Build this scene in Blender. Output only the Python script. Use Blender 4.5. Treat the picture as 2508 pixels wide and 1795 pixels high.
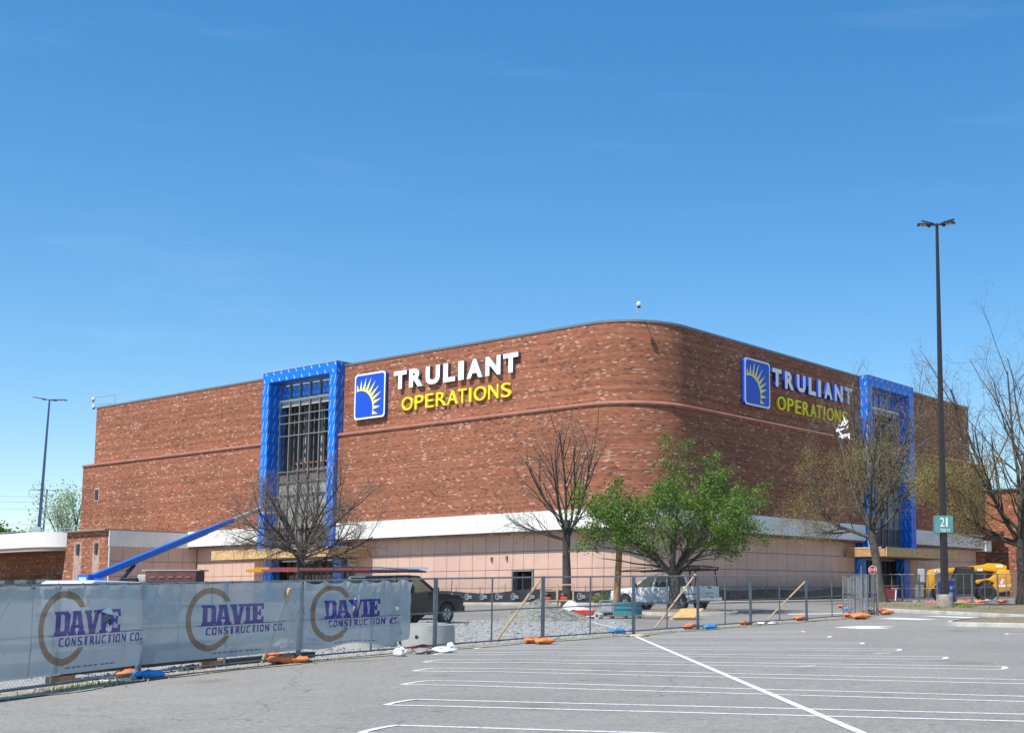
import bpy, bmesh, math, random
import numpy as np
from mathutils import Vector, Matrix

for o in list(bpy.data.objects):
    bpy.data.objects.remove(o, do_unlink=True)
SC = bpy.context.scene
COL = SC.collection

# ------------------------------------------------------------------ camera
FPX, CX, CY, IW, IH = 3028.0, 1830.0, 1133.0, 2508.0, 1795.0   # focal length and principal point of the cropped photo
PITCH, ROLL, YAW = 0.10717, -0.005576, 0.6031
CAMZ = 1.86
_cp, _sp = math.cos(PITCH), math.sin(PITCH)
FW = np.array([0, _cp, _sp]); _up = np.array([0, -_sp, _cp]); _rt = np.array([1.0, 0, 0])
R2 = math.cos(ROLL) * _rt + math.sin(ROLL) * _up
U2 = -math.sin(ROLL) * _rt + math.cos(ROLL) * _up
cam_d = bpy.data.cameras.new('camera'); cam = bpy.data.objects.new('camera', cam_d); COL.objects.link(cam)
cam_d.sensor_width = 36.0; cam_d.lens = 36.0 * FPX / IW
cam_d.shift_x = (IW / 2 - CX) / IW; cam_d.shift_y = (CY - IH / 2) / IW
cam_d.clip_start = 0.1; cam_d.clip_end = 3000
cam.matrix_world = Matrix(((R2[0], U2[0], -FW[0], 0), (R2[1], U2[1], -FW[1], 0), (R2[2], U2[2], -FW[2], CAMZ), (0, 0, 0, 1)))
SC.camera = cam

# ------------------------------------------------------------------ sun, sky, exposure
A = np.array([-math.cos(YAW), math.sin(YAW), 0.0])    # along the sunlit facade, away from the corner
B = np.array([math.sin(YAW), math.cos(YAW), 0.0])     # along the shaded facade, away from the corner
NL, NR = -B, -A
SUN_EL, SUN_OFF = math.radians(57), math.radians(0.7)
_sh = math.cos(SUN_OFF) * NL + math.sin(SUN_OFF) * A
SUN = np.array([_sh[0] * math.cos(SUN_EL), _sh[1] * math.cos(SUN_EL), math.sin(SUN_EL)])
sd = bpy.data.lights.new('sun', 'SUN'); sd.energy = 4.9; sd.angle = math.radians(0.53); sd.color = (1.0, 0.95, 0.88)
so = bpy.data.objects.new('sun', sd); COL.objects.link(so); so.location = (-40, -30, 60)
so.rotation_euler = Vector(SUN).to_track_quat('Z', 'Y').to_euler()
W = bpy.data.worlds.new('World'); SC.world = W; W.use_nodes = True
wn = W.node_tree.nodes; wl = W.node_tree.links
for n in list(wn): wn.remove(n)
sky = wn.new('ShaderNodeTexSky'); sky.sky_type = 'NISHITA'; sky.sun_disc = False
sky.sun_elevation = SUN_EL; sky.sun_rotation = math.atan2(SUN[0], SUN[1])
sky.altitude = 300; sky.air_density = 1.0; sky.dust_density = 0.0; sky.ozone_density = 3.0
bg = wn.new('ShaderNodeBackground'); bg.inputs['Strength'].default_value = 0.15
hs = wn.new('ShaderNodeHueSaturation'); hs.inputs['Saturation'].default_value = 1.52; hs.inputs['Value'].default_value = 1.36
gm = wn.new('ShaderNodeGamma'); gm.inputs['Gamma'].default_value = 0.76
wo = wn.new('ShaderNodeOutputWorld')
wl.new(sky.outputs[0], gm.inputs['Color']); wl.new(gm.outputs[0], hs.inputs['Color']); 
# faint high cirrus drawn out along the wind
stc = wn.new('ShaderNodeTexCoord'); smp = wn.new('ShaderNodeMapping'); smp.inputs['Scale'].default_value = (1.6, 5.0, 16.0); smp.inputs['Rotation'].default_value = (0.1, 0.22, 0.5)
sno = wn.new('ShaderNodeTexNoise'); sno.inputs['Scale'].default_value = 1.3; sno.inputs['Detail'].default_value = 7; sno.inputs['Roughness'].default_value = 0.62
srm = wn.new('ShaderNodeMapRange'); srm.inputs['From Min'].default_value = 0.56; srm.inputs['From Max'].default_value = 0.82; srm.inputs['To Max'].default_value = 0.06
smx = wn.new('ShaderNodeMix'); smx.data_type = 'RGBA'; smx.inputs[7].default_value = (6.2, 6.6, 7.0, 1)
wl.new(stc.outputs['Generated'], smp.inputs[0]); wl.new(smp.outputs[0], sno.inputs['Vector']); wl.new(sno.outputs['Fac'], srm.inputs['Value']); wl.new(srm.outputs[0], smx.inputs[0]); wl.new(hs.outputs[0], smx.inputs[6]); wl.new(smx.outputs[2], bg.inputs[0]); wl.new(bg.outputs[0], wo.inputs[0])
SC.view_settings.view_transform = 'Standard'; SC.view_settings.look = 'None'
SC.view_settings.exposure = 0.3; SC.view_settings.gamma = 1.0
SC.view_settings.use_curve_mapping = False
SC.render.engine = 'CYCLES'
SC.cycles.max_bounces = 6; SC.cycles.transparent_max_bounces = 12

# ------------------------------------------------------------------ small maths
def sstep(a, b, x):
    t = min(1.0, max(0.0, (x - a) / (b - a))); return t * t * (3 - 2 * t)
def G(x, y):
    """height of the sloping lot"""
    yy = min(y, 140.0)
    return 0.0167 * yy - 0.012 * max(0.0, -x - 5.0) * min(1.0, max(0.0, (45.0 - y) / 20.0)) * min(1.0, max(0.0, (y + 20) / 20.0)) * (1 if x > -60 else 0) 
def ray(px, py):
    d = (px - CX) / FPX * R2 - (py - CY) / FPX * U2 + FW
    return d
def at(px, py, y):
    """world point seen at a photo pixel, y metres ahead"""
    r = ray(px, py); t = y / r[1]
    return np.array([r[0] * t, y, CAMZ + r[2] * t])
def gp(px, py):
    """ground point under a photo pixel"""
    r = ray(px, py); y = 40.0
    for _ in range(60):
        p = at(px, py, y)
        g = G(p[0], y)
        y2 = (CAMZ - g) / max(1e-6, -(r[2] / r[1]))
        y = 0.6 * y + 0.4 * y2
    p = at(px, py, y); p[2] = G(p[0], p[1]); return p
def gx(px, y):
    """ground point at photo column px, y metres ahead"""
    p = at(px, 1460, y); return np.array([p[0], y, G(p[0], y)])
def V3(*a): return np.array(a, float)

# ------------------------------------------------------------------ materials
MATS = {}
def nd(nt, t, **kw):
    n = nt.nodes.new(t)
    for k, v in kw.items():
        setattr(n, k, v)
    return n
def new_mat(name):
    m = bpy.data.materials.new(name); m.use_nodes = True
    nt = m.node_tree; nt.nodes.clear()
    out = nd(nt, 'ShaderNodeOutputMaterial'); b = nd(nt, 'ShaderNodeBsdfPrincipled')
    nt.links.new(b.outputs[0], out.inputs[0]); MATS[name] = m
    return m, nt, b, out
def M(name, rgb, rough=0.7, metal=0.0, var=0.12, scale=4.0, bump=0.0, bscale=40.0, spec=0.4, coat=0.0, trans=0.0, dirt=None, dirt_amt=0.4, world=False, streak=0.0):
    """a surface of one base colour with uneven tone, optional stains and fine relief"""
    if name in MATS: return MATS[name]
    m, nt, b, out = new_mat(name); L = nt.links.new
    tc = nd(nt, 'ShaderNodeTexCoord'); n1 = nd(nt, 'ShaderNodeTexNoise'); n1.inputs['Scale'].default_value = scale; n1.inputs['Detail'].default_value = 6
    if world: geo = nd(nt, 'ShaderNodeNewGeometry'); CO = geo.outputs['Position']
    else: CO = tc.outputs['Object']
    L(CO, n1.inputs['Vector'])
    mp = nd(nt, 'ShaderNodeMapRange'); mp.inputs['From Min'].default_value = 0.3; mp.inputs['From Max'].default_value = 0.7
    mp.inputs['To Min'].default_value = 1 - var; mp.inputs['To Max'].default_value = 1 + var
    L(n1.outputs['Fac'], mp.inputs['Value'])
    vm = nd(nt, 'ShaderNodeVectorMath', operation='SCALE'); vm.inputs[0].default_value = rgb; L(mp.outputs[0], vm.inputs['Scale'])
    col = vm.outputs[0]
    if dirt:
        n2 = nd(nt, 'ShaderNodeTexNoise'); n2.inputs['Scale'].default_value = scale * 0.35; n2.inputs['Detail'].default_value = 8; n2.inputs['Roughness'].default_value = 0.7
        L(CO, n2.inputs['Vector'])
        cr = nd(nt, 'ShaderNodeMapRange'); cr.inputs['From Min'].default_value = 0.45; cr.inputs['From Max'].default_value = 0.75; cr.inputs['To Max'].default_value = dirt_amt
        L(n2.outputs['Fac'], cr.inputs['Value'])
        mx = nd(nt, 'ShaderNodeMix', data_type='RGBA'); L(cr.outputs[0], mx.inputs[0]); L(col, mx.inputs[6]); mx.inputs[7].default_value = (*dirt, 1)
        col = mx.outputs[2]
    if streak:
        ms = nd(nt, 'ShaderNodeMapping'); ms.inputs['Scale'].default_value = (2.6, 2.6, 0.22); L(CO, ms.inputs[0]); n4 = nd(nt, 'ShaderNodeTexNoise'); n4.inputs['Scale'].default_value = 1.5; n4.inputs['Detail'].default_value = 7; n4.inputs['Roughness'].default_value = 0.7; L(ms.outputs[0], n4.inputs['Vector'])
        r4 = nd(nt, 'ShaderNodeMapRange'); r4.inputs['From Min'].default_value = 0.35; r4.inputs['From Max'].default_value = 0.7; r4.inputs['To Min'].default_value = 1.0 + streak * .4; r4.inputs['To Max'].default_value = 1.0 - streak; L(n4.outputs['Fac'], r4.inputs['Value'])
        v4 = nd(nt, 'ShaderNodeVectorMath', operation='SCALE'); L(col, v4.inputs[0]); L(r4.outputs[0], v4.inputs['Scale']); col = v4.outputs[0]
    L(col, b.inputs['Base Color'])
    b.inputs['Roughness'].default_value = rough; b.inputs['Metallic'].default_value = metal
    b.inputs['Specular IOR Level'].default_value = spec
    if coat: b.inputs['Coat Weight'].default_value = coat; b.inputs['Coat Roughness'].default_value = 0.08
    if trans: b.inputs['Transmission Weight'].default_value = trans
    if bump:
        n3 = nd(nt, 'ShaderNodeTexNoise'); n3.inputs['Scale'].default_value = bscale; n3.inputs['Detail'].default_value = 4
        L(CO, n3.inputs['Vector'])
        bp = nd(nt, 'ShaderNodeBump'); bp.inputs['Strength'].default_value = bump; bp.inputs['Distance'].default_value = 0.02
        L(n3.outputs['Fac'], bp.inputs['Height']); L(bp.outputs[0], b.inputs['Normal'])
    return m

def brick_mat(name, base=(0.30, 0.112, 0.062), stain=None):
    """oversize bricks 0.30 x 0.10 m, each with its own tone; pale and charred ones in drifts"""
    m, nt, b, out = new_mat(name); L = nt.links.new
    uv = nd(nt, 'ShaderNodeUVMap'); sx = nd(nt, 'ShaderNodeSeparateXYZ'); L(uv.outputs[0], sx.inputs[0])
    def math_(op, a, b_=None, c=None):
        n = nd(nt, 'ShaderNodeMath', operation=op)
        for i, v in enumerate((a, b_, c)):
            if v is None: continue
            if isinstance(v, (int, float)): n.inputs[i].default_value = v
            else: L(v, n.inputs[i])
        return n.outputs[0]
    BWID, BH, MO = 0.30, 0.10, 0.011
    rv = math_('DIVIDE', sx.outputs[1], BH); row = math_('FLOOR', rv); fv = math_('FRACT', rv)
    half = math_('MULTIPLY', math_('MODULO', row, 2.0), 0.5)
    ru = math_('ADD', math_('DIVIDE', sx.outputs[0], BWID), half); colm = math_('FLOOR', ru); pcol = math_('FLOOR', math_('MULTIPLY', ru, 0.62)); fu = math_('FRACT', ru)
    cv = nd(nt, 'ShaderNodeCombineXYZ'); L(colm, cv.inputs[0]); L(row, cv.inputs[1])
    wn_ = nd(nt, 'ShaderNodeTexWhiteNoise', noise_dimensions='2D'); L(cv.outputs[0], wn_.inputs['Vector'])
    cv2 = nd(nt, 'ShaderNodeCombineXYZ'); L(math_('ADD', colm, 311.0), cv2.inputs[0]); L(row, cv2.inputs[1])
    wn2 = nd(nt, 'ShaderNodeTexWhiteNoise', noise_dimensions='2D'); L(cv2.outputs[0], wn2.inputs['Vector'])
    # drifts
    drift = nd(nt, 'ShaderNodeTexNoise'); drift.inputs['Scale'].default_value = 0.55; drift.inputs['Detail'].default_value = 4; drift.inputs['Roughness'].default_value = 0.65
    mpv = nd(nt, 'ShaderNodeMapping'); mpv.inputs['Scale'].default_value = (0.8, 2.2, 1); L(uv.outputs[0], mpv.inputs[0]); L(mpv.outputs[0], drift.inputs['Vector'])
    thr = nd(nt, 'ShaderNodeMapRange'); thr.inputs['From Min'].default_value = 0.42; thr.inputs['From Max'].default_value = 0.74; thr.inputs['To Min'].default_value = 0.995; thr.inputs['To Max'].default_value = 0.80
    L(drift.outputs['Fac'], thr.inputs['Value'])
    pale = math_('GREATER_THAN', wn_.outputs['Value'], thr.outputs[0])
    drift2 = nd(nt, 'ShaderNodeTexNoise'); drift2.inputs['Scale'].default_value = 0.35; drift2.inputs['Detail'].default_value = 3
    mp3 = nd(nt, 'ShaderNodeMapping'); mp3.inputs['Location'].default_value = (17, 5, 3); mp3.inputs['Scale'].default_value = (0.7, 1.6, 1); L(uv.outputs[0], mp3.inputs[0]); L(mp3.outputs[0], drift2.inputs['Vector'])
    thr2 = nd(nt, 'ShaderNodeMapRange'); thr2.inputs['From Min'].default_value = 0.4; thr2.inputs['From Max'].default_value = 0.7; thr2.inputs['To Min'].default_value = 0.985; thr2.inputs['To Max'].default_value = 0.84
    L(drift2.outputs['Fac'], thr2.inputs['Value'])
    dark = math_('GREATER_THAN', wn2.outputs['Value'], thr2.outputs[0])
    ramp = nd(nt, 'ShaderNodeValToRGB'); e = ramp.color_ramp.elements
    e[0].position = 0.0; e[0].color = (base[0] * 0.75, base[1] * 0.68, base[2] * 0.7, 1)
    e[1].position = 1.0; e[1].color = (base[0] * 1.25, base[1] * 1.35, base[2] * 1.3, 1)
    e2 = ramp.color_ramp.elements.new(0.5); e2.color = (*base, 1)
    L(wn2.outputs['Color'], ramp.inputs[0])
    def mix(f, a, b_):
        n = nd(nt, 'ShaderNodeMix', data_type='RGBA')
        for i, v in ((0, f), (6, a), (7, b_)):
            if isinstance(v, tuple): n.inputs[i].default_value = v
            elif isinstance(v, (int, float)): n.inputs[i].default_value = v
            else: L(v, n.inputs[i])
        return n.outputs[2]
    c = mix(math_('MULTIPLY', dark, 0.75), ramp.outputs[0], (0.075, 0.04, 0.034, 1))
    c = mix(math_('MULTIPLY', pale, 0.68), c, (0.56, 0.37, 0.275, 1))
    # mortar
    mh = math_('LESS_THAN', fv, MO * 1.3 / BH); mv = math_('LESS_THAN', fu, MO / BWID)
    mort = math_('MAXIMUM', mh, mv)
    c = mix(math_('MULTIPLY', mort, 0.9), c, (0.34, 0.165, 0.11, 1))
    big = nd(nt, 'ShaderNodeTexNoise'); big.inputs['Scale'].default_value = 0.13; big.inputs['Detail'].default_value = 6; L(uv.outputs[0], big.inputs['Vector'])
    bm_ = nd(nt, 'ShaderNodeMapRange'); bm_.inputs['From Min'].default_value = 0.3; bm_.inputs['From Max'].default_value = 0.7; bm_.inputs['To Min'].default_value = 0.88; bm_.inputs['To Max'].default_value = 1.12
    L(big.outputs['Fac'], bm_.inputs['Value'])
    wr = nd(nt, 'ShaderNodeTexWhiteNoise', noise_dimensions='1D'); L(math_('FLOOR', math_('MULTIPLY', row, 1.0)), wr.inputs['W'])
    wr2 = nd(nt, 'ShaderNodeTexNoise'); wr2.inputs['Scale'].default_value = 1.0; wr2.inputs['Detail'].default_value = 3; mpr = nd(nt, 'ShaderNodeMapping'); mpr.inputs['Scale'].default_value = (0.25, 5.0, 1); L(uv.outputs[0], mpr.inputs[0]); L(mpr.outputs[0], wr2.inputs['Vector'])
    rowf = math_('ADD', math_('MULTIPLY', wr.outputs['Value'], 0.34), math_('ADD', math_('MULTIPLY', wr2.outputs['Fac'], 0.5), 0.62))
    vm = nd(nt, 'ShaderNodeVectorMath', operation='SCALE'); L(c, vm.inputs[0]); L(math_('MULTIPLY', bm_.outputs[0], rowf), vm.inputs['Scale'])
    c = vm.outputs[0]
    if stain:   # lime runs below openings: list of (u0,u1,v0,v1)
        tot = None
        st = nd(nt, 'ShaderNodeTexNoise'); st.inputs['Scale'].default_value = 1.0; st.inputs['Detail'].default_value = 6; st.inputs['Roughness'].default_value = 0.7
        ms = nd(nt, 'ShaderNodeMapping'); ms.inputs['Scale'].default_value = (5.5, 0.7, 1); L(uv.outputs[0], ms.inputs[0]); L(ms.outputs[0], st.inputs['Vector'])
        for (u0, u1, v0, v1) in stain:
            def soft(x, a, b_): 
                n = nd(nt, 'ShaderNodeMapRange', interpolation_type='SMOOTHSTEP'); n.inputs['From Min'].default_value = a; n.inputs['From Max'].default_value = b_; L(x, n.inputs['Value']); return n.outputs[0]
            k = math_('MULTIPLY', math_('MULTIPLY', soft(sx.outputs[0], u0 - .12, u0 + .1), soft(sx.outputs[0], u1 + .12, u1 - .1)), math_('MULTIPLY', soft(sx.outputs[1], v0 - .2, v0 + .4), soft(sx.outputs[1], v1 + .08, v1 - .05)))
            tot = k if tot is None else math_('MAXIMUM', tot, k)
        fm = nd(nt, 'ShaderNodeMapRange'); fm.inputs['From Min'].default_value = 0.36; fm.inputs['From Max'].default_value = 0.6; L(st.outputs['Fac'], fm.inputs['Value'])
        c = mix(math_('MULTIPLY', math_('MULTIPLY', tot, fm.outputs[0]), 0.85), c, (0.56, 0.45, 0.40, 1))
    L(c, b.inputs['Base Color']); b.inputs['Roughness'].default_value = 0.85; b.inputs['Specular IOR Level'].default_value = 0.25
    bp = nd(nt, 'ShaderNodeBump'); bp.inputs['Strength'].default_value = 0.7; bp.inputs['Distance'].default_value = 0.012
    hgt = math_('SUBTRACT', math_('MULTIPLY', wn_.outputs['Value'], 0.35), mort); L(hgt, bp.inputs['Height']); L(bp.outputs[0], b.inputs['Normal'])
    return m

# ------------------------------------------------------------------ mesh builder
class MB:
    def __init__(s): s.v = []; s.f = []; s.m = []; s.uv = []
    def add(s, vs, fs, mi=0, uvs=None):
        n = len(s.v); s.v.extend([tuple(float(c) for c in p) for p in vs])
        for k, f in enumerate(fs):
            s.f.append(tuple(n + i for i in f)); s.m.append(mi)
            s.uv.append(uvs[k] if uvs else None)
        return s
    def quad(s, a, b, c, d, mi=0, uv=None): return s.add([a, b, c, d], [(0, 1, 2, 3)], mi, [uv] if uv else None)
    def box(s, c, size, rz=0.0, mi=0, ax=None):
        """box centre c, full sizes; ax = three axis vectors"""
        hx, hy, hz = [q / 2 for q in size]
        if ax is None: ax = (V3(math.cos(rz), math.sin(rz), 0), V3(-math.sin(rz), math.cos(rz), 0), V3(0, 0, 1))
        c = np.array(c, float); X, Y, Z = [np.array(a, float) for a in ax]
        vs = [c + X * hx * i + Y * hy * j + Z * hz * k for k in (-1, 1) for j in (-1, 1) for i in (-1, 1)]
        return s.add(vs, [(0, 2, 3, 1), (4, 5, 7, 6), (0, 1, 5, 4), (1, 3, 7, 5), (3, 2, 6, 7), (2, 0, 4, 6)], mi)
    def bar(s, p, q, w, h, up=(0, 0, 1), mi=0):
        """rectangular bar from p to q, w across, h in the up direction"""
        p = np.array(p, float); q = np.array(q, float); X = q - p; L = np.linalg.norm(X)
        if L < 1e-9: return s
        X /= L; up = np.array(up, float); Y = np.cross(up, X)
        if np.linalg.norm(Y) < 1e-6: Y = np.cross(V3(1, 0, 0), X)
        Y /= np.linalg.norm(Y); Z = np.cross(X, Y)
        return s.box((p + q) / 2, (L, w, h), ax=(X, Y, Z), mi=mi)
    def tube(s, p, q, r0, r1=None, n=8, mi=0, caps=True):
        r1 = r0 if r1 is None else r1
        p = np.array(p, float); q = np.array(q, float); X = q - p; L = np.linalg.norm(X)
        if L < 1e-9: return s
        X /= L; h = V3(0, 0, 1) if abs(X[2]) < 0.9 else V3(1, 0, 0)
        Y = np.cross(h, X); Y /= np.linalg.norm(Y); Z = np.cross(X, Y)
        vs = []
        for c, r in ((p, r0), (q, r1)):
            for i in range(n):
                a = 2 * math.pi * i / n; vs.append(c + (Y * math.cos(a) + Z * math.sin(a)) * r)
        fs = [(i, (i + 1) % n, n + (i + 1) % n, n + i) for i in range(n)]
        if caps: fs += [tuple(range(n - 1, -1, -1)), tuple(range(n, 2 * n))]
        return s.add(vs, fs, mi)
    def path(s, pts, r, n=6, mi=0):
        for a, b in zip(pts[:-1], pts[1:]): s.tube(a, b, r, r, n, mi)
        return s
    def prism(s, poly, org, X, Y, N, d0, d1, mi=0, side_mi=None):
        """extrude a 2d polygon (in X,Y from org) from d0 to d1 along N"""
        org = np.array(org, float); X, Y, N = [np.array(a, float) for a in (X, Y, N)]
        k = len(poly)
        vs = [org + X * x + Y * y + N * d for d in (d0, d1) for x, y in poly]
        s.add(vs, [tuple(range(k - 1, -1, -1)), tuple(range(k, 2 * k))], mi)
        n0 = len(s.v) - 2 * k
        for i in range(k):
            j = (i + 1) % k
            s.f.append((n0 + i, n0 + j, n0 + k + j, n0 + k + i)); s.m.append(mi if side_mi is None else side_mi); s.uv.append(None)
        return s
    def lathe(s, prof, c, n=20, mi=0, axis=(0, 0, 1)):
        """profile of (radius, height) round an axis"""
        c = np.array(c, float); Z = np.array(axis, float); Z /= np.linalg.norm(Z)
        h = V3(0, 0, 1) if abs(Z[2]) < 0.9 else V3(1, 0, 0)
        X = np.cross(h, Z); X /= np.linalg.norm(X); Y = np.cross(Z, X)
        vs = [c + Z * z + (X * math.cos(2 * math.pi * i / n) + Y * math.sin(2 * math.pi * i / n)) * r for r, z in prof for i in range(n)]
        fs = [(k * n + i, k * n + (i + 1) % n, (k + 1) * n + (i + 1) % n, (k + 1) * n + i) for k in range(len(prof) - 1) for i in range(n)]
        return s.add(vs, fs, mi)
    def blob(s, c, size, rng, amp=0.15, nu=10, nv=7, mi=0, ax=None, pw=0.7):
        """lumpy closed pillow shape"""
        if ax is None: ax = (V3(1, 0, 0), V3(0, 1, 0), V3(0, 0, 1))
        X, Y, Z = ax; c = np.array(c, float)
        def sp(v): return math.copysign(abs(v) ** pw, v)
        vs = []
        for j in range(nv + 1):
            t = -math.pi / 2 + math.pi * j / nv
            for i in range(nu):
                p = 2 * math.pi * i / nu; k = 1 + rng.uniform(-amp, amp) if 0 < j < nv else 1
                vs.append(c + X * sp(math.cos(t)) * sp(math.cos(p)) * size[0] / 2 * k + Y * sp(math.cos(t)) * sp(math.sin(p)) * size[1] / 2 * k + Z * sp(math.sin(t)) * size[2] / 2 * k)
        fs = [(j * nu + i, j * nu + (i + 1) % nu, (j + 1) * nu + (i + 1) % nu, (j + 1) * nu + i) for j in range(nv) for i in range(nu)]
        return s.add(vs, fs, mi)
    def mesh(s, name, mats, org=(0, 0, 0), smooth=False, bevel=0.0):
        me = bpy.data.meshes.new(name)
        v = np.array(s.v, float).reshape(-1, 3) - np.array(org, float)
        me.from_pydata([tuple(p) for p in v], [], s.f)
        for m in (mats if isinstance(mats, (list, tuple)) else [mats]): me.materials.append(m)
        if any(s.m): me.polygons.foreach_set('material_index', np.array(s.m, dtype=np.int32))
        if any(u is not None for u in s.uv):
            ul = me.uv_layers.new(name='UVMap'); data = ul.data
            i = 0
            flat = np.zeros(len(me.loops) * 2)
            for f, u in zip(s.f, s.uv):
                for k in range(len(f)):
                    if u is not None: flat[2 * i] = u[k][0]; flat[2 * i + 1] = u[k][1]
                    i += 1
            data.foreach_set('uv', flat)
        if bevel:
            bm = bmesh.new(); bm.from_mesh(me); bmesh.ops.remove_doubles(bm, verts=bm.verts, dist=1e-4)
            bmesh.ops.bevel(bm, geom=[e for e in bm.edges if len(e.link_faces) == 2 and e.calc_face_angle(0) > 0.5], offset=bevel, segments=2, affect='EDGES', profile=0.5, clamp_overlap=True)
            bm.to_mesh(me); bm.free()
        if smooth:
            me.polygons.foreach_set('use_smooth', np.ones(len(me.polygons), dtype=bool))
            if smooth != 'all':
                try: me.set_sharp_from_angle(angle=math.radians(40))
                except Exception: pass
        me.update(); return me
    def build(s, name, mats, parent=None, smooth=False, bevel=0.0, world=False, kind=None):
        org = worg(parent) if (world and parent is not None) else (0, 0, 0)
        o = bpy.data.objects.new(name, s.mesh(name, mats, org, smooth, bevel)); COL.objects.link(o)
        if parent is not None: o.parent = parent
        if kind: o['kind'] = kind
        return o
def worg(o):
    p = np.zeros(3)
    while o is not None: p = p + np.array(o.location); o = o.parent
    return p
def thing(name, label, cat, loc, rz=0.0, group=None):
    o = bpy.data.objects.new(name, None); COL.objects.link(o); o.empty_display_size = 0.3
    o.location = [float(c) for c in loc]; o.rotation_euler = (0, 0, rz); tag(o, label, cat, group); return o
def tag(o, label=None, cat=None, group=None, kind=None):
    if label: o['label'] = label
    if cat: o['category'] = cat
    if group: o['group'] = group
    if kind: o['kind'] = kind
    return o
def inst(name, me, parent, loc, rot=(0, 0, 0), scale=(1, 1, 1)):
    o = bpy.data.objects.new(name, me); COL.objects.link(o); o.parent = parent
    o.location = [float(c) for c in loc]; o.rotation_euler = rot; o.scale = scale; return o
def copy_tree(o, parent=None):
    c = o.copy(); COL.objects.link(c); c.parent = parent
    for ch in o.children: copy_tree(ch, c)
    return c

# ------------------------------------------------------------------ lettering
_GL = {}
def glyph(ch, bold=0.0):
    """flat outline mesh of a character: (verts 2d normalised to 0..1 box, faces, aspect w/h)"""
    k = (ch, bold)
    if k in _GL: return _GL[k]
    cu = bpy.data.curves.new('g', 'FONT'); cu.body = ch; cu.offset = bold; cu.resolution_u = 4
    ob = bpy.data.objects.new('g', cu); COL.objects.link(ob)
    dg = bpy.context.evaluated_depsgraph_get()
    me = bpy.data.meshes.new_from_object(ob.evaluated_get(dg))
    v = np.array([tuple(p.co)[:2] for p in me.vertices]); f = [tuple(p.vertices) for p in me.polygons]
    bpy.data.objects.remove(ob); bpy.data.curves.remove(cu); bpy.data.meshes.remove(me)
    lo = v.min(0); hi = v.max(0); asp = (hi[0] - lo[0]) / (hi[1] - lo[1])
    v = (v - lo) / (hi - lo); _GL[k] = (v, f, asp); return _GL[k]
def solid_glyph(mb, ch, bold, org, X, Y, N, w, h, d, mi=0, side_mi=None):
    v, f, _ = glyph(ch, bold); org = np.array(org, float)
    n = len(v); P = [org + X * (p[0] * w) + Y * (p[1] * h) for p in v]
    side_mi = mi if side_mi is None else side_mi
    # orient
    def area(fc): 
        q = [v[i] for i in fc]; return sum(q[i][0] * q[(i + 1) % len(q)][1] - q[(i + 1) % len(q)][0] * q[i][1] for i in range(len(q)))
    fs = [fc if area(fc) > 0 else fc[::-1] for fc in f]
    mb.add([p + N * d for p in P], fs, mi)
    from collections import Counter
    ec = Counter()
    for fc in fs:
        for i in range(len(fc)): ec[(fc[i], fc[(i + 1) % len(fc)])] += 1
    if d > 0.02:
        mb.add(P, [fc[::-1] for fc in fs], side_mi)
        for (a, b_), c_ in ec.items():
            if (b_, a) not in ec:
                mb.add([P[a], P[b_], P[b_] + N * d, P[a] + N * d], [(0, 1, 2, 3)], side_mi)
for _c in 'TRULIANOPESCD.21MainGJB9':
    glyph(_c, 0.0)
for _c in 'TRULIANSOP':
    glyph(_c, 0.05)

# ================================================================== the lot
def G(x, y):
    """height of the sloping lot: rises away from the camera, levels out at the building, dips at the near left"""
    yy = y if y < 82 else 82 + (min(y, 160) - 82) * 0.2
    return 0.0167 * max(yy, -25) - 0.012 * min(12.0, max(0.0, -x - 5.0)) * sstep(47, 25, y)

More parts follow.
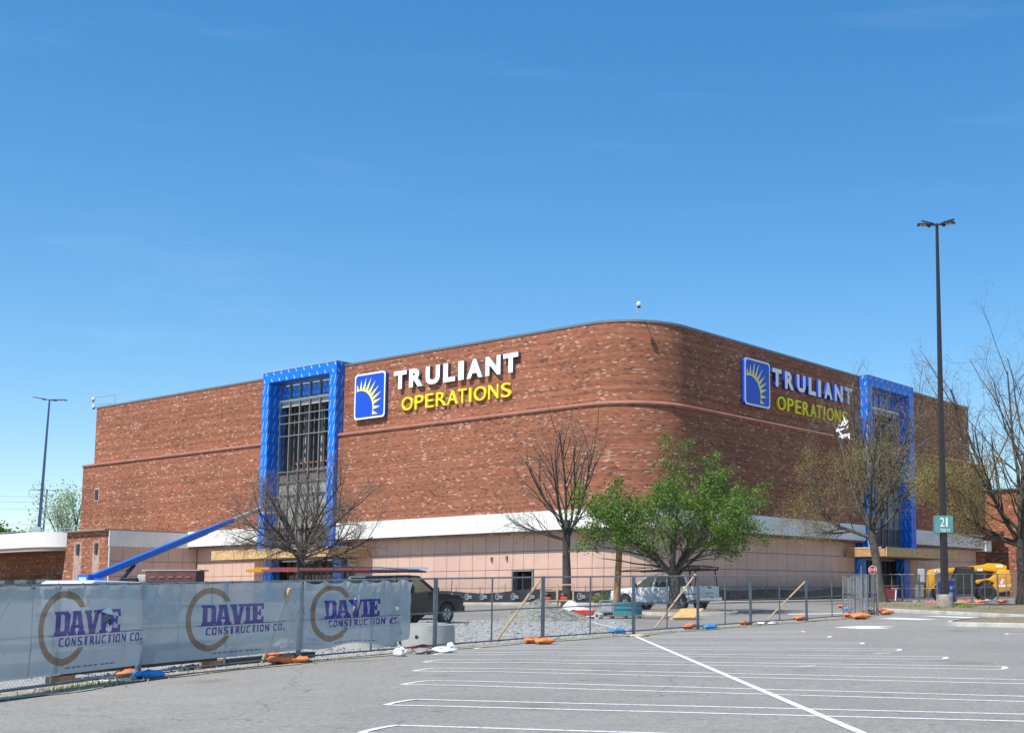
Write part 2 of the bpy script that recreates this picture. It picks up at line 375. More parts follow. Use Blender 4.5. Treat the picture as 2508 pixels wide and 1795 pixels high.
def lot_mat():
    m, nt, b, out = new_mat('worn_asphalt'); L = nt.links.new
    tc = nd(nt, 'ShaderNodeTexCoord')
    def noise(sc, det=5, ro=0.6):
        n = nd(nt, 'ShaderNodeTexNoise'); n.inputs['Scale'].default_value = sc; n.inputs['Detail'].default_value = det; n.inputs['Roughness'].default_value = ro
        L(tc.outputs['Object'], n.inputs['Vector']); return n.outputs['Fac']
    def mr(x, a, b_, c, d):
        n = nd(nt, 'ShaderNodeMapRange'); L(x, n.inputs['Value'])
        for k, v in zip(('From Min', 'From Max', 'To Min', 'To Max'), (a, b_, c, d)): n.inputs[k].default_value = v
        return n.outputs[0]
    def mul(a, b_):
        n = nd(nt, 'ShaderNodeMath', operation='MULTIPLY'); L(a, n.inputs[0])
        if isinstance(b_, float): n.inputs[1].default_value = b_
        else: L(b_, n.inputs[1])
        return n.outputs[0]
    f = mul(mr(noise(0.12, 4), 0.3, 0.7, 0.9, 1.1), mr(noise(1.3, 6, 0.7), 0.3, 0.7, 0.93, 1.07))
    f = mul(f, mr(noise(13, 3, 0.85), 0.28, 0.72, 0.72, 1.3))
    f = mul(f, mr(noise(75, 2, 0.8), 0.3, 0.7, 0.75, 1.25))
    # cracks
    vo = nd(nt, 'ShaderNodeTexVoronoi', feature='DISTANCE_TO_EDGE'); vo.inputs['Scale'].default_value = 0.085
    wv = nd(nt, 'ShaderNodeTexNoise'); wv.inputs['Scale'].default_value = 0.9; wv.inputs['Detail'].default_value = 6; L(tc.outputs['Object'], wv.inputs['Vector'])
    ad = nd(nt, 'ShaderNodeVectorMath', operation='MULTIPLY_ADD'); L(wv.outputs['Color'], ad.inputs[0]); ad.inputs[1].default_value = (1.6, 1.6, 0); L(tc.outputs['Object'], ad.inputs[2]); L(ad.outputs[0], vo.inputs['Vector'])
    f = mul(f, mr(vo.outputs['Distance'], 0.0003, 0.0016, 0.62, 1.0))
    # oil drips, patches and tyre-polished lanes
    f = mul(f, mr(noise(0.55, 2, 0.5), 0.62, 0.72, 1.0, 0.80)); f = mul(f, mr(noise(4.2, 2, 0.4), 0.66, 0.74, 1.0, 0.78))
    f = mul(f, mr(noise(42, 2, 0.6), 0.60, 0.70, 1.0, 1.55))
    vm = nd(nt, 'ShaderNodeVectorMath', operation='SCALE'); vm.inputs[0].default_value = (0.250, 0.234, 0.208); L(f, vm.inputs['Scale'])
    L(vm.outputs[0], b.inputs['Base Color']); b.inputs['Roughness'].default_value = 0.9; b.inputs['Specular IOR Level'].default_value = 0.25
    bp = nd(nt, 'ShaderNodeBump'); bp.inputs['Strength'].default_value = 0.5; bp.inputs['Distance'].default_value = 0.012
    L(noise(60, 3, 0.8), bp.inputs['Height']); L(bp.outputs[0], b.inputs['Normal'])
    return m
def paint_mat():
    m, nt, b, out = new_mat('worn_white_paint'); L = nt.links.new
    tc = nd(nt, 'ShaderNodeTexCoord'); n = nd(nt, 'ShaderNodeTexNoise'); n.inputs['Scale'].default_value = 14; n.inputs['Detail'].default_value = 8; n.inputs['Roughness'].default_value = 0.75
    L(tc.outputs['Object'], n.inputs['Vector'])
    mr = nd(nt, 'ShaderNodeMapRange'); mr.inputs['From Min'].default_value = 0.36; mr.inputs['From Max'].default_value = 0.48; L(n.outputs['Fac'], mr.inputs['Value'])
    mx = nd(nt, 'ShaderNodeMix', data_type='RGBA'); L(mr.outputs[0], mx.inputs[0]); mx.inputs[6].default_value = (0.25, 0.245, 0.24, 1); mx.inputs[7].default_value = (0.70, 0.70, 0.68, 1)
    L(mx.outputs[2], b.inputs['Base Color']); b.inputs['Roughness'].default_value = 0.8
    return m
ASPH = lot_mat(); PAINT = paint_mat()

xs = list(np.concatenate([np.linspace(-700, -60, 12)[:-1], np.arange(-60, 60.1, 2.0), np.linspace(60, 700, 12)[1:]]))
ys = list(np.concatenate([np.linspace(-60, 4, 9)[:-1], np.arange(4, 130.1, 2.0), np.linspace(130, 900, 12)[1:]]))
mb = MB()
mb.add([(x, y, G(x, y)) for y in ys for x in xs], [(j * len(xs) + i, j * len(xs) + i + 1, (j + 1) * len(xs) + i + 1, (j + 1) * len(xs) + i) for j in range(len(ys) - 1) for i in range(len(xs) - 1)])
lot = mb.build('parking_lot', ASPH); tag(lot, 'grey worn asphalt parking lot', None, None, 'structure')

def strip(mb, a, b, w, lift=0.004, n=None, mi=0):
    """painted strip draped on the lot between two ground points"""
    a = np.array(a[:2], float); b = np.array(b[:2], float); L = np.linalg.norm(b - a); d = (b - a) / L; e = V3(-d[1], d[0])[:2] * w / 2
    n = n or max(1, int(L / 1.0)); vs = []
    for i in range(n + 1):
        p = a + (b - a) * i / n
        for q in (p - e, p + e): vs.append((q[0], q[1], G(*q) + lift))
    mb.add(vs, [(2 * i, 2 * i + 2, 2 * i + 3, 2 * i + 1)[::-1] for i in range(n)], mi)
def hairpin(a, b, w=0.80, lw=0.095, close_b=True):
    a = np.array(a[:2]); b = np.array(b[:2]); L = np.linalg.norm(b - a); d = (b - a) / L; e = np.array([-d[1], d[0]])
    mb = MB()
    for s in (-1, 1): strip(mb, a + e * s * w / 2, b + e * s * w / 2, lw)
    for c, sg, on in ((a, -1, True), (b, 1, close_b)):
        if not on: continue
        pr = None
        for i in range(7):
            t = math.pi / 2 - math.pi * i / 6
            p = c + e * math.sin(t) * w / 2 + d * sg * math.cos(t) * w * 0.10
            if pr is not None: strip(mb, pr, p, lw * 1.25, 0.0045, 1)
            pr = p
    return mb
ends = [((933, 1785), None), ((985, 1719), (2508, 1757)), ((1022, 1671), (2508, 1711)), ((1042, 1639), (2508, 1669)), ((1063, 1618), (2452, 1635)), ((1083, 1600), (2308, 1611)),
        ((1180, 1586), (2196, 1591)), ((1330, 1573), (2106, 1575)), ((1470, 1560), (2027, 1559)), ((1600, 1550), (1962, 1546))]
for a, b in ends:
    pa = gp(*a)
    if b is None: pb = pa + V3(11.8, -3.3, 0)
    else:
        pb = gp(*b)
        if b[0] == 2508: pb = pa + (pb - pa) / np.linalg.norm(pb - pa) * 12.4
    hairpin(pa, pb).build('stall_line', PAINT, lot)
mb = MB(); strip(mb, gp(1490, 1530), gp(2150, 1812), 0.125, 0.008); mb.build('centre_line', PAINT, lot)
mb = MB(); strip(mb, gp(-120, 1716), gp(160, 1692), 0.12, 0.008); strip(mb, gp(100, 1701), gp(165, 1694), 0.16, 0.009); mb.build('edge_line', PAINT, lot)
def ground_poly(pts, lift, name, mat, parent, mi=0):
    mb = MB(); P = [gp(*p) for p in pts]; mb.add([(p[0], p[1], p[2] + lift) for p in P], [tuple(range(len(P)))[::-1] if True else None]); return mb.build(name, mat, parent)
ground_poly([(2040, 1536), (2112, 1532), (2200, 1534), (2150, 1536), (2185, 1539), (2110, 1540)], 0.006, 'arrow_marking', PAINT, lot)
ground_poly([(2150, 1515), (2190, 1512), (2300, 1516), (2250, 1518)], 0.006, 'arrow_marking', PAINT, lot)
ground_poly([(2250, 1508), (2300, 1508), (2395, 1511), (2380, 1514)], 0.006, 'arrow_marking', PAINT, lot)
ground_poly([(1930, 1503), (2090, 1500), (2092, 1502), (1932, 1505)], 0.006, 'arrow_marking', PAINT, lot)
hairpin(gp(2470, 1552), gp(2470, 1552) + V3(6, -1.4, 0), 0.7).build('stall_line', PAINT, lot)
for px, py in ((1945, 1632), (2140, 1600)):
    a = gp(px, py); mb = MB(); strip(mb, a, a + V3(0.45, 0.3, 0), 0.1); mb.build('paint_scrap', PAINT, lot)
mb = MB(); strip(mb, gp(1440, 1522), gp(1510, 1541), 0.12, 0.03); mb.build('centre_line', PAINT, lot)
for k, y in enumerate((86.5, 88.2)):
    mb = MB(); strip(mb, (13.0, y - 3.5), (26, y - 9), 0.12, 0.006); mb.build('edge_line', PAINT, lot)

# gravel yard behind the fence
GRAV = M('crushed_stone', (0.36, 0.355, 0.33), 0.95, var=0.35, scale=9, bump=1.0, bscale=22, dirt=(0.22, 0.21, 0.19), dirt_amt=0.55)
yard = [(-16.0, 20.5), (-12.4, 20.6), (-12.1, 24.3), (-10.4, 28.3), (-8.2, 32.4), (-5.9, 36.2), (-3.9, 39.5), (-4.2, 46), (-5.4, 52), (-9, 54.5), (-14, 51), (-19, 46), (-24, 38), (-26, 28), (-22, 20.5)]
mb = MB(); bmv = bmesh.new(); vv = [bmv.verts.new((x, y, 0)) for x, y in yard]; bmv.faces.new(vv); bmesh.ops.triangulate(bmv, faces=bmv.faces[:])
bmesh.ops.subdivide_edges(bmv, edges=bmv.edges[:], cuts=5, use_grid_fill=True)
for v in bmv.verts: v.co.z = G(v.co.x, v.co.y) + 0.012
me = bpy.data.meshes.new('gravel_yard'); bmv.to_mesh(me); bmv.free(); me.materials.append(GRAV)
yo = bpy.data.objects.new('gravel_yard', me); COL.objects.link(yo); tag(yo, 'pale crushed stone yard behind the fence', None, None, 'structure')
rng = random.Random(5)
def inpoly(x, y, poly):
    c = False; j = len(poly) - 1
    for i in range(len(poly)):
        if (poly[i][1] > y) != (poly[j][1] > y) and x < (poly[j][0] - poly[i][0]) * (y - poly[i][1]) / (poly[j][1] - poly[i][1]) + poly[i][0]: c = not c
        j = i
    return c
mb = MB()
def stone(mb, p, r, rng, mi=0):
    vs = []
    for d in ((1, 0, 0), (0, 1, 0), (-1, 0, 0), (0, -1, 0), (0, 0, .8), (0, 0, -.5)):
        vs.append(np.array(p) + np.array(d) * r * rng.uniform(.6, 1.3) + V3(rng.uniform(-1, 1), rng.uniform(-1, 1), 0) * r * .25)
    mb.add(vs, [(0, 1, 4), (1, 2, 4), (2, 3, 4), (3, 0, 4), (1, 0, 5), (2, 1, 5), (3, 2, 5), (0, 3, 5)], mi)
n = 0
while n < 9000:
    x = rng.uniform(-20, -3.5); y = rng.uniform(24, 53)
    if not inpoly(x, y, yard): continue
    stone(mb, (x, y, G(x, y) + 0.02), rng.uniform(0.012, 0.04) if rng.random() < .95 else rng.uniform(.04, .075), rng, rng.choice((0, 0, 1, 2))); n += 1
g1 = M('stone_light', (0.45, 0.44, 0.41), .9, var=.2); g2 = M('stone_mid', (0.30, 0.295, 0.27), .9, var=.2); g3 = M('stone_dark', (0.17, 0.17, 0.16), .9, var=.2)
tag(mb.build('gravel', [g1, g2, g3]), 'loose grey gravel scattered over the yard behind the fence', 'gravel', None, 'stuff')
# dirt verge under the fence line and grass tufts
DIRT = M('sandy_dirt', (0.34, 0.31, 0.25), .95, var=.25, scale=6, bump=.6, bscale=30, dirt=(0.2, 0.2, 0.12), dirt_amt=.5)
fl = [(-13.0, 17.0), (-12.0, 21.5), (-11.8, 24.3), (-10.2, 28.5), (-8.1, 32.4), (-5.9, 36.0), (-3.6, 39.4), (-1.7, 42.8), (0.1, 46.2), (2.3, 49.8), (4.6, 54.0), (6, 57.5)]
mb = MB()
for (a, b) in zip(fl[:-1], fl[1:]):
    n = 6
    for i in range(n):
        p = np.array(a) + (np.array(b) - a) * i / n; q = np.array(a) + (np.array(b) - a) * (i + 1) / n
        dd = (q - p) / np.linalg.norm(q - p); e = np.array([dd[1], -dd[0]])
        w0 = .42 + .12 * math.sin(p[1] * 2.1) ; w1 = .42 + .12 * math.sin(q[1] * 2.1)
        P = [p + e * w0, q + e * w1, q - e * .7, p - e * .7]
        mb.add([(c[0], c[1], G(*c) + 0.016) for c in P], [(0, 1, 2, 3)])
tag(mb.build('dirt_verge', DIRT), 'sandy dirt verge along the foot of the fence', None, None, 'structure')

# islands
CURB = M('curb_concrete', (0.50, 0.48, 0.42), .85, var=.12, scale=3, bump=.3, dirt=(0.16, 0.15, 0.13), dirt_amt=.75)
MULCH = M('bark_mulch', (0.20, 0.155, 0.10), .95, var=.4, scale=14, bump=1.0, bscale=26, dirt=(0.34, 0.29, 0.19), dirt_amt=.7)
def island(poly, label, mound, curb_h=0.15):
    """planted island: kerb stones as parts round a mounded bed"""
    P = [np.array(p, float) for p in poly]; c = sum(P) / len(P)
    t = thing('planting_island', label, 'island', (c[0], c[1], G(*c)))
    t['kind'] = 'structure'; del t['category']
    # smooth loop
    loop = []
    k = len(P)
    for i in range(k):
        a, b, d, e = P[i - 1], P[i], P[(i + 1) % k], P[(i + 2) % k]
        for j in range(6):
            s = j / 6; loop.append(.5 * (2 * b + (d - a) * s + (2 * a - 5 * b + 4 * d - e) * s * s + (3 * b - a - 3 * d + e) * s ** 3))
    n = len(loop); nrm = []
    for i in range(n):
        d = loop[(i + 1) % n] - loop[i - 1]; d /= np.linalg.norm(d); e = np.array([-d[1], d[0]])
        if np.dot(e, c - loop[i]) < 0: e = -e
        nrm.append(e)
    acc = []; ln = 0; 
    for i in range(n):
        acc.append(i); ln += np.linalg.norm(loop[(i + 1) % n] - loop[i])
        if ln > 2.6 or i == n - 1:
            ids = acc + [(i + 1) % n]; mb = MB(); m_ = len(ids)
            vs = []
            for q in ids:
                p = loop[q]; e = nrm[q]; g = G(*p); p2 = p + e * .17
                if q == ids[0]: tt = loop[ids[1]] - p; p = p + tt / np.linalg.norm(tt) * .008; p2 = p + e * .17
                vs += [(p[0], p[1], g - .05), (p[0] + e[0] * .02, p[1] + e[1] * .02, g + curb_h - .02), (p[0] + e[0] * .05, p[1] + e[1] * .05, g + curb_h), (p2[0], p2[1], g + curb_h), (p2[0], p2[1], g - .05)]
            fs = [(5 * a + j, 5 * a + 5 + j, 5 * a + 6 + j, 5 * a + 1 + j) for a in range(m_ - 1) for j in range(4)] + [(0, 1, 2, 3, 4), tuple(5 * (m_ - 1) + j for j in (4, 3, 2, 1, 0))]
            mb.add(vs, fs); mb.build('kerb_stone', CURB, t, world=True); acc = []; ln = 0
    mb = MB(); rings = 5; vs = []
    for r in range(rings):
        s = r / rings
        for i in range(n):
            p = (loop[i] + nrm[i] * .16) * (1 - s) + c * s
            vs.append((p[0], p[1], G(*p) + curb_h - .03 + mound * (1 - (1 - s) ** 2) + .03 * math.sin(p[0] * 3.1) * math.cos(p[1] * 2.3)))
    vs.append((c[0], c[1], G(*c) + curb_h + mound)); 
    fs = [(r * n + i, r * n + (i + 1) % n, (r + 1) * n + (i + 1) % n, (r + 1) * n + i) for r in range(rings - 1) for i in range(n)] + [((rings - 1) * n + i, (rings - 1) * n + (i + 1) % n, len(vs) - 1) for i in range(n)]
    mb.add(vs, fs); mb.build('mulch_bed', MULCH, t, smooth='all', world=True)
    return t
island([(6.2, 66), (7.3, 61.5), (9.6, 56.2), (12.0, 51.2), (16, 46.5), (20, 50), (17.5, 66), (14.5, 72), (10.8, 80), (8.6, 82), (7.0, 78)], 'long mulched island with kerb under the tall lamp post and two trees', .05)
island([(7.2, 45.0), (8.6, 43.6), (11.5, 42.0), (15, 43.5), (14, 47.5), (10.5, 49.8), (8.4, 48.3)], 'small kerbed island with bare gravel bed at the lot end', .10)
island([(-5.8, 60.2), (-3.0, 57.6), (-0.6, 58.6), (-1.0, 62.0), (-3.6, 64.2), (-5.6, 63)], 'small worn island round the leafy green tree behind the fence', .10)

# ================================================================== the store
OFF = 0.55
C0 = np.array([-6.8426, 79.6878, 0.0]); R0 = 4.6
ZB = 0.9       # walls start below ground
def pp(t, o, z=0.0):
    """plan point: t<0 along the sunlit facade, t>0 along the shaded one, o metres proud of the panelled wall"""
    q = o - OFF
    if t <= -R0: p = C0 + A * (-t) + NL * q
    elif t >= R0: p = C0 + B * t + NR * q
    else:
        f = (t + R0) / (2 * R0) * math.pi / 2; cc = C0 + R0 * (A + B); p = cc + (math.cos(f) * NL + math.sin(f) * NR) * (R0 + q)
    return V3(p[0], p[1], z)
def tn(t):
    if t <= -R0: return NL
    if t >= R0: return NR
    f = (t + R0) / (2 * R0) * math.pi / 2; return math.cos(f) * NL + math.sin(f) * NR
def arc(t):
    if t <= -R0: return t + R0 - R0 * math.pi / 4
    if t >= R0: return t - R0 + R0 * math.pi / 4
    return t * math.pi / 4
def tsteps(t0, t1, big=4.0, small=0.3):
    ts = [t0]
    t = t0
    while t < t1 - 1e-6:
        if t < -R0 - 1e-6: t2 = min(t + big, -R0, t1)
        elif t < R0 - 1e-6: t2 = min(t + small, R0, t1)
        else: t2 = min(t + big, t1)
        ts.append(t2); t = t2
    return ts
def slab(mb, t0, t1, o0, o1, z0, z1, mi=0, ends=True, ztop=None):
    """solid wall strip from offset o0 (inner) to o1 (outer); brick UVs on its faces"""
    ts = tsteps(t0, t1)
    for a, b in zip(ts[:-1], ts[1:]):
        ua, ub = arc(a), arc(b)
        O = [pp(a, o1, z0), pp(b, o1, z0), pp(b, o1, z1), pp(a, o1, z1)]; I = [pp(a, o0, z0), pp(b, o0, z0), pp(b, o0, z1), pp(a, o0, z1)]
        mb.quad(O[0], O[1], O[2], O[3], mi, [(ua, z0), (ub, z0), (ub, z1), (ua, z1)])
        mb.quad(I[1], I[0], I[3], I[2], mi, [(ub, z0), (ua, z0), (ua, z1), (ub, z1)])
        mb.quad(O[3], O[2], I[2], I[3], mi, [(ua, 0), (ub, 0), (ub, .3), (ua, .3)])
        mb.quad(O[1], O[0], I[0], I[1], mi, [(ua, 0), (ub, 0), (ub, .3), (ua, .3)])
    if ends:
        for t, s in ((t0, 1), (t1, -1)):
            q = [pp(t, o0, z0), pp(t, o1, z0), pp(t, o1, z1), pp(t, o0, z1)]; uv = [(o0, z0), (o1, z0), (o1, z1), (o0, z1)]
            if s < 0: q = q[::-1]; uv = uv[::-1]
            mb.quad(*q, mi, uv)
    return mb
BRK = brick_mat('red_brick'); 
store = thing('brick_store', 'huge two tier red brick store with rounded corner and pink panelled ground floor', 'building', (C0[0], C0[1], 1.44))
F1 = (-40.15, -30.5); F2 = (28.85, 37.4)          # the two entrance bays
ZP, ZBAND, ZF1, ZF0 = 20.18, 14.8, 7.70, 6.37
LU, LL_ = -68.0, -69.2; RU, RL_ = 50.8, 53.4
COPE = M('grey_coping', (0.22, 0.22, 0.225), .45, metal=.4, var=.1); BAND = M('terracotta_band', (0.34, 0.15, 0.105), .7, var=.15, scale=2, dirt=(.2, .09, .07), dirt_amt=.5)
for a, b in ((LU, F1[0]), (F1[1], F2[0]), (F2[1], RU)):
    slab(MB(), a, b, 0.2, OFF, ZBAND - .2, ZP, 0).build('upper_wall', BRK, store, world=True)
    mb = slab(MB(), a, b, 0.15, OFF + .05, ZP + .002, ZP + .16); mb.build('coping', COPE, store, world=True)
for a, b in ((LL_, F1[0]), (F1[1], F2[0]), (F2[1], RL_)):
    slab(MB(), a, b, 0.2, OFF + .40, ZF1 - .02, ZBAND - .12, 0).build('lower_wall', BRK, store, world=True)
    # sloped cap moulding
    mb = MB(); ts = tsteps(a, b); prof = [(OFF + .40, ZBAND - .30), (OFF + .50, ZBAND - .26), (OFF + .52, ZBAND - .16), (OFF + .44, ZBAND - .06), (OFF - .02, ZBAND + .06), (OFF - .02, ZBAND - .30)]
    for i, t in enumerate(ts):
        mb.add([pp(t, o, z) for o, z in prof], [])
    k = len(prof)
    for i in range(len(ts) - 1):
        for j in range(k):
            j2 = (j + 1) % k; mb.f.append((i * k + j, (i + 1) * k + j, (i + 1) * k + j2, i * k + j2)); mb.m.append(0); mb.uv.append(None)
    mb.f += [tuple(range(k - 1, -1, -1)), tuple((len(ts) - 1) * k + j for j in range(k))]; mb.m += [0, 0]; mb.uv += [None, None]
    mb.build('band_moulding', BAND, store, world=True)
# return walls and roof
def ret(t_end, o_out, depth_dir, L, z0, z1, name):
    mb = MB(); p = pp(t_end, o_out - .001); q = p + depth_dir * L; th = 0.35
    inn = (-A if t_end < 0 else -B) * th
    mb.quad((*q[:2], z0), (*p[:2], z0), (*p[:2], z1), (*q[:2], z1), 0, [(L, z0), (0, z0), (0, z1), (L, z1)])
    p2 = p + inn; q2 = q + inn
    mb.quad((*p2[:2], z0), (*q2[:2], z0), (*q2[:2], z1), (*p2[:2], z1), 0, [(0, z0), (L, z0), (L, z1), (0, z1)])
    mb.quad((*p[:2], z1), (*p2[:2], z1), (*q2[:2], z1), (*q[:2], z1), 0, [(0, 0), (0, .3), (L, .3), (L, 0)])
    return mb.build(name, BRK, store, world=True)
ret(LU, OFF, B, 50.5, ZBAND - .2, ZP, 'upper_wall'); ret(RU, OFF, A, 67.5, ZBAND - .2, ZP, 'upper_wall')
ret(LL_, OFF + .4, B, 53, ZB, ZBAND - .12, 'lower_wall'); ret(RL_, OFF + .4, A, 69, ZB, ZBAND - .12, 'lower_wall')
ROOF = M('roof_membrane', (.45, .45, .44), .8)
for z, e in ((ZP - .9, 0),):
    mb = MB(); q = [pp(LU, 0.3), pp(-R0, 0.3), pp(0, .3), pp(R0, .3), pp(RU, .3), C0 + A * 67.6 + B * 50.4]
    mb.add([(*p[:2], z) for p in q], [tuple(range(6))]); mb.build('roof', ROOF, store, world=True)
# white fascia, pieces butted with narrow joints
FASC = M('white_fascia', (0.80, 0.775, 0.715), .6, var=.05, scale=.8, dirt=(.5, .49, .46), dirt_amt=.35, world=True, streak=.10)
SOFF = M('brown_soffit_trim', (0.13, 0.08, 0.065), .7, var=.3, scale=3, dirt=(.4, .36, .33), dirt_amt=.5)
def fpieces(a, b, cuts):
    c = [a] + cuts + [b]; return list(zip(c[:-1], c[1:]))
fas = fpieces(-50.9, F1[0] - .05, [-46.3]) + fpieces(F1[1] + .05, F2[0] - .05, [-22.4, -14.6, -7.3, 2.0, 9.6, 14.9, 22.2]) + fpieces(F2[1] + .05, 52.6, [45.0])
for a, b in fas:
    slab(MB(), a + .012, b - .012, 0.30, OFF + .46, ZF0, ZF1 - .03).build('fascia_panel', FASC, store, world=True)
mb = slab(MB(), 52.62, 53.9, 0.2, OFF + .75, ZF0 - .25, ZF1 - .55); mb.build('fascia_end', FASC, store, world=True)
for a, b in ((-50.9, F1[0] - .05), (F1[1] + .05, F2[0] - .05), (F2[1] + .05, 52.6)):
    slab(MB(), a, b, 0.02, OFF + .36, ZF0 - .17, ZF0 - .003).build('soffit_trim', SOFF, store, world=True)
# pink panelled wall
PINK = M('pink_panel', (0.60, 0.40, 0.315), .75, var=.06, scale=.9, bump=.12, bscale=60, dirt=(.47, .32, .26), dirt_amt=.5, world=True, streak=.05)
GROUT = M('panel_joint', (0.20, 0.115, 0.095), .9, var=.1)
PW = 1.318
DOOR = (-12.05, -10.0)
for a, b in ((-50.9, F1[0]), (F1[1], DOOR[0]), (DOOR[1], F2[0]), (F2[1], RL_)):
    slab(MB(), a, b, -.35, 0.0, ZB, ZF0 - .1).build('panel_backing', GROUT, store, world=True)
slab(MB(), DOOR[0], DOOR[1], -.35, 0.0, 3.74, ZF0 - .1).build('panel_backing', GROUT, store, world=True)
rows = [(1.12, 2.485), (2.515, 3.745), (3.775, 5.015), (5.045, 6.29)]
pm = {}
def panel_mesh(w, h):
    k = (round(w, 3), round(h, 3))
    if k not in pm:
        e = .012; vs = [(-w / 2, -h / 2, 0), (w / 2, -h / 2, 0), (w / 2, h / 2, 0), (-w / 2, h / 2, 0), (-w / 2 + e, -h / 2 + e, .03), (w / 2 - e, -h / 2 + e, .03), (w / 2 - e, h / 2 - e, .03), (-w / 2 + e, h / 2 - e, .03)]
        m_ = MB(); m_.add(vs, [(4, 5, 6, 7), (0, 1, 5, 4), (1, 2, 6, 5), (2, 3, 7, 6), (3, 0, 4, 7)]); pm[k] = m_.mesh('panel', PINK)
    return pm[k]
org = worg(store)
def cols(a, b):
    n = max(1, round((b - a) / PW)); return [(a + (b - a) * i / n, a + (b - a) * (i + 1) / n) for i in range(n)]
tcols = []
for a, b in ((-50.8, F1[0] - .05), (F1[1] + .9, DOOR[0]), (DOOR[0], DOOR[1]), (DOOR[1], F2[0] - .1), (F2[1] + .1, 53.0)):
    tcols += [(c, (a, b) == DOOR) for c in cols(a, b)]
for (a, b), dr in tcols:
    tm = (a + b) / 2; pa, pb = pp(a, 0), pp(b, 0); w = np.linalg.norm(pb - pa) - .026; nn = tn(tm); ang = math.atan2(nn[1], nn[0]) + math.pi / 2
    for r, (z0, z1) in enumerate(rows):
        if dr and r < 2: continue
        c = (pa + pb) / 2 + nn * 0.004; inst('panel', panel_mesh(w, z1 - z0), store, (c[0] - org[0], c[1] - org[1], (z0 + z1) / 2 - org[2]), (math.pi / 2, 0, ang))
# service door opening in the pink wall
DARKV = M('dark_interior', (.03, .028, .026), .9, var=.3); STEEL = M('grey_steel', (.32, .325, .33), .5, metal=.6, var=.15); DOORG = M('dark_door', (.09, .085, .085), .5)
mb = MB(); nn = tn(DOOR[0]); 
for t in (DOOR[0] + .05, DOOR[1] - .05): mb.box(pp(t, -.1, 2.4), (.1, .5, 2.66), ax=(A, NL, V3(0, 0, 1)))
mb.box(pp(sum(DOOR) / 2, -.1, 3.69), (2.05, .5, .1), ax=(A, NL, V3(0, 0, 1))); dfr = mb.build('door_frame', STEEL, store, world=True)
mb = MB(); mb.box(pp(sum(DOOR) / 2, -2.2, 2.4), (4, .1, 3.4), ax=(A, NL, V3(0, 0, 1))); mb.box(pp(-13.0, -1.3, 2.4), (.1, 1.9, 3.4), ax=(A, NL, V3(0, 0, 1))); mb.box(pp(-9.0, -1.3, 2.4), (.1, 1.9, 3.4), ax=(A, NL, V3(0, 0, 1))); mb.box(pp(-11, -1.3, 4.15), (4, 1.9, .1), ax=(A, NL, V3(0, 0, 1))); mb.build('vestibule', M('vestibule_wall', (.10, .09, .085), .9), store, world=True)
mb = MB(); mb.box(pp(-11.1, -.45, 2.35), (.05, .95, 2.4), ax=(A, NL, V3(0, 0, 1))); dr_ = mb.build('door', DOORG, store, world=True)
mb = MB(); mb.box(pp(-11.05, -.1, 2.3), (.05, .12, .08), ax=(A, NL, V3(0, 0, 1))); mb.build('door_handle', STEEL, dr_, world=True)
for t, z in ((-14.1, 4.55), (-12.6, 4.6)):
    mb = MB(); mb.box(pp(t, .08, z), (.16, .14, .3), ax=(A, NL, V3(0, 0, 1))); mb.build('wall_fitting', M('rust_brown', (.22, .13, .09), .8), store, world=True)
# wall vent on the lower brick tier
def vent(t, o, z, w, h, parent, name='vent'):
    X = A if t < 0 else B; N = NL if t < 0 else NR
    mb = MB(); mb.box(pp(t, o + .02, z), (w, .1, h), ax=(X, N, V3(0, 0, 1))); v = mb.build(name, M('vent_dark', (.045, .055, .055), .6), parent, world=True)
    mb = MB()
    for i in range(6): mb.box(pp(t, o + .09, z - h / 2 + h * (i + .5) / 6), (w * .9, .05, h * .05), ax=(X, N, V3(0, 0, 1)))
    mb.build('louvre', M('vent_slat', (.09, .1, .1), .5), v, world=True)
vent(-66.4, OFF + .4, 11.75, .55, .95, store)
mb = MB(); mb.box(pp(-66.4, OFF + .412, 11.75), (.85, .02, 1.3), ax=(A, NL, V3(0, 0, 1))); mb.build('mortar_patch', M('lime_mortar', (.48, .33, .27), .9, var=.3, scale=5), store, world=True)

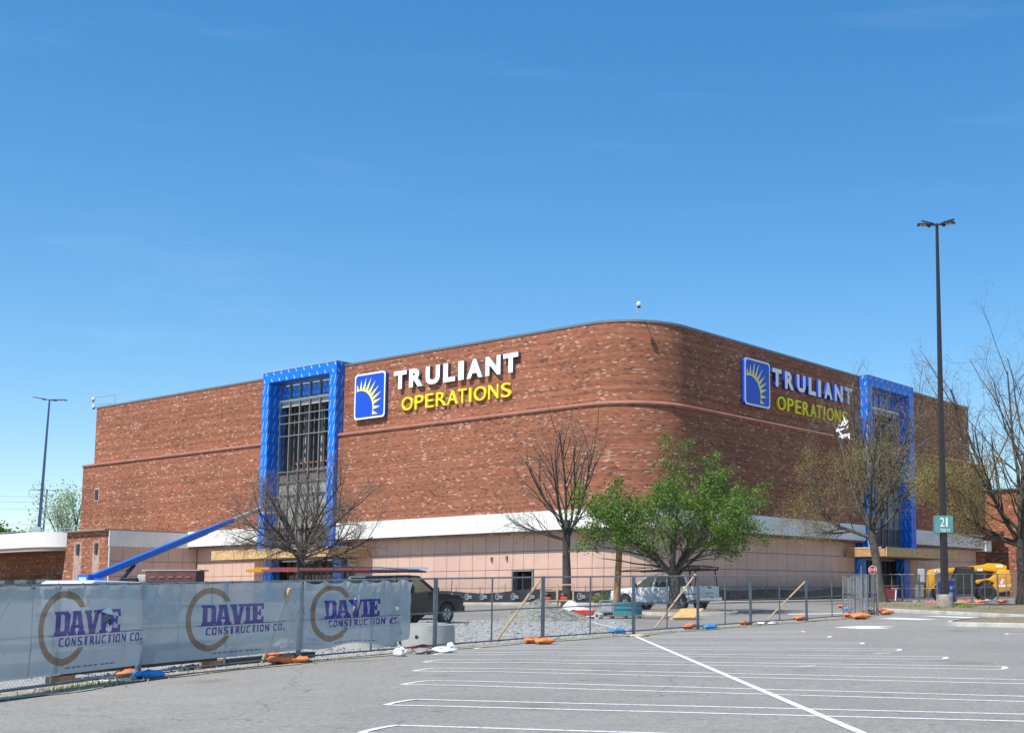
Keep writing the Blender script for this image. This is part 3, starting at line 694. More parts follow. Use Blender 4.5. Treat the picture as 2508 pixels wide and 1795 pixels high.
# ---------------- blue wrapped entrance frames
def wrap_mat():
    m, nt, b, out = new_mat('blue_weather_wrap'); L = nt.links.new
    uv = nd(nt, 'ShaderNodeUVMap'); sx = nd(nt, 'ShaderNodeSeparateXYZ'); L(uv.outputs[0], sx.inputs[0])
    def mt(op, a, b_=0.0):
        n = nd(nt, 'ShaderNodeMath', operation=op)
        for i, v in enumerate((a, b_)):
            if isinstance(v, (int, float)): n.inputs[i].default_value = v
            else: L(v, n.inputs[i])
        return n.outputs[0]
    # printed slanting word marks: cells .62 x .62, slash inside each
    fx = mt('SUBTRACT', mt('FRACT', mt('DIVIDE', sx.outputs[0], .5)), .5); fy = mt('SUBTRACT', mt('FRACT', mt('DIVIDE', sx.outputs[1], 1.0)), .5)
    d = mt('ABSOLUTE', mt('SUBTRACT', fx, mt('MULTIPLY', fy, .55))); inl = mt('LESS_THAN', d, .065); ine = mt('LESS_THAN', mt('ABSOLUTE', fy), .36)
    k = mt('MULTIPLY', inl, ine)
    n1 = nd(nt, 'ShaderNodeTexNoise'); n1.inputs['Scale'].default_value = 1.1; n1.inputs['Detail'].default_value = 5; L(uv.outputs[0], n1.inputs['Vector'])
    mx = nd(nt, 'ShaderNodeMix', data_type='RGBA'); L(mt('MULTIPLY', k, .65), mx.inputs[0]); mx.inputs[6].default_value = (.004, .165, .70, 1); mx.inputs[7].default_value = (.48, .68, .92, 1)
    vm = nd(nt, 'ShaderNodeVectorMath', operation='SCALE'); L(mx.outputs[2], vm.inputs[0]); L(mt('ADD', mt('MULTIPLY', n1.outputs['Fac'], .4), .8), vm.inputs['Scale'])
    L(vm.outputs[0], b.inputs['Base Color']); b.inputs['Roughness'].default_value = .35; b.inputs['Specular IOR Level'].default_value = .5
    bp = nd(nt, 'ShaderNodeBump'); bp.inputs['Strength'].default_value = .5; bp.inputs['Distance'].default_value = .05; n2 = nd(nt, 'ShaderNodeTexNoise'); n2.inputs['Scale'].default_value = 2.2; n2.inputs['Detail'].default_value = 3; L(uv.outputs[0], n2.inputs['Vector']); L(n2.outputs['Fac'], bp.inputs['Height']); L(bp.outputs[0], b.inputs['Normal'])
    return m
WRAP = wrap_mat()
OSB = M('raw_plywood', (.64, .41, .18), .8, var=.3, scale=6, dirt=(.38, .24, .12), dirt_amt=.55); LUM = M('pine_lumber', (.58, .43, .27), .8, var=.2, scale=5)
def uvbox(mb, c, size, ax, slant=1):
    """box with metre UVs per face"""
    n0 = len(mb.v); mb.box(c, size, ax=ax); 
    X, Y, Z = size
    dims = [None] * 6
    for q in range(6):
        f = mb.f[-6 + q]; P = [np.array(mb.v[i]) for i in f]
        uv = []
        for p in P:
            r = p - np.array(c, float); l = [np.dot(r, np.array(a, float)) for a in ax]
            if q in (0, 1): uv.append((l[0], l[1]))
            elif q in (2, 4): uv.append((l[0] * slant, l[2]))
            else: uv.append((l[1] * slant, l[2]))
        mb.uv[-6 + q] = uv
def entrance(t0, t1, zt, label):
    X = A if t0 < 0 else B; N = NL if t0 < 0 else NR; Z = V3(0, 0, 1); sg = -1 if t0 < 0 else 1
    lw = .87; of = OFF + .78; ob = -.3; zc = 5.55
    fr = bpy.data.objects.new('entrance_frame', None); COL.objects.link(fr); fr.parent = store; c = pp((t0 + t1) / 2, 0, 1.44); fr.location = tuple(c - org); fr['label'] = label
    for s, t in ((0, t0 + lw / 2), (1, t1 - lw / 2)):
        mb = MB(); uvbox(mb, pp(t, (of + ob) / 2, (zc + zt - lw) / 2), (lw, of - ob, zt - lw - zc), (X, N, Z), -1); mb.build('frame_post', WRAP, fr, world=True)
        # wider wrapped pier under the canopy
        mb = MB(); uvbox(mb, pp(t + (.15 if s else -.15) * (1), .1, (zc - .6 + ZB) / 2), (1.15, .8, zc - .6 - ZB), (X, N, Z), 1); mb.build('base_pier', WRAP, fr, world=True)
    mb = MB(); uvbox(mb, pp((t0 + t1) / 2, (of + ob) / 2, zt - lw / 2), (t1 - t0, of - ob, lw - .004), (X, N, Z), .5); mb.build('frame_head', WRAP, fr, world=True)
    mb = MB(); mb.box(pp((t0 + t1) / 2, (of + ob) / 2, zt + .02), (t1 - t0 + .06, of - ob + .06, .035), ax=(X, N, Z)); mb.build('plywood_cap', M('pale_ply', (.62, .47, .40), .8), fr, world=True)
    # curtain wall
    cw = bpy.data.objects.new('curtain_wall', None); COL.objects.link(cw); cw.parent = store; cw.location = fr.location
    a, b = t0 + lw, t1 - lw; oc = .15; nb = 6; al = M('mill_aluminium', (.25, .255, .25), .5, metal=.35, var=.1)
    zh = [zt - lw - .1, zt - 2.35, zt - 3.55, zt - 4.25, zt - 5.3, zt - 8.3, zt - 9.15, zt - 10.2, 7.55, 6.1]
    for i in range(nb * 2):
        mb = MB(); mb.box(pp(a + (b - a) * (i + .5) / nb / 2, -.55, (zh[1] + zh[5]) / 2), (.07, .1, zh[1] - zh[5]), ax=(X, N, Z)); mb.build('back_stud', al, cw, world=True)
    for i in range(nb + 1):
        mb = MB(); mb.box(pp(a + (b - a) * i / nb, oc, (zh[0] + zc) / 2), (.11, .2, zh[0] - zc), ax=(X, N, Z)); mb.build('mullion', al, cw, world=True)
    for k, z in enumerate(zh):
        mb = MB(); mb.box(pp((a + b) / 2, oc + .02, z), (b - a, .2, .22 if k == 1 else .075), ax=(X, N, Z)); mb.build('transom', M('white_transom', (.7, .7, .68), .5) if k == 1 else al, cw, world=True)
    for i in range(nb):
        tt = a + (b - a) * (i + .5) / nb; w = (b - a) / nb - .18
        mb = MB(); uvbox(mb, pp(tt, oc - .05, (zh[0] + zh[1]) / 2 + .05), (w, .05, zh[0] - zh[1] - .36), (X, N, Z), 1); mb.build('wrapped_panel', WRAP, cw, world=True)
        mb = MB(); mb.box(pp(tt, oc - .06, zh[1] - .32), (w, .06, .36), ax=(X, N, Z)); mb.build('header_panel', M('grey_header', (.40, .40, .39), .6), cw, world=True)
        mb = MB(); mb.box(pp(tt, oc - .06, (zh[5] + zh[6]) / 2), (w, .06, .7), ax=(X, N, Z)); mb.build('spandrel_panel', M('brown_spandrel', (.14, .115, .095), .7, var=.25), cw, world=True)
        mb = MB(); mb.box(pp(tt, oc - .03, (zh[6] + zh[8]) / 2), (w, .012, zh[6] - zh[8] - .12), ax=(X, N, Z)); mb.build('pane', M('dusty_pane', (.30, .30, .27), .35, var=.25, scale=1.5), cw, world=True)
        mb = MB(); mb.box(pp(tt, oc - .03, (zh[8] + zh[9]) / 2), (w, .012, zh[8] - zh[9] - .12), ax=(X, N, Z)); mb.build('pane', M('brown_spandrel', (.14, .115, .095), .7, var=.25), cw, world=True)
    # room seen through the unglazed bays
    rm = M('bare_room_wall', (.30, .285, .26), .9, var=.25, scale=.6)
    mb = MB(); tc_ = (t0 + t1) / 2
    mb.box(pp(tc_, -5.5, 12.5), (11, .2, 14), ax=(X, N, Z)); mb.build('room_back', rm, cw, world=True)
    for s in (t0 - .4, t1 + .4):
        mb = MB(); mb.box(pp(s, -2.95, 12.5), (.2, 4.8, 14), ax=(X, N, Z)); mb.build('room_side', rm, cw, world=True)
    mb = MB(); mb.box(pp(tc_, -2.95, zt - 2.6), (10, 4.9, .25), ax=(X, N, Z)); mb.build('room_ceiling', M('room_ceiling', (.12, .115, .11), .9), cw, world=True)
    mb = MB(); mb.box(pp(tc_, -2.95, zt - 8.9), (10, 4.9, .5), ax=(X, N, Z)); mb.build('floor_slab', rm, cw, world=True)
    for q in (.15, .42, .58, .72, .88):
        mb = MB(); mb.box(pp(a + (b - a) * q, -1.6, zt - 5.6), (.28, .3, 6.2), ax=(X, N, Z)); mb.build('column', M('column_grey', (.36, .35, .33), .8, var=.2), cw, world=True)
    mb = MB(); mb.box(pp(tc_, -1.4, zt - 7.4), (9, .08, .08), ax=(X, N, Z)); mb.box(pp(tc_, -1.4, zt - 7.9), (9, .08, .08), ax=(X, N, Z)); mb.build('guard_rail', M('orange_mesh', (.55, .2, .08), .8), cw, world=True)
    # dark doorway below the canopy with aluminium studs
    mb = MB(); mb.box(pp(tc_, -1.2, 3.2), (b - a + .6, .1, 4.7), ax=(X, N, Z)); mb.build('doorway_back', M('doorway_dark', (.055, .042, .036), .8, var=.3), cw, world=True)
    for s in (a - .25, b + .25):
        mb = MB(); mb.box(pp(s, -.7, 3.2), (.1, .95, 4.7), ax=(X, N, Z)); mb.build('doorway_side', M('doorway_dark', (.055, .042, .036), .8, var=.3), cw, world=True)
    for i in range(9):
        mb = MB(); mb.box(pp(a + (b - a) * (i + .5) / 9, -.75, 3.0), (.06, .1, 4.0), ax=(X, N, Z)); mb.build('door_stud', M('stud_grey', (.2, .19, .18), .5, metal=.4), cw, world=True)
    mb = MB(); mb.box(pp(tc_, -.6, 4.92), (b - a + .4, .3, .16), ax=(X, N, Z)); mb.build('door_header', al, cw, world=True)
    # timber canopy
    ca = bpy.data.objects.new('entrance_canopy', None); COL.objects.link(ca); ca.parent = store; ca.location = fr.location
    w0, w1 = t0 - 2.2, t1 + 2.2; oo = 4.0; zc0, zc1 = 4.98, 5.72
    if t0 < 0: w0, w1 = -42.3, -27.2
    else: w0, w1 = 26.7, 40.2
    n = 3
    for i in range(n):
        p0 = w0 + (w1 - w0) * i / n; p1 = w0 + (w1 - w0) * (i + 1) / n
        mb = MB(); mb.box(pp((p0 + p1) / 2, oo, (zc0 + zc1) / 2 + (.1 if i == n - 1 and t0 < 0 else 0) * 0), (p1 - p0 - .05, .09, zc1 - zc0), ax=(X, N, Z)); mb.build('fascia_board', OSB, ca, world=True)
        if i: mb = MB(); mb.box(pp(p0, oo - .02, (zc0 + zc1) / 2), (.09, .13, zc1 - zc0 + .05), ax=(X, N, Z)); mb.build('joint_strip', M('brown_strip', (.3, .17, .09), .8), ca, world=True)
    for t in (w0, w1):
        mb = MB(); mb.box(pp(t, oo / 2 + .1, (zc0 + zc1) / 2 - .06), (.09, oo - .35, zc1 - zc0 - .14), ax=(X, N, Z)); mb.build('side_board', M('brown_ply', (.46, .26, .12), .75, var=.2), ca, world=True)
        mb = MB(); mb.box(pp(t, oo / 2 + .1, zc1 - .03), (.14, oo - 1.0, .1), ax=(X, N, Z)); mb.build('cap_board', LUM, ca, world=True)
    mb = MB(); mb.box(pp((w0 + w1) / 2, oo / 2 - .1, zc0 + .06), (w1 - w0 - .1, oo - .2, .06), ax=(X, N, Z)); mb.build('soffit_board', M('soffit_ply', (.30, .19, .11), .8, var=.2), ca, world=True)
    for i in range(9):
        t = w0 + (w1 - w0) * (i + .5) / 9; mb = MB(); mb.box(pp(t, oo / 2, zc0 + .28), (.05, oo - .15, .3), ax=(X, N, Z)); mb.build('joist', LUM, ca, world=True)
    mb = MB(); mb.box(pp(tc_, OFF + .95, zc1 + .04), (t1 - t0, .5, .06), ax=(X, N, Z)); mb.build('flashing', WRAP, ca, world=True)
entrance(*F1, 20.52, 'sunlit blue wrapped frame round the entrance window bay'); entrance(*F2, 20.36, 'shaded blue wrapped frame round the entrance window bay')
# electrical box by the sunlit entrance
mb = MB(); mb.box(pp(-29.3, .25, 4.45), (.62, .4, .8), ax=(A, NL, V3(0, 0, 1))); mb.build('meter_box', M('beige_box', (.6, .54, .44), .6), store, world=True)
mb = MB(); mb.box(pp(-29.55, .2, 3.0), (.5, .35, 3.0), ax=(A, NL, V3(0, 0, 1))); mb.build('conduit_chase', M('brown_chase', (.2, .15, .12), .8), store, world=True)

# ================================================================== wall signs
def tL(px, py, o):
    """t coordinate where the photo column meets the sunlit facade plane at offset o"""
    r = ray(px, py); P0 = C0 + NL * (o - OFF); cpos = V3(0, 0, CAMZ)
    k = (NL @ (P0 - cpos)) / (NL @ r); p = cpos + r * k; return -((p - P0) @ A)
def tR(px, py, o):
    r = ray(px, py); P0 = C0 + NR * (o - OFF); cpos = V3(0, 0, CAMZ)
    k = (NR @ (P0 - cpos)) / (NR @ r); p = cpos + r * k; return (p - P0) @ B
SBLUE = M('sign_blue', (.006, .075, .56), .35, var=.03, spec=.5); SWHITE = M('sign_white', (.86, .86, .85), .4, var=.02); SYEL = M('sign_yellow', (.93, .78, .03), .4, var=.03); SRET = M('letter_return_blue', (.02, .05, .42), .4); SRETG = M('letter_return_grey', (.16, .18, .22), .5)
SRAY = M('sign_pale_yellow', (.92, .80, .22), .4, var=.03)
SFACE = M('sign_face_white', (.92, .92, .92), .4, var=.01)
def rrect(w, h, r, n=6):
    p = []
    for cx_, cy_, a0 in ((w - r, h - r, 0), (r, h - r, 90), (r, r, 180), (w - r, r, 270)):
        for i in range(n + 1):
            a = math.radians(a0 + 90 * i / n); p.append((cx_ + r * math.cos(a), cy_ + r * math.sin(a)))
    return p
TIPS = [(.085, .77), (.22, .865), (.38, .91), (.547, .90), (.69, .82), (.795, .70), (.875, .565), (.885, .415), (.855, .24), (.775, .085)]
def emblem(t_left, t_right, z0, z1, o, X, N, label):
    """cabinet sign: X points to the reader's right"""
    w = abs(t_right - t_left); h = z1 - z0; d = .30; Z = V3(0, 0, 1)
    base = pp(t_left, o, z0); cen = base + X * w / 2
    t = thing('sign_cabinet', label, 'sign', (cen[0], cen[1], z0))
    MB().prism(rrect(w, h, .28), base, X, Z, N, .02, d).build('cabinet', SBLUE, t, world=True)
    # white rim as a ring of quads
    mb = MB(); o1 = rrect(w, h, .28); i1 = [(.13 + x * (w - .26) / w, .13 + y * (h - .26) / h) for x, y in o1]; k = len(o1)
    mb.add([base + X * x + Z * y + N * (d + .012) for x, y in o1] + [base + X * x + Z * y + N * (d + .012) for x, y in i1], [(i, (i + 1) % k, k + (i + 1) % k, k + i) for i in range(k)])
    mb.add([base + X * x + Z * y + N * (d - .06) for x, y in o1] + [base + X * x + Z * y + N * (d + .012) for x, y in o1], [(i, (i + 1) % k, k + (i + 1) % k, k + i) for i in range(k)])
    mb.build('rim', SWHITE, t, world=True)
    cx_, cy_, r = .19, .21, .42
    for x, y in TIPS:
        a = math.atan2(y - cy_, x - cx_); hw = .105; 
        b0 = (cx_ + r * math.cos(a - hw), cy_ + r * math.sin(a - hw)); b1 = (cx_ + r * math.cos(a + hw), cy_ + r * math.sin(a + hw))
        mb = MB(); pts = [b0, (x, y), b1, (cx_ + (r * 1.0) * math.cos(a), cy_ + r * math.sin(a))]
        mb.prism([(u * w, v * h) for u, v in pts], base, X, Z, N, d + .002, d + .022); mb.build('sun_ray', SRAY, t, world=True)
    mb = MB()   # pale glow of rays joined near the arc is the ring segment
    pts = []
    for i in range(15):
        a = math.radians(98 - 112 * i / 14); pts.append((cx_ + r * math.cos(a), cy_ + r * math.sin(a)))
    for i in range(14, -1, -1):
        a = math.radians(98 - 112 * i / 14); rr = r + .05 * math.sin(math.pi * i / 14) + .004; pts.append((cx_ + rr * math.cos(a), cy_ + rr * math.sin(a)))
    k = 15
    mb.add([base + X * u * w + Z * v * h + N * (d + .026) for u, v in pts], [(i, i + 1, 2 * k - 2 - i, 2 * k - 1 - i) for i in range(k - 1)]); mb.build('sun_arc', SRAY, t, world=True)
    return t
def word(chars, spans, z0, z1, o, X, N, label, face, ret_, bold, depth=.24, tf=None):
    """raised letters: spans are (t_start, t_end) of each letter, reader's left to right"""
    Z = V3(0, 0, 1); m0 = pp((spans[0][0] + spans[-1][1]) / 2, o, z0)
    t = thing('wall_lettering', label, 'sign', m0)
    for ch, (a, b) in zip(chars, spans):
        mb = MB(); solid_glyph(mb, ch, bold, pp(a, o + .04, z0), X, Z, N, abs(b - a), z1 - z0, depth, 0, 1); mb.build('letter', [face, ret_], t, world=True)
    return t
s1 = [(605, 760), (790, 955), (990, 1160), (1203, 1345), (1383, 1450), (1485, 1675), (1712, 1892), (1925, 2105)]
ofs = OFF + .34
sp1 = [(tL(840 + a * .2027, 930, ofs), tL(840 + b * .2027, 930, ofs)) for a, b in s1]
word('TRULIANT', sp1, 17.62, 19.02, OFF, -A, NL, 'white raised capitals of the upper word on the sunlit brick wall', SFACE, SRETG, .05)
s2 = [(690, 820), (847, 950), (975, 1075), (1103, 1220), (1238, 1360), (1365, 1475), (1500, 1530), (1560, 1705), (1735, 1855), (1885, 2005)]
sp2 = [(tL(840 + a * .2027, 980, ofs), tL(840 + b * .2027, 980, ofs)) for a, b in s2]
word('OPERATIONS', sp2, 15.93, 16.97, OFF, -A, NL, 'yellow raised capitals of the lower word on the sunlit brick wall', SYEL, SYEL, 0.0, .15)
emblem(tL(868.5, 970, OFF + .31), tL(943, 970, OFF + .31), 15.66, 19.24, OFF, -A, NL, 'blue square sign with yellow sun rays on the sunlit brick wall')
r1 = [(745, 910), (950, 1110), (1145, 1300), (1335, 1465), (1490, 1550), (1590, 1735), (1760, 1905), (1925, 2055)]
sp3 = [(tR(1780 + a * .14985 + 2, 930, OFF + .34), tR(1780 + b * .14985, 930, OFF + .34)) for a, b in r1]
word('TRULIANT', sp3, 17.6, 18.96, OFF, B, NR, 'white raised capitals of the upper word on the shaded brick wall', SWHITE, SRET, .05)
r2 = [(845, 985), (1010, 1110), (1140, 1235), (1260, 1360), (1385, 1480), (1490, 1575), (1600, 1625), (1655, 1765), (1785, 1875), (1900, 1985)]
sp4 = [(tR(1780 + a * .14985 + 1, 990, OFF + .28), tR(1780 + b * .14985, 990, OFF + .28)) for a, b in r2]
word('OPERATIONS', sp4, 15.9, 16.95, OFF, B, NR, 'yellow raised capitals of the lower word on the shaded brick wall', SYEL, SYEL, 0.0, .15)
emblem(tR(1824.5, 930, OFF + .31), tR(1886, 940, OFF + .31), 15.72, 19.2, OFF, B, NR, 'blue square sign with yellow sun rays on the shaded brick wall')

# ================================================================== roof edge cameras on goosenecks
def roofcam(base, direc, arm, h, label, drop=.25):
    t = thing('roof_camera', label, 'camera', base, 0, 'dome cameras on the roof edge'); g = M('galv_pipe', (.5, .51, .52), .4, metal=.7); w = M('dome_white', (.8, .8, .78), .4)
    b = np.array(base); d = np.array(direc); top = b + V3(0, 0, h); e = top + d * arm
    MB().tube(b - V3(0, 0, .5), top, .035, n=8).build('mast', g, t, world=True)
    MB().tube(top - d * .03, e, .03, n=8).build('arm', g, t, world=True)
    MB().bar(top - V3(0, 0, .1) + d * .02, top - V3(0, 0, .45) + d * .02, .06, .06).build('bracket', g, t, world=True)
    mb = MB(); mb.lathe([(.0, .15), (.08, .14), (.16, .07), (.17, -.05), (.14, -.14), (.11, -.17)], e - V3(0, 0, .12), 14); dm = mb.build('housing', w, t, smooth=True, world=True)
    mb = MB(); mb.lathe([(.12, -.17), (.11, -.23), (.07, -.28), (0, -.3)], e - V3(0, 0, .12), 14); mb.build('dome', M('smoked_dome', (.03, .03, .03), .15), t, smooth=True, world=True)
roofcam(pp(-.2, .35, ZP + .16), tn(-.2) * .98 + V3(.05, 0, 0), 1.25, .95, 'white dome camera on a mast above the rounded brick corner')
roofcam(pp(-65.2, .35, ZP + .16), A * .99 + NL * .1, 3.3, .95, 'upper of two dome cameras on long arms at the far roof end')
roofcam(pp(-66.0, .35, ZP + .16), A * .99 + NL * .1, 2.5, .22, 'lower of two dome cameras on long arms at the far roof end')
mb = MB(); mb.lathe([(0, .55), (.35, .5), (.5, .3), (.5, 0)], pp(44.0, -2.0, ZP), 14)
v = mb.build('roof_fan', M('dome_white', (.8, .8, .78), .4), None, smooth=True); tag(v, 'small white vent cap above the shaded parapet', 'vent')

# ================================================================== mall wing at the far left
BRK2 = brick_mat('wing_brick', stain=[(52.25, 53.25, 1.0, 6.75), (55.1, 56.35, 1.0, 6.75)])
wing = thing('mall_wing', 'low brick wing with white curved canopy beside the big store', 'building', (*pp(-54, 7.9)[:2], 1.44))
def wp(u, o, z): p = C0 + A * u + NL * (o - OFF); return V3(p[0], p[1], z)
ub, ue, of = 50.9, 57.6, 7.94
# front face of the block with a flared foot on its far side
mb = MB(); zs = [ZB, 1.6, 2.3, 3.2, 4.5, 6.0, 7.55]; fl_ = [1.6, 1.25, .95, .62, .28, .08, 0]
for i in range(len(zs) - 1):
    q = [wp(ub, of, zs[i]), wp(ub, of, zs[i + 1]), wp(ue + fl_[i + 1], of, zs[i + 1]), wp(ue + fl_[i], of, zs[i])]
    mb.quad(q[3], q[0], q[1], q[2], 0, [(ue + fl_[i], zs[i]), (ub, zs[i]), (ub, zs[i + 1]), (ue + fl_[i + 1], zs[i + 1])])
    q2 = [wp(ue + fl_[i], of - 4.5, zs[i]), wp(ue + fl_[i], of, zs[i]), wp(ue + fl_[i + 1], of, zs[i + 1]), wp(ue + fl_[i + 1], of - 4.5, zs[i + 1])]
    mb.quad(*q2, 0, [(0, zs[i]), (4.5, zs[i]), (4.5, zs[i + 1]), (0, zs[i + 1])])
mb.build('block_wall', BRK2, wing, world=True)
mb = MB(); mb.box(wp((ub + ue) / 2, of / 2 + .2, 7.62), (ue - ub + .14, of + .3, .12), ax=(A, NL, V3(0, 0, 1))); mb.build('block_roof', M('roof_edge_tan', (.28, .22, .17), .8), wing, world=True)
# its shaded side: grey fascia and pink panels
X_ = NL
mb = MB(); mb.box(wp(ub, of / 2, (7.55 + 6.25) / 2), (.3, of - .02, 1.3), ax=(A, NL, V3(0, 0, 1))); mb.build('side_fascia', FASC, wing, world=True)
mb = MB(); mb.box(wp(ub + .3, of / 2, 3.55), (.5, of - .04, 5.4), ax=(A, NL, V3(0, 0, 1))); mb.build('side_backing', GROUT, wing, world=True)
wo_ = worg(wing)
for i in range(6):
    for z0, z1 in rows + [(6.31, 6.32)]:
        if z1 - z0 < .1: continue
        c = wp(ub + .048, of * (i + .5) / 6, (z0 + z1) / 2); w = of / 6 - .02
        inst('panel', panel_mesh(w, z1 - z0), wing, c - wo_, (math.pi / 2, 0, math.atan2(NR[1], NR[0]) + math.pi / 2))
mb = MB(); mb.tube(wp(ub - .06, of - .1, 1.2), wp(ub - .06, of - .1, 7.5), .06, n=8); mb.build('downpipe', M('white_pipe', (.7, .7, .68), .5), wing, world=True)
for u in (55.63, 52.66):
    mb = MB(); mb.box(wp(u, of + .03, 6.1), (.42, .1, .9), ax=(A, NL, V3(0, 0, 1))); v = mb.build('vent', M('vent_dark', (.045, .055, .055), .6), wing, world=True)
    mb = MB()
    for i in range(6): mb.box(wp(u, of + .1, 5.7 + .13 * i + .08), (.36, .04, .04), ax=(A, NL, V3(0, 0, 1)))
    mb.build('louvre', M('vent_slat', (.09, .1, .1), .5), v, world=True)
# canopy: white band with rounded end, pink soffit edge, brick wall behind
def canopy_path(o, r):
    pts = [wp(u, o, 0) for u in (110, 100, 90, 80, 70, 62.6)]
    cc = wp(62.6, o - r, 0)
    for i in range(1, 13):
        a = math.pi / 2 * i / 12; p = cc + NL * r * math.cos(a) - A * r * math.sin(a); pts.append(p)
    return pts
def band(o, r, z0, z1, th, name, mat):
    P = canopy_path(o, r); Q = canopy_path(o - th, r - th); mb = MB(); k = len(P)
    for a in range(k - 1):
        for (p, q, za, zb) in ((P[a], P[a + 1], z0, z1),):
            mb.quad((*p[:2], za), (*q[:2], za), (*q[:2], zb), (*p[:2], zb))
        mb.quad((*Q[a + 1][:2], z0), (*Q[a][:2], z0), (*Q[a][:2], z1), (*Q[a + 1][:2], z1))
        mb.quad((*P[a][:2], z1), (*P[a + 1][:2], z1), (*Q[a + 1][:2], z1), (*Q[a][:2], z1)); mb.quad((*P[a + 1][:2], z0), (*P[a][:2], z0), (*Q[a][:2], z0), (*Q[a + 1][:2], z0))
    return mb.build(name, mat, wing, smooth=True, world=True)
band(8.6, 3.6, 6.43, 7.75, .5, 'canopy_band', FASC); band(8.45, 3.45, 6.12, 6.40, .5, 'canopy_edge', PINK)
mb = MB(); P = canopy_path(8.3, 3.3); mb.add([(*p[:2], 7.6) for p in P] + [(*wp(60, -4, 0)[:2], 7.6), (*wp(110, -4, 0)[:2], 7.6)], [tuple(range(len(P) + 2))]); mb.add([(*p[:2], 6.2) for p in P] + [(*wp(60, -4, 0)[:2], 6.2), (*wp(110, -4, 0)[:2], 6.2)], [tuple(range(len(P) + 1, -1, -1))]); mb.build('canopy_deck', M('soffit_dark', (.12, .1, .09), .9), wing, world=True)
mb = MB(); a, b = wp(56.5, 4.2, 0), wp(112, 4.2, 0); mb.quad((*b[:2], ZB), (*a[:2], ZB), (*a[:2], 6.3), (*b[:2], 6.3), 0, [(112, ZB), (56.5, ZB), (56.5, 6.3), (112, 6.3)]); a2, b2 = wp(56.5, 3.8, 0), wp(112, 3.8, 0); mb.quad((*a2[:2], ZB), (*b2[:2], ZB), (*b2[:2], 6.3), (*a2[:2], 6.3), 0, [(56.5, ZB), (112, ZB), (112, 6.3), (56.5, 6.3)]); mb.build('recess_wall', BRK, wing, world=True)
# low storefront hoods in the recess
for u, w in ((66.3, 2.3), (70.4, 2.2), (74.5, 2.2)):
    mb = MB(); mb.box(wp(u, 5.0, 3.55), (w, 1.2, .32), ax=(A, NL, V3(0, 0, 1))); h_ = mb.build('storefront_hood', M('hood_grey', (.45, .43, .40), .7), wing, world=True)
    for s in (-1, 1): mb = MB(); mb.box(wp(u + s * (w / 2 - .12), 5.3, 2.4), (.24, .4, 2.0), ax=(A, NL, V3(0, 0, 1))); mb.build('hood_leg', M('hood_leg_tan', (.36, .3, .26), .8), h_, world=True)
    mb = MB(); mb.box(wp(u, 4.35, 2.4), (w - .5, .3, 2.0), ax=(A, NL, V3(0, 0, 1))); mb.build('dark_pane', M('dark_glass_pane', (.03, .035, .035), .15), h_, world=True)
for u, w, z, mt_ in ((61.7, 1.1, 3.05, M('orange_bin', (.42, .14, .07), .7)), (60.0, 2.4, 3.1, M('cream_wall', (.58, .47, .40), .8)), (58.2, 1.8, 3.3, PINK)):
    mb = MB(); mb.box(wp(u, 6.3, z / 2 + .5), (w - .03, .4, z - .95), ax=(A, NL, V3(0, 0, 1))); mb.build('planter_wall', mt_, wing, world=True)

# ================================================================== brick annex beyond the shaded facade
annex = thing('brick_annex', 'lower brick annex standing beyond the far end of the shaded facade', 'building', (*pp(57.5, 6)[:2], 1.44))
mb = MB(); va = 58.6; oa = -14.0; ob_ = 42.0; p, q = pp(va, oa), pp(va, ob_)
zt = 12.6
mb.quad((*p[:2], ZB), (*q[:2], ZB), (*q[:2], zt), (*p[:2], zt), 0, [(oa, ZB), (ob_, ZB), (ob_, zt), (oa, zt)])
p2, q2 = p + B * 14, q + B * 14
mb.quad((*q[:2], ZB), (*q2[:2], ZB), (*q2[:2], zt), (*q[:2], zt), 0, [(0, ZB), (14, ZB), (14, zt), (0, zt)])
mb.quad((*p[:2], zt), (*q[:2], zt), (*q2[:2], zt), (*p2[:2], zt), 0, [(0, 0), (1, 0), (1, 1), (0, 1)])
mb.build('annex_wall', BRK, annex, world=True)
mb = MB(); a = pp(va - .06, oa - .4, zt + .07); b = pp(va - .06, ob_, zt + .07); mb.bar(a, b, .4, .16); mb.build('annex_coping', COPE, annex, world=True)

# ================================================================== sidewalk along the store
SIDE = M('sidewalk_concrete', (.52, .48, .40), .9, var=.12, scale=1.2, bump=.2, dirt=(.36, .25, .17), dirt_amt=.6)
mb = MB()
for t0, t1 in ((-50.5, 53.0),):
    ts = tsteps(t0, t1, 2.6, .4)
    for a, b in zip(ts[:-1], ts[1:]):
        def gz(t, o): p = pp(t, o); return V3(p[0], p[1], G(p[0], p[1]) + .13)
        A0, A1, B1, B0 = gz(a, -.2), gz(b, -.2), gz(b, 4.3), gz(a, 4.3)
        mb.quad(B0, B1, A1, A0); mb.quad(B0 - V3(0, 0, .25), B1 - V3(0, 0, .25), B1, B0)
tag(mb.build('sidewalk', SIDE), 'pale concrete sidewalk along the store', None, None, 'structure')

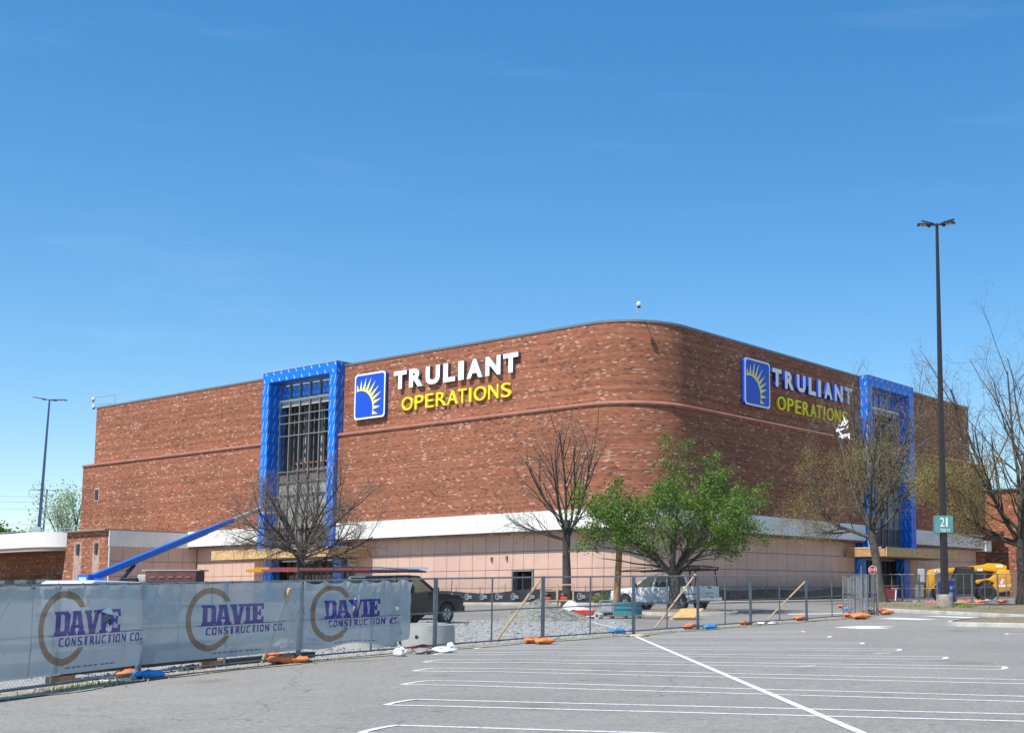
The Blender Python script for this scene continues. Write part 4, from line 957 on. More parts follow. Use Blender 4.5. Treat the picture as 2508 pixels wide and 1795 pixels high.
# ================================================================== black silt fence round the foot of the store
SILT = M('black_silt_cloth', (.022, .023, .026), .55, var=.5, scale=3, bump=.6, bscale=5)
def silt(t0, t1, o, h, seed, label, crumple):
    rg = random.Random(seed); t = thing('silt_fence', label, 'silt fence', pp((t0 + t1) / 2, o, G(*pp((t0 + t1) / 2, o)[:2]) + .13))
    mb = MB(); n = int((t1 - t0) / .16); vs = []; hp = h
    for i in range(n + 1):
        tt = t0 + (t1 - t0) * i / n; sag = .10 * math.sin(i * .11) + .06 * math.sin(i * .043 + 1) + rg.uniform(-.02, .02)
        for j in range(5):
            p = pp(tt, o + rg.uniform(-crumple, crumple) + .05 * math.sin(i * .4 + j)); g = G(p[0], p[1]) + .13
            vs.append((p[0], p[1], g + (h + sag) * j / 4))
    mb.add(vs, [(i * 5 + j, (i + 1) * 5 + j, (i + 1) * 5 + j + 1, i * 5 + j + 1) for i in range(n) for j in range(4)]); mb.build('cloth', SILT, t, smooth='all', world=True)
    k = int((t1 - t0) / 2.4)
    for i in range(k + 1):
        tt = t0 + (t1 - t0) * (i + .3) / (k + .6); p = pp(tt, o - .1); g = G(p[0], p[1]) + .13; lean = rg.uniform(-.06, .06)
        mb = MB(); mb.tube((p[0], p[1], g - .1), (p[0] + lean, p[1], g + h + rg.uniform(.25, .6)), .022, n=5); mb.build('stake', M('stake_brown', (.18, .08, .05), .8), t, world=True)
    return t
sf = silt(-29.5, 1.5, 1.3, .78, 3, 'black silt fence with pale ring logos along the sunlit wall', .02)
LOGO = M('pale_print', (.24, .27, .31), .7)
for i in range(20):
    tt = -28.8 + i * 1.52; mb = MB(); c = pp(tt, 1.36); g = G(c[0], c[1]) + .13 + .40; n_ = tn(tt); Xd = np.cross(V3(0, 0, 1), n_)
    c = V3(c[0], c[1], g) + n_ * .06; r0, r1 = .17, .23
    for k in range(16):
        a0 = math.radians(35 + 290 * k / 16); a1 = math.radians(35 + 290 * (k + 1) / 16)
        mb.quad(*[c + Xd * r * math.cos(a) + V3(0, 0, r * math.sin(a)) for r, a in ((r0, a0), (r1, a0), (r1, a1), (r0, a1))][::-1])
    mb.box(c + Xd * .22 + V3(0, 0, .02), (.5, .012, .12), ax=(Xd, n_, V3(0, 0, 1))); mb.box(c + Xd * .26 - V3(0, 0, .1), (.5, .012, .06), ax=(Xd, n_, V3(0, 0, 1))); mb.build('logo', LOGO, sf, world=True)
silt(2.5, 28.4, 1.3, .8, 9, 'crumpled black silt fence along the shaded wall', .09)

# ================================================================== trees
BARK = M('grey_bark', (.085, .075, .065), .95, var=.35, scale=7, bump=.8, bscale=18, dirt=(.17, .16, .14), dirt_amt=.6)
BARKD = M('dark_bark', (.055, .047, .04), .95, var=.35, scale=7, bump=.8, bscale=18, dirt=(.12, .11, .1), dirt_amt=.6)
TWIG = M('bare_twigs', (.19, .155, .12), .95, var=.3, scale=2)
def leaf_mat(name, c0, c1, c2):
    m, nt, b, out = new_mat(name); L = nt.links.new
    oi = nd(nt, 'ShaderNodeTexCoord'); n = nd(nt, 'ShaderNodeTexNoise'); n.inputs['Scale'].default_value = 2.6; n.inputs['Detail'].default_value = 8; n.inputs['Roughness'].default_value = .8; L(oi.outputs['Object'], n.inputs['Vector'])
    r = nd(nt, 'ShaderNodeValToRGB'); e = r.color_ramp.elements; e[0].position = .36; e[0].color = (*c0, 1); e[1].position = .64; e[1].color = (*c2, 1); q = e.new(.5); q.color = (*c1, 1)
    L(n.outputs['Fac'], r.inputs[0]); L(r.outputs[0], b.inputs['Base Color']); b.inputs['Roughness'].default_value = .55; b.inputs['Specular IOR Level'].default_value = .35
    tr = nd(nt, 'ShaderNodeBsdfTranslucent'); L(r.outputs[0], tr.inputs[0]); mx = nd(nt, 'ShaderNodeMixShader'); mx.inputs[0].default_value = .35; L(b.outputs[0], mx.inputs[1]); L(tr.outputs[0], mx.inputs[2]); L(mx.outputs[0], out.inputs[0])
    return m
LEAFG = leaf_mat('spring_leaf', (.055, .11, .02), (.115, .21, .03), (.25, .33, .06))
LEAFY = leaf_mat('yellow_bud', (.24, .19, .05), (.34, .31, .08), (.38, .40, .09))
LEAFP = leaf_mat('hazed_pale_leaf', (.30, .40, .22), (.36, .46, .26), (.42, .52, .32))  # distance haze painted into the leaf colour of the background tree
LEAFO = leaf_mat('olive_bud', (.22, .14, .055), (.32, .22, .08), (.36, .29, .10))
def perp(d, rng):
    r = V3(rng.gauss(0, 1), rng.gauss(0, 1), rng.gauss(0, 1)); r -= d * (r @ d); return r / (np.linalg.norm(r) + 1e-9)
def grow(rng, p, d, ln, r, lev, cfg, segs, tips):
    n = cfg['nseg'][lev]; pts = [p]; rs = [r]; dirs = [d]
    for i in range(n):
        d = d + perp(d, rng) * cfg['wig'][lev] + V3(0, 0, cfg['up'][lev]); d = d / np.linalg.norm(d)
        p = p + d * ln / n; rr = r * (1 - (1 - cfg['taper'][lev]) * (i + 1) / n); segs.append((pts[-1], p, rs[-1], rr, lev)); pts.append(p); rs.append(rr); dirs.append(d)
    if lev == cfg['max']: tips.append((pts[-1], d)); tips.append((pts[len(pts) // 2], d)); return
    k = cfg['kids'][lev]; k = k if isinstance(k, int) else rng.randint(*k)
    for j in range(k):
        f = cfg['from'][lev] + (1 - cfg['from'][lev]) * (j + rng.random()) / k; x = f * n; i = min(n - 1, int(x)); q = pts[i] + (pts[i + 1] - pts[i]) * (x - i)
        dd = dirs[i + 1]; a = math.radians(rng.uniform(*cfg['ang'][lev])); s = perp(dd, rng)
        nd_ = dd * math.cos(a) + s * math.sin(a)
        if nd_[2] < cfg.get('minz', -1): nd_[2] = cfg['minz']
        nd_ = nd_ / np.linalg.norm(nd_)
        grow(rng, q, nd_, ln * cfg['len'][lev] * rng.uniform(.7, 1.15) * (1.15 - .45 * f), max(.004, (rs[i] * (1 - (x - i)) + rs[i + 1] * (x - i)) * cfg['rad'][lev]), lev + 1, cfg, segs, tips)
def tree(name, label, base, limbs, cfg, seed, trunk_r, fork, box, trunk_mat, twig_mat, leaf=None, group=None, lean=(0, 0)):
    """limbs: (azimuth deg, elevation deg, length, radius). box: crown extents (x0,x1,z0,z1) relative to the base that the crown is fitted to."""
    rng = random.Random(seed); segs = []; tips = []; base = np.array(base, float)
    n = 5; pts = [V3(lean[0] * (i / n) ** 1.3 + rng.uniform(-.03, .03) * (i > 0), lean[1] * i / n, fork * i / n - .15 * (i == 0)) for i in range(n + 1)]
    for i in range(n):
        r0 = trunk_r * (1.35 if i == 0 else 1 - .06 * i); r1 = trunk_r * (1 - .06 * (i + 1)); segs.append((pts[i], pts[i + 1], r0, r1, -1))
    for az, el, ln, rr in limbs:
        a, e = math.radians(az), math.radians(el); grow(rng, pts[-1] - V3(0, 0, rng.uniform(0, .26) * fork), V3(math.cos(a) * math.cos(e), math.sin(a) * math.cos(e), math.sin(e)), ln, rr, 0, cfg, segs, tips)
    T = np.array([t[0] for t in tips]); x0, x1, z1 = np.percentile(T[:, 0], 1), np.percentile(T[:, 0], 99), np.percentile(T[:, 2], 99.3)
    y0, y1 = np.percentile(T[:, 1], 1), np.percentile(T[:, 1], 99)
    def fit(p):
        p = np.array(p, float)
        if p[2] <= fork * .8: return base + p
        w = sstep(fork * .8, fork * 1.5, p[2]); cx_ = pts[-1][0]
        sx_ = (box[1] - cx_) / (x1 - cx_) if p[0] > cx_ else (box[0] - cx_) / (x0 - cx_)
        sy_ = (box[1] - box[0]) / (y1 - y0); sz_ = (box[3] - fork) / (z1 - fork)
        return base + V3(cx_ + (p[0] - cx_) * (1 + (sx_ - 1) * w), p[1] * (1 + (sy_ - 1) * w), fork * .8 + (p[2] - fork * .8) * (1 + (sz_ - 1) * w))
    t = thing(name, label, 'tree', base, 0, group)
    mt, mw = MB(), MB()
    for p, q, r0, r1, lev in segs:
        P, Q = fit(p), fit(q)
        if lev >= 2 and leaf and len(leaf) > 5 and Q[2] < leaf[5]: continue
        if lev >= 0: r0 *= .8; r1 *= .8
        if lev < 2: mt.tube(P, Q, r0, r1, 9 if lev < 0 else 6, caps=False)
        else: mw.tube(P, Q, max(r0 * .85, .005), max(r1 * .85, .004), 3, caps=False)
    mt.build('trunk', trunk_mat, t, smooth='all', world=True)
    mw.build('twigs', twig_mat, t, world=True)
    if leaf:
        mats, per, size, spread, keep = leaf[:5]; zmin = leaf[5] if len(leaf) > 5 else -99; ml = MB()
        vs, fs, ms = [], [], []
        for p, d in tips:
            if rng.random() > keep(p): continue
            P = fit(p)
            if P[2] < zmin + .25 * math.sin(P[0] * 1.7): continue
            mi = rng.randrange(len(mats)) if len(mats) > 1 else 0
            for _ in range(per):
                c = P + V3(rng.gauss(0, spread), rng.gauss(0, spread), rng.gauss(0, spread * .8)); u = V3(rng.gauss(0, 1), rng.gauss(0, 1), rng.gauss(0, .5)); u /= np.linalg.norm(u); w = perp(u, rng); s = size * rng.uniform(.6, 1.3)
                k = len(vs); vs += [c, c + u * s * .5 + w * s * .38, c + u * s, c + u * s * .5 - w * s * .38]; fs.append((k, k + 1, k + 2, k + 3)); ms.append(mi)
        ml.v = [tuple(v) for v in vs]; ml.f = fs; ml.m = ms; ml.uv = [None] * len(fs)
        o = ml.build('crown', mats, t, world=True)
    return t
CF = dict(nseg=[5, 4, 3, 3], wig=[.12, .16, .2, .25], up=[.06, .05, .03, .02], taper=[.35, .35, .4, .4], kids=[(7, 9), (6, 8), (4, 6)], ang=[(25, 55), (25, 60), (25, 65)], len=[.55, .5, .5], rad=[.6, .6, .6], max=3)
CF['from'] = [.15, .15, .15]
# bare spreading tree in front of the sunlit blue frame
b = gx(733, 62); 
def ext(px0, px1, py_top, y, b): 
    return (at(px0, 1300, y)[0] - b[0], at(px1, 1300, y)[0] - b[0], 0, at(733, py_top, y)[2] - b[2])
cfb = dict(CF); cfb['up'] = [.02, .02, .02, .0]; cfb['ang'] = [(30, 65), (30, 65), (25, 70)]; cfb['kids'] = [(9, 11), (8, 9), (6, 8)]
fk = at(733, 1345, 62)[2] - b[2]
tree('bare_tree', 'leafless dark tree spreading low in front of the sunlit blue entrance frame', b, [(175, 18, 3.4, .11), (5, 22, 3.4, .12), (150, 45, 3.2, .11), (30, 48, 3.2, .11), (95, 62, 3.2, .12), (250, 40, 3.0, .10), (300, 45, 3.0, .10), (190, 60, 2.9, .1), (70, 80, 3.1, .11), (340, 65, 3.0, .1), (200, 8, 2.9, .08), (350, 10, 2.9, .08)], cfb, 11, .25, fk, ext(560, 925, 1130, 62, b), BARKD, TWIG, ([LEAFO], 2, .05, .12, lambda p: .05), 'trees round the store')
# tall vase-shaped bare tree left of the green one
b = gx(1387, 73); fk = at(1387, 1275, 73)[2] - b[2]
cfv = dict(CF); cfv['up'] = [.10, .06, .03, .02]; cfv['ang'] = [(18, 45), (25, 55), (25, 65)]; cfv['kids'] = [(6, 8), (5, 6), (3, 5)]
tree('bare_tree', 'tall leafless tree with upright limbs standing left of the leafy green tree', b, [(165, 62, 4.6, .12), (100, 78, 5.0, .13), (20, 58, 4.8, .14), (185, 38, 3.8, .1), (260, 60, 4.2, .1), (330, 68, 4.2, .1), (200, 12, 3.8, .08), (175, 5, 4.2, .07), (10, 14, 3.0, .07)], cfv, 23, .28, fk, (at(1190, 1200, 73)[0] - b[0], at(1525, 1200, 73)[0] - b[0], 0, at(1387, 1005, 73)[2] - b[2]), BARKD, TWIG, ([LEAFO], 2, .06, .12, lambda p: .07), 'trees round the store')
# leafy green tree
b = gx(1652, 61.5); b[2] += .12; fk = at(1652, 1395, 61.5)[2] - b[2]
cfg_ = dict(CF); cfg_['up'] = [.04, .04, .03, .02]; cfg_['kids'] = [(7, 8), (6, 7), (4, 5)]; cfg_['ang'] = [(25, 60), (30, 65), (30, 70)]
tree('leafy_tree', 'spreading tree in fresh green leaf behind the fence', b, [(178, 36, 4.4, .14), (160, 50, 4.2, .14), (95, 74, 4.6, .16), (20, 50, 4.4, .15), (3, 38, 4.2, .12), (265, 50, 3.6, .12), (315, 48, 3.8, .12), (215, 48, 3.6, .12), (60, 62, 4.2, .13), (130, 44, 3.6, .1), (345, 40, 3.2, .08)], cfg_, 37, .33, fk, (at(1415, 1250, 61.5)[0] - b[0], at(1860, 1250, 61.5)[0] - b[0], 0, at(1652, 1090, 61.5)[2] - b[2]), BARK, M('grey_twigs', (.22, .20, .18), .9, var=.3), ([LEAFG], 12, .115, .17, lambda p: .80 if (p[0] * p[0] * .25 + (p[2] - 3.2) ** 2 * .35 > 1.0) else .30, at(1652, 1352, 61.5)[2]), 'trees round the store')
# budding tree by the shaded entrance
b = gx(2158, 77.5); b[2] += .3; fk = at(2142, 1290, 77.5)[2] - b[2]
cfr = dict(CF); cfr['up'] = [.08, .05, .02, .0]; cfr['kids'] = [(8, 9), (6, 8), (4, 6)]; cfr['ang'] = [(28, 60), (30, 65), (30, 70)]
tree('budding_tree', 'tall tree with rusty buds in front of the shaded blue entrance frame', b, [(175, 20, 5.2, .14), (160, 45, 5.4, .16), (95, 78, 6.4, .2), (25, 55, 5.8, .17), (5, 24, 5.0, .13), (255, 45, 4.8, .13), (310, 40, 4.8, .13), (200, 8, 4.6, .1), (60, 68, 6.0, .15), (120, 60, 5.8, .15)], cfr, 41, .33, fk, (at(1945, 1250, 77.5)[0] - b[0], at(2330, 1250, 77.5)[0] - b[0], 0, at(2142, 892, 77.5)[2] - b[2]), BARK, M('tan_twigs', (.17, .135, .10), .9, var=.3), ([LEAFO, LEAFO, LEAFY], 8, .065, .22, lambda p: .95 if p[2] < 7.6 else .10, at(2142, 1335, 77.5)[2]), 'trees round the store', lean=(-.62, 0))
# pale budding tree at the picture's edge
b = gx(2503, 69); b[2] += .25; fk = at(2503, 1300, 69)[2] - b[2]
cft = dict(CF); cft['up'] = [.12, .06, .03, .01]; cft['kids'] = [(8, 10), (6, 8), (4, 5)]; cft['ang'] = [(25, 50), (28, 60), (30, 65)]
tree('budding_tree', 'very tall thin tree with pale yellow buds beside the far brick annex', b, [(180, 18, 5.2, .12), (170, 40, 5.4, .14), (95, 84, 8.6, .22), (160, 64, 7.0, .16), (15, 60, 7.0, .16), (0, 25, 5.2, .12), (260, 50, 5.2, .13), (310, 50, 5.2, .13), (190, 4, 5.0, .1), (200, 28, 5.2, .11), (80, 72, 7.6, .16)], cft, 59, .30, fk, (at(2225, 1200, 69)[0] - b[0], at(2800, 1200, 69)[0] - b[0], 0, at(2490, 745, 69)[2] - b[2]), BARKD, M('tan_twigs', (.17, .135, .10), .9, var=.3), ([LEAFY, LEAFY, LEAFO], 9, .07, .24, lambda p: .95 if p[2] < 6.3 else .16, at(2500, 1345, 69)[2]), 'trees round the store')
# background greenery at the far left
b = V3(*at(178, 1300, 170)); b[2] = 3.0
cfw = dict(CF); cfw['kids'] = [(6, 7), (5, 6), (3, 4)]
tree('background_tree', 'pale feathery tree behind the far end of the store', b, [(180, 40, 6, .2), (100, 75, 7, .25), (20, 45, 6, .2), (200, 20, 5, .15), (270, 50, 5, .15), (160, 60, 6, .15)], cfw, 71, .4, 4.0, (-5.2, 6, 0, at(178, 1165, 170)[2] - 3.0), BARK, M('pale_twigs', (.4, .4, .36), .9), ([LEAFP], 3, .3, .5, lambda p: .75))
b = V3(*at(10, 1320, 190)); b[2] = 3.0
tree('background_tree', 'rounded dark green tree top over the white canopy at the edge', b, [(180, 30, 6, .2), (100, 75, 6, .25), (20, 35, 6, .2), (270, 40, 5, .15), (330, 20, 5, .15)], cfw, 73, .4, 4.5, (-8, 5.2, 0, at(10, 1287, 190)[2] - 3.0), BARK, TWIG, ([LEAFG], 6, .5, .5, lambda p: 1))
# weeds on the island and dry grass at the fence foot
rng = random.Random(77); mb = MB()
def tuft(p, n, h, mi):
    for _ in range(n):
        a = rng.uniform(0, 6.28); l = h * rng.uniform(.5, 1.1); q = V3(p[0] + rng.gauss(0, .16), p[1] + rng.gauss(0, .16), p[2]); d = V3(math.cos(a), math.sin(a), 0) * l * rng.uniform(.2, .8); w = V3(-math.sin(a), math.cos(a), 0) * .012
        mb.add([q - w, q + w, q + d + V3(0, 0, l)], [(0, 1, 2)], mi)
for px, py, n, h in ((2240, 1492, 60, .16), (2330, 1493, 200, .22), (2350, 1495, 200, .2), (2372, 1495, 180, .18), (2300, 1497, 120, .14), (2180, 1489, 60, .1), (2430, 1500, 90, .14)):
    p = gp(px, py); 
    for k in range(6): tuft(V3(p[0] + rng.uniform(-.5, .5), p[1] + rng.uniform(-.6, .9), p[2] + .16), n // 4, h, 0)
for i in range(420):
    k = rng.randrange(len(fl) - 2) if rng.random() < .6 else 1; a = np.array(fl[k]); c = np.array(fl[k + 1]); q = a + (c - a) * rng.random(); tuft(V3(q[0] + rng.uniform(-.4, .4), q[1] + rng.uniform(-.3, .3), G(*q)), 3, .09, rng.choice((0, 1, 1)))
tag(mb.build('weeds', [M('weed_green', (.17, .26, .05), .7, var=.3), M('dry_grass', (.38, .33, .19), .8, var=.3)]), 'sparse weeds and dry grass along kerb and fence foot', 'weeds', None, 'stuff')

# ================================================================== temporary chain link fence
GALV = M('galvanised_pipe', (.25, .257, .263), .5, metal=.5, var=.15, scale=8); WIRE = M('fence_wire', (.22, .228, .235), .5, metal=.5)
NODES = [(-128, 19.4), (346, 24.3), (735, 28.5), (1067, 32.4), (1330, 36.0), (1552, 39.4), (1709, 42.8), (1838, 46.2), (1975, 49.8), (2095, 54.0)]
FP = [gx(*n) for n in NODES]
FH = 1.84
def link_mesh(a, b, z0, z1, step, r):
    """two crossing sets of diagonal wires between ground points a,b"""
    mb = MB(); a = np.array(a, float); b = np.array(b, float); L = np.linalg.norm((b - a)[:2]); d = (b - a) / np.linalg.norm((b - a)[:2]); nrm = V3(-d[1], d[0], 0); H = z1 - z0
    def P(s, h): return a + d * s + V3(0, 0, z0 + h)
    k = -H
    while k < L:
        s0, h0 = (k, 0) if k >= 0 else (0, -k); s1, h1 = (k + H, H) if k + H <= L else (L, L - k)
        if s1 - s0 > .02:
            mb.tube(P(s0, h0) + nrm * .004, P(s1, h1) + nrm * .004, r, r, 3, caps=False)
            mb.tube(P(L - s0, h0) - nrm * .004, P(L - s1, h1) - nrm * .004, r, r, 3, caps=False)
        k += step
    return mb
def fence_panel(a, b, label, step=.085, r=.002, grp='temporary fence panels round the site', mid_rail=.52, foot=True):
    a = np.array(a, float); b = np.array(b, float); m = (a + b) / 2
    t = thing('fence_panel', label, 'fence panel', m, 0, grp); d = (b - a); L = np.linalg.norm(d[:2]); d = d / L
    a2, b2 = a + d * .035, b - d * .035
    for p, w in ((a2, .034), (b2, .034), (m, .024)):
        MB().tube(p + V3(0, 0, .02 if w > .03 else .1), p + V3(0, 0, FH + (.03 if w > .03 else 0)), w, n=8).build('post', GALV, t, world=True)
    for h, w in ((FH, .027), (FH * mid_rail, .02), (.12, .022)):
        MB().tube(a2 + V3(0, 0, h), b2 + V3(0, 0, h), w, n=6).build('rail', GALV, t, world=True)
    link_mesh(a2, b2, .13, FH - .01, step, r).build('mesh_infill', WIRE, t, world=True, kind='stuff')
    if foot:
        nn = V3(-d[1], d[0], 0)
        mb = MB(); mb.bar(a - nn * .42 + V3(0, 0, .025), a + nn * .42 + V3(0, 0, .025), .12, .03); mb.build('foot_plate', M('dark_steel_foot', (.07, .07, .07), .7), t, world=True)
    return t
plabs = ['fence panel at the very near end behind the blue-grey banner', 'second fence panel behind the banner with a second ring logo', 'third fence panel behind the crumpled banner with torn folds', 'first bare fence panel right of the banner before the concrete ring', 'bare fence panel in front of the gravel pile', 'bare fence panel in front of the green barrel and white pickup nose', 'bare fence panel in front of the white pickup tail', 'bare fence panel with a leaning timber brace right of the pickup', 'last standing fence panel before the stacked panels']
for i in range(len(FP) - 1): fence_panel(FP[i], FP[i + 1], plabs[i], step=.085 if i < 6 else .11)
# leaning stack of spare panels
base = gx(2118, 57.0)
for i, (px0, px1, y0, y1) in enumerate(((2064, 2105, 59, 57), (2077, 2112, 58.5, 56.5), (2092, 2124, 58, 56), (2097, 2142, 57.5, 57.6), (2106, 2149, 57, 57.2), (2118, 2151, 56.5, 57))):
    t = fence_panel(gx(px0, y0), gx(px1, y1), ['spare fence panel at the outer side of the stacked panels', 'second spare fence panel of the stack by the stop sign', 'third spare fence panel of the stack by the stop sign', 'fourth spare fence panel of the stack by the stop sign', 'fifth spare fence panel of the stack by the stop sign', 'nearest spare fence panel of the stack by the stop sign'][i], 0.14, .003, 'spare fence panels stacked by the stop sign', .42 if i % 2 else .55, False)
# far run in front of the shaded entrance
FAR = [(2160, 79.0), (2210, 78.5), (2252, 78.0), (2296, 77.5), (2341, 80), (2381, 80.5), (2444, 81), (2487, 81), (2540, 81)]
flab = ['far fence panel beside the budding tree trunk', 'far fence panel before the shaded doorway', 'far fence panel before the maroon bin', 'far fence panel half hidden by the lamp post base', 'far fence panel before the telehandler cab', 'far fence panel before the telehandler rear wheel', 'far fence panel behind the telehandler counterweight', 'far fence panel at the edge by the thin tall tree']
for (p0, p1, l) in zip(FAR[:-1], FAR[1:], flab): fence_panel(gx(*p0), gx(*p1), l, .16, .004, 'far fence panels before the shaded entrance')
# timber braces
for (pt, pb, l) in (((1322, 1420), (1215, 1572), 'long pale timber brace leaning on the fence before the gravel pile'), ((1704, 1405), (1606, 1537), 'pale timber brace leaning on the fence before the pickup'), ((1977, 1418), (1881, 1517), 'pale timber brace leaning on the fence beyond the pickup'), ((710, 1440), (643, 1625), 'timber brace showing below the banner edge')):
    g = gp(*pb); top = at(*pt, g[1] * .985 + .3); mb = MB(); mb.bar(g + V3(0, 0, .03), top, .10, .05); o = mb.build('timber_brace', LUM); tag(o, l, 'timber', 'timber braces on the fence')

# ================================================================== printed banners on the fence
def film_mat(name, col, alpha, rough=.2):
    m, nt, b, out = new_mat(name); L = nt.links.new
    tc = nd(nt, 'ShaderNodeTexCoord'); n = nd(nt, 'ShaderNodeTexNoise'); n.inputs['Scale'].default_value = 1.6; n.inputs['Detail'].default_value = 5; L(tc.outputs['Object'], n.inputs['Vector'])
    vm = nd(nt, 'ShaderNodeVectorMath', operation='SCALE'); vm.inputs[0].default_value = col; mr = nd(nt, 'ShaderNodeMapRange'); mr.inputs['From Min'].default_value = .3; mr.inputs['From Max'].default_value = .7; mr.inputs['To Min'].default_value = .9; mr.inputs['To Max'].default_value = 1.1; L(n.outputs['Fac'], mr.inputs['Value']); L(mr.outputs[0], vm.inputs['Scale'])
    L(vm.outputs[0], b.inputs['Base Color']); b.inputs['Roughness'].default_value = rough; b.inputs['Specular IOR Level'].default_value = .6
    tl = nd(nt, 'ShaderNodeBsdfTranslucent'); tl.inputs[0].default_value = (*col, 1); m1 = nd(nt, 'ShaderNodeMixShader'); m1.inputs[0].default_value = .3; L(b.outputs[0], m1.inputs[1]); L(tl.outputs[0], m1.inputs[2])
    tp = nd(nt, 'ShaderNodeBsdfTransparent'); m2 = nd(nt, 'ShaderNodeMixShader'); m2.inputs[0].default_value = 1 - alpha; L(m1.outputs[0], m2.inputs[1]); L(tp.outputs[0], m2.inputs[2]); L(m2.outputs[0], out.inputs[0])
    return m
FILM = [film_mat('banner_film', (.43, .485, .50), .90), film_mat('banner_ring_print', (.25, .17, .105), .95), film_mat('banner_purple_print', (.055, .04, .25), .96), film_mat('banner_fine_print', (.11, .13, .32), .92)]
SL = {'D': ([(0, 0), (.8, 0), (1, .15), (1, .85), (.8, 1), (0, 1), (0, .86), (.1, .86), (.1, .14), (0, .14)], [(.42, .16), (.6, .16), (.66, .24), (.66, .76), (.6, .84), (.42, .84)]),
      'A': ([(0, 0), (.44, 0), (.44, .14), (.37, .14), (.40, .27), (.6, .27), (.63, .14), (.56, .14), (.56, 0), (1, 0), (1, .14), (.93, .14), (.72, 1), (.22, 1), (.22, .86), (.26, .86), (.07, .14), (0, .14)], [(.43, .42), (.57, .42), (.5, .78)]),
      'V': ([(0, 1), (.46, 1), (.46, .86), (.4, .86), (.52, .38), (.64, .86), (.56, .86), (.56, 1), (1, 1), (1, .86), (.92, .86), (.68, 0), (.32, 0), (.08, .86), (0, .86)], None),
      'I': ([(0, 0), (1, 0), (1, .14), (.8, .14), (.8, .86), (1, .86), (1, 1), (0, 1), (0, .86), (.2, .86), (.2, .14), (0, .14)], None),
      'E': ([(0, 0), (1, 0), (1, .32), (.82, .32), (.78, .16), (.48, .16), (.48, .42), (.62, .42), (.62, .34), (.76, .34), (.76, .68), (.62, .68), (.62, .58), (.48, .58), (.48, .84), (.78, .84), (.82, .7), (1, .7), (1, 1), (0, 1), (0, .86), (.12, .86), (.12, .14), (0, .14)], None)}
def pip(px, py, poly):
    c = np.zeros(px.shape, bool); j = len(poly) - 1
    for i in range(len(poly)):
        xi, yi = poly[i]; xj, yj = poly[j]
        if yi != yj: c ^= ((yi > py) != (yj > py)) & (px < (xj - xi) * (py - yi) / (yj - yi) + xi)
        j = i
    return c
def print_mask(S, Hh):
    """which print covers each banner cell: S metres right of the ring centre, Hh metres above it"""
    m = np.zeros(S.shape, np.int32)
    r = np.hypot(S, Hh); m[(r > .53) & (r < .66) & ~((S > 0) & (np.abs(Hh) < .36))] = 1
    m[(S > -.38) & (S < 2.24) & (np.abs(Hh + .135) < .012)] = 2
    x = -.26
    for ch, w in (('D', .40), ('A', .44), ('V', .43), ('I', .23), ('E', .40)):
        u, v = (S - x) / w, (Hh + .13) / .43
        ins = pip(u, v, SL[ch][0])
        if SL[ch][1]: ins &= ~pip(u, v, SL[ch][1])
        m[ins & (u >= 0) & (u <= 1) & (v >= 0) & (v <= 1)] = 2; x += w - .025
    x = -.12; z0, h = -.335, .165
    for ch in 'CONSTRUCTION CO.':
        if ch == ' ': x += .09; continue
        w = {'I': .045, '.': .045}.get(ch, .128); hh = .045 if ch == '.' else h
        v, f, _ = glyph(ch, 0.0)
        u_, v_ = (S - x) / w, (Hh - z0) / hh; near = (u_ >= 0) & (u_ <= 1) & (v_ >= 0) & (v_ <= 1)
        idx = np.argwhere(near)
        if ch in 'I.': m[near] = 2
        else:
            uu, vv = u_[near], v_[near]; hit = np.zeros(uu.shape, bool)
            for fc in f: hit |= pip(uu, vv, [tuple(v[i]) for i in fc])
            # thicken
            for du in (-.13, -.06, .06, .13):
                for fc in f: hit |= pip(uu + du, vv, [tuple(v[i]) for i in fc])
            m[tuple(idx[hit].T)] = 2
        x += w + .035
    fine = (np.abs(Hh + .71) < .018) & (S > .06) & (S < 1.5) & (np.sin(S * 95) + np.sin(S * 41 + 1) > -.7) & ~((S > .95) & (S < 1.02))
    m[fine] = 3
    return m
def fence_s(px):
    """distance along the banner fence where a photo column crosses it"""
    best = None; acc = 0
    for a, b in zip(FP[:-1], FP[1:]):
        L = np.linalg.norm((b - a)[:2])
        for i in range(200):
            p = a + (b - a) * (i + .5) / 200; q = p - V3(0, 0, CAMZ); q = V3(q[0], q[1], 0.6)
            u = (q @ R2) / (q @ FW) * FPX + CX
            e = abs(u - px)
            if best is None or e < best[0]: best = (e, acc + L * (i + .5) / 200)
        acc += L
    return best[1]
def fence_at(s):
    for a, b in zip(FP[:-1], FP[1:]):
        L = np.linalg.norm((b - a)[:2])
        if s <= L: d = (b - a) / L; return a + d * s, d
        s -= L
    return FP[-1], (FP[-1] - FP[-2]) / np.linalg.norm(FP[-1] - FP[-2])
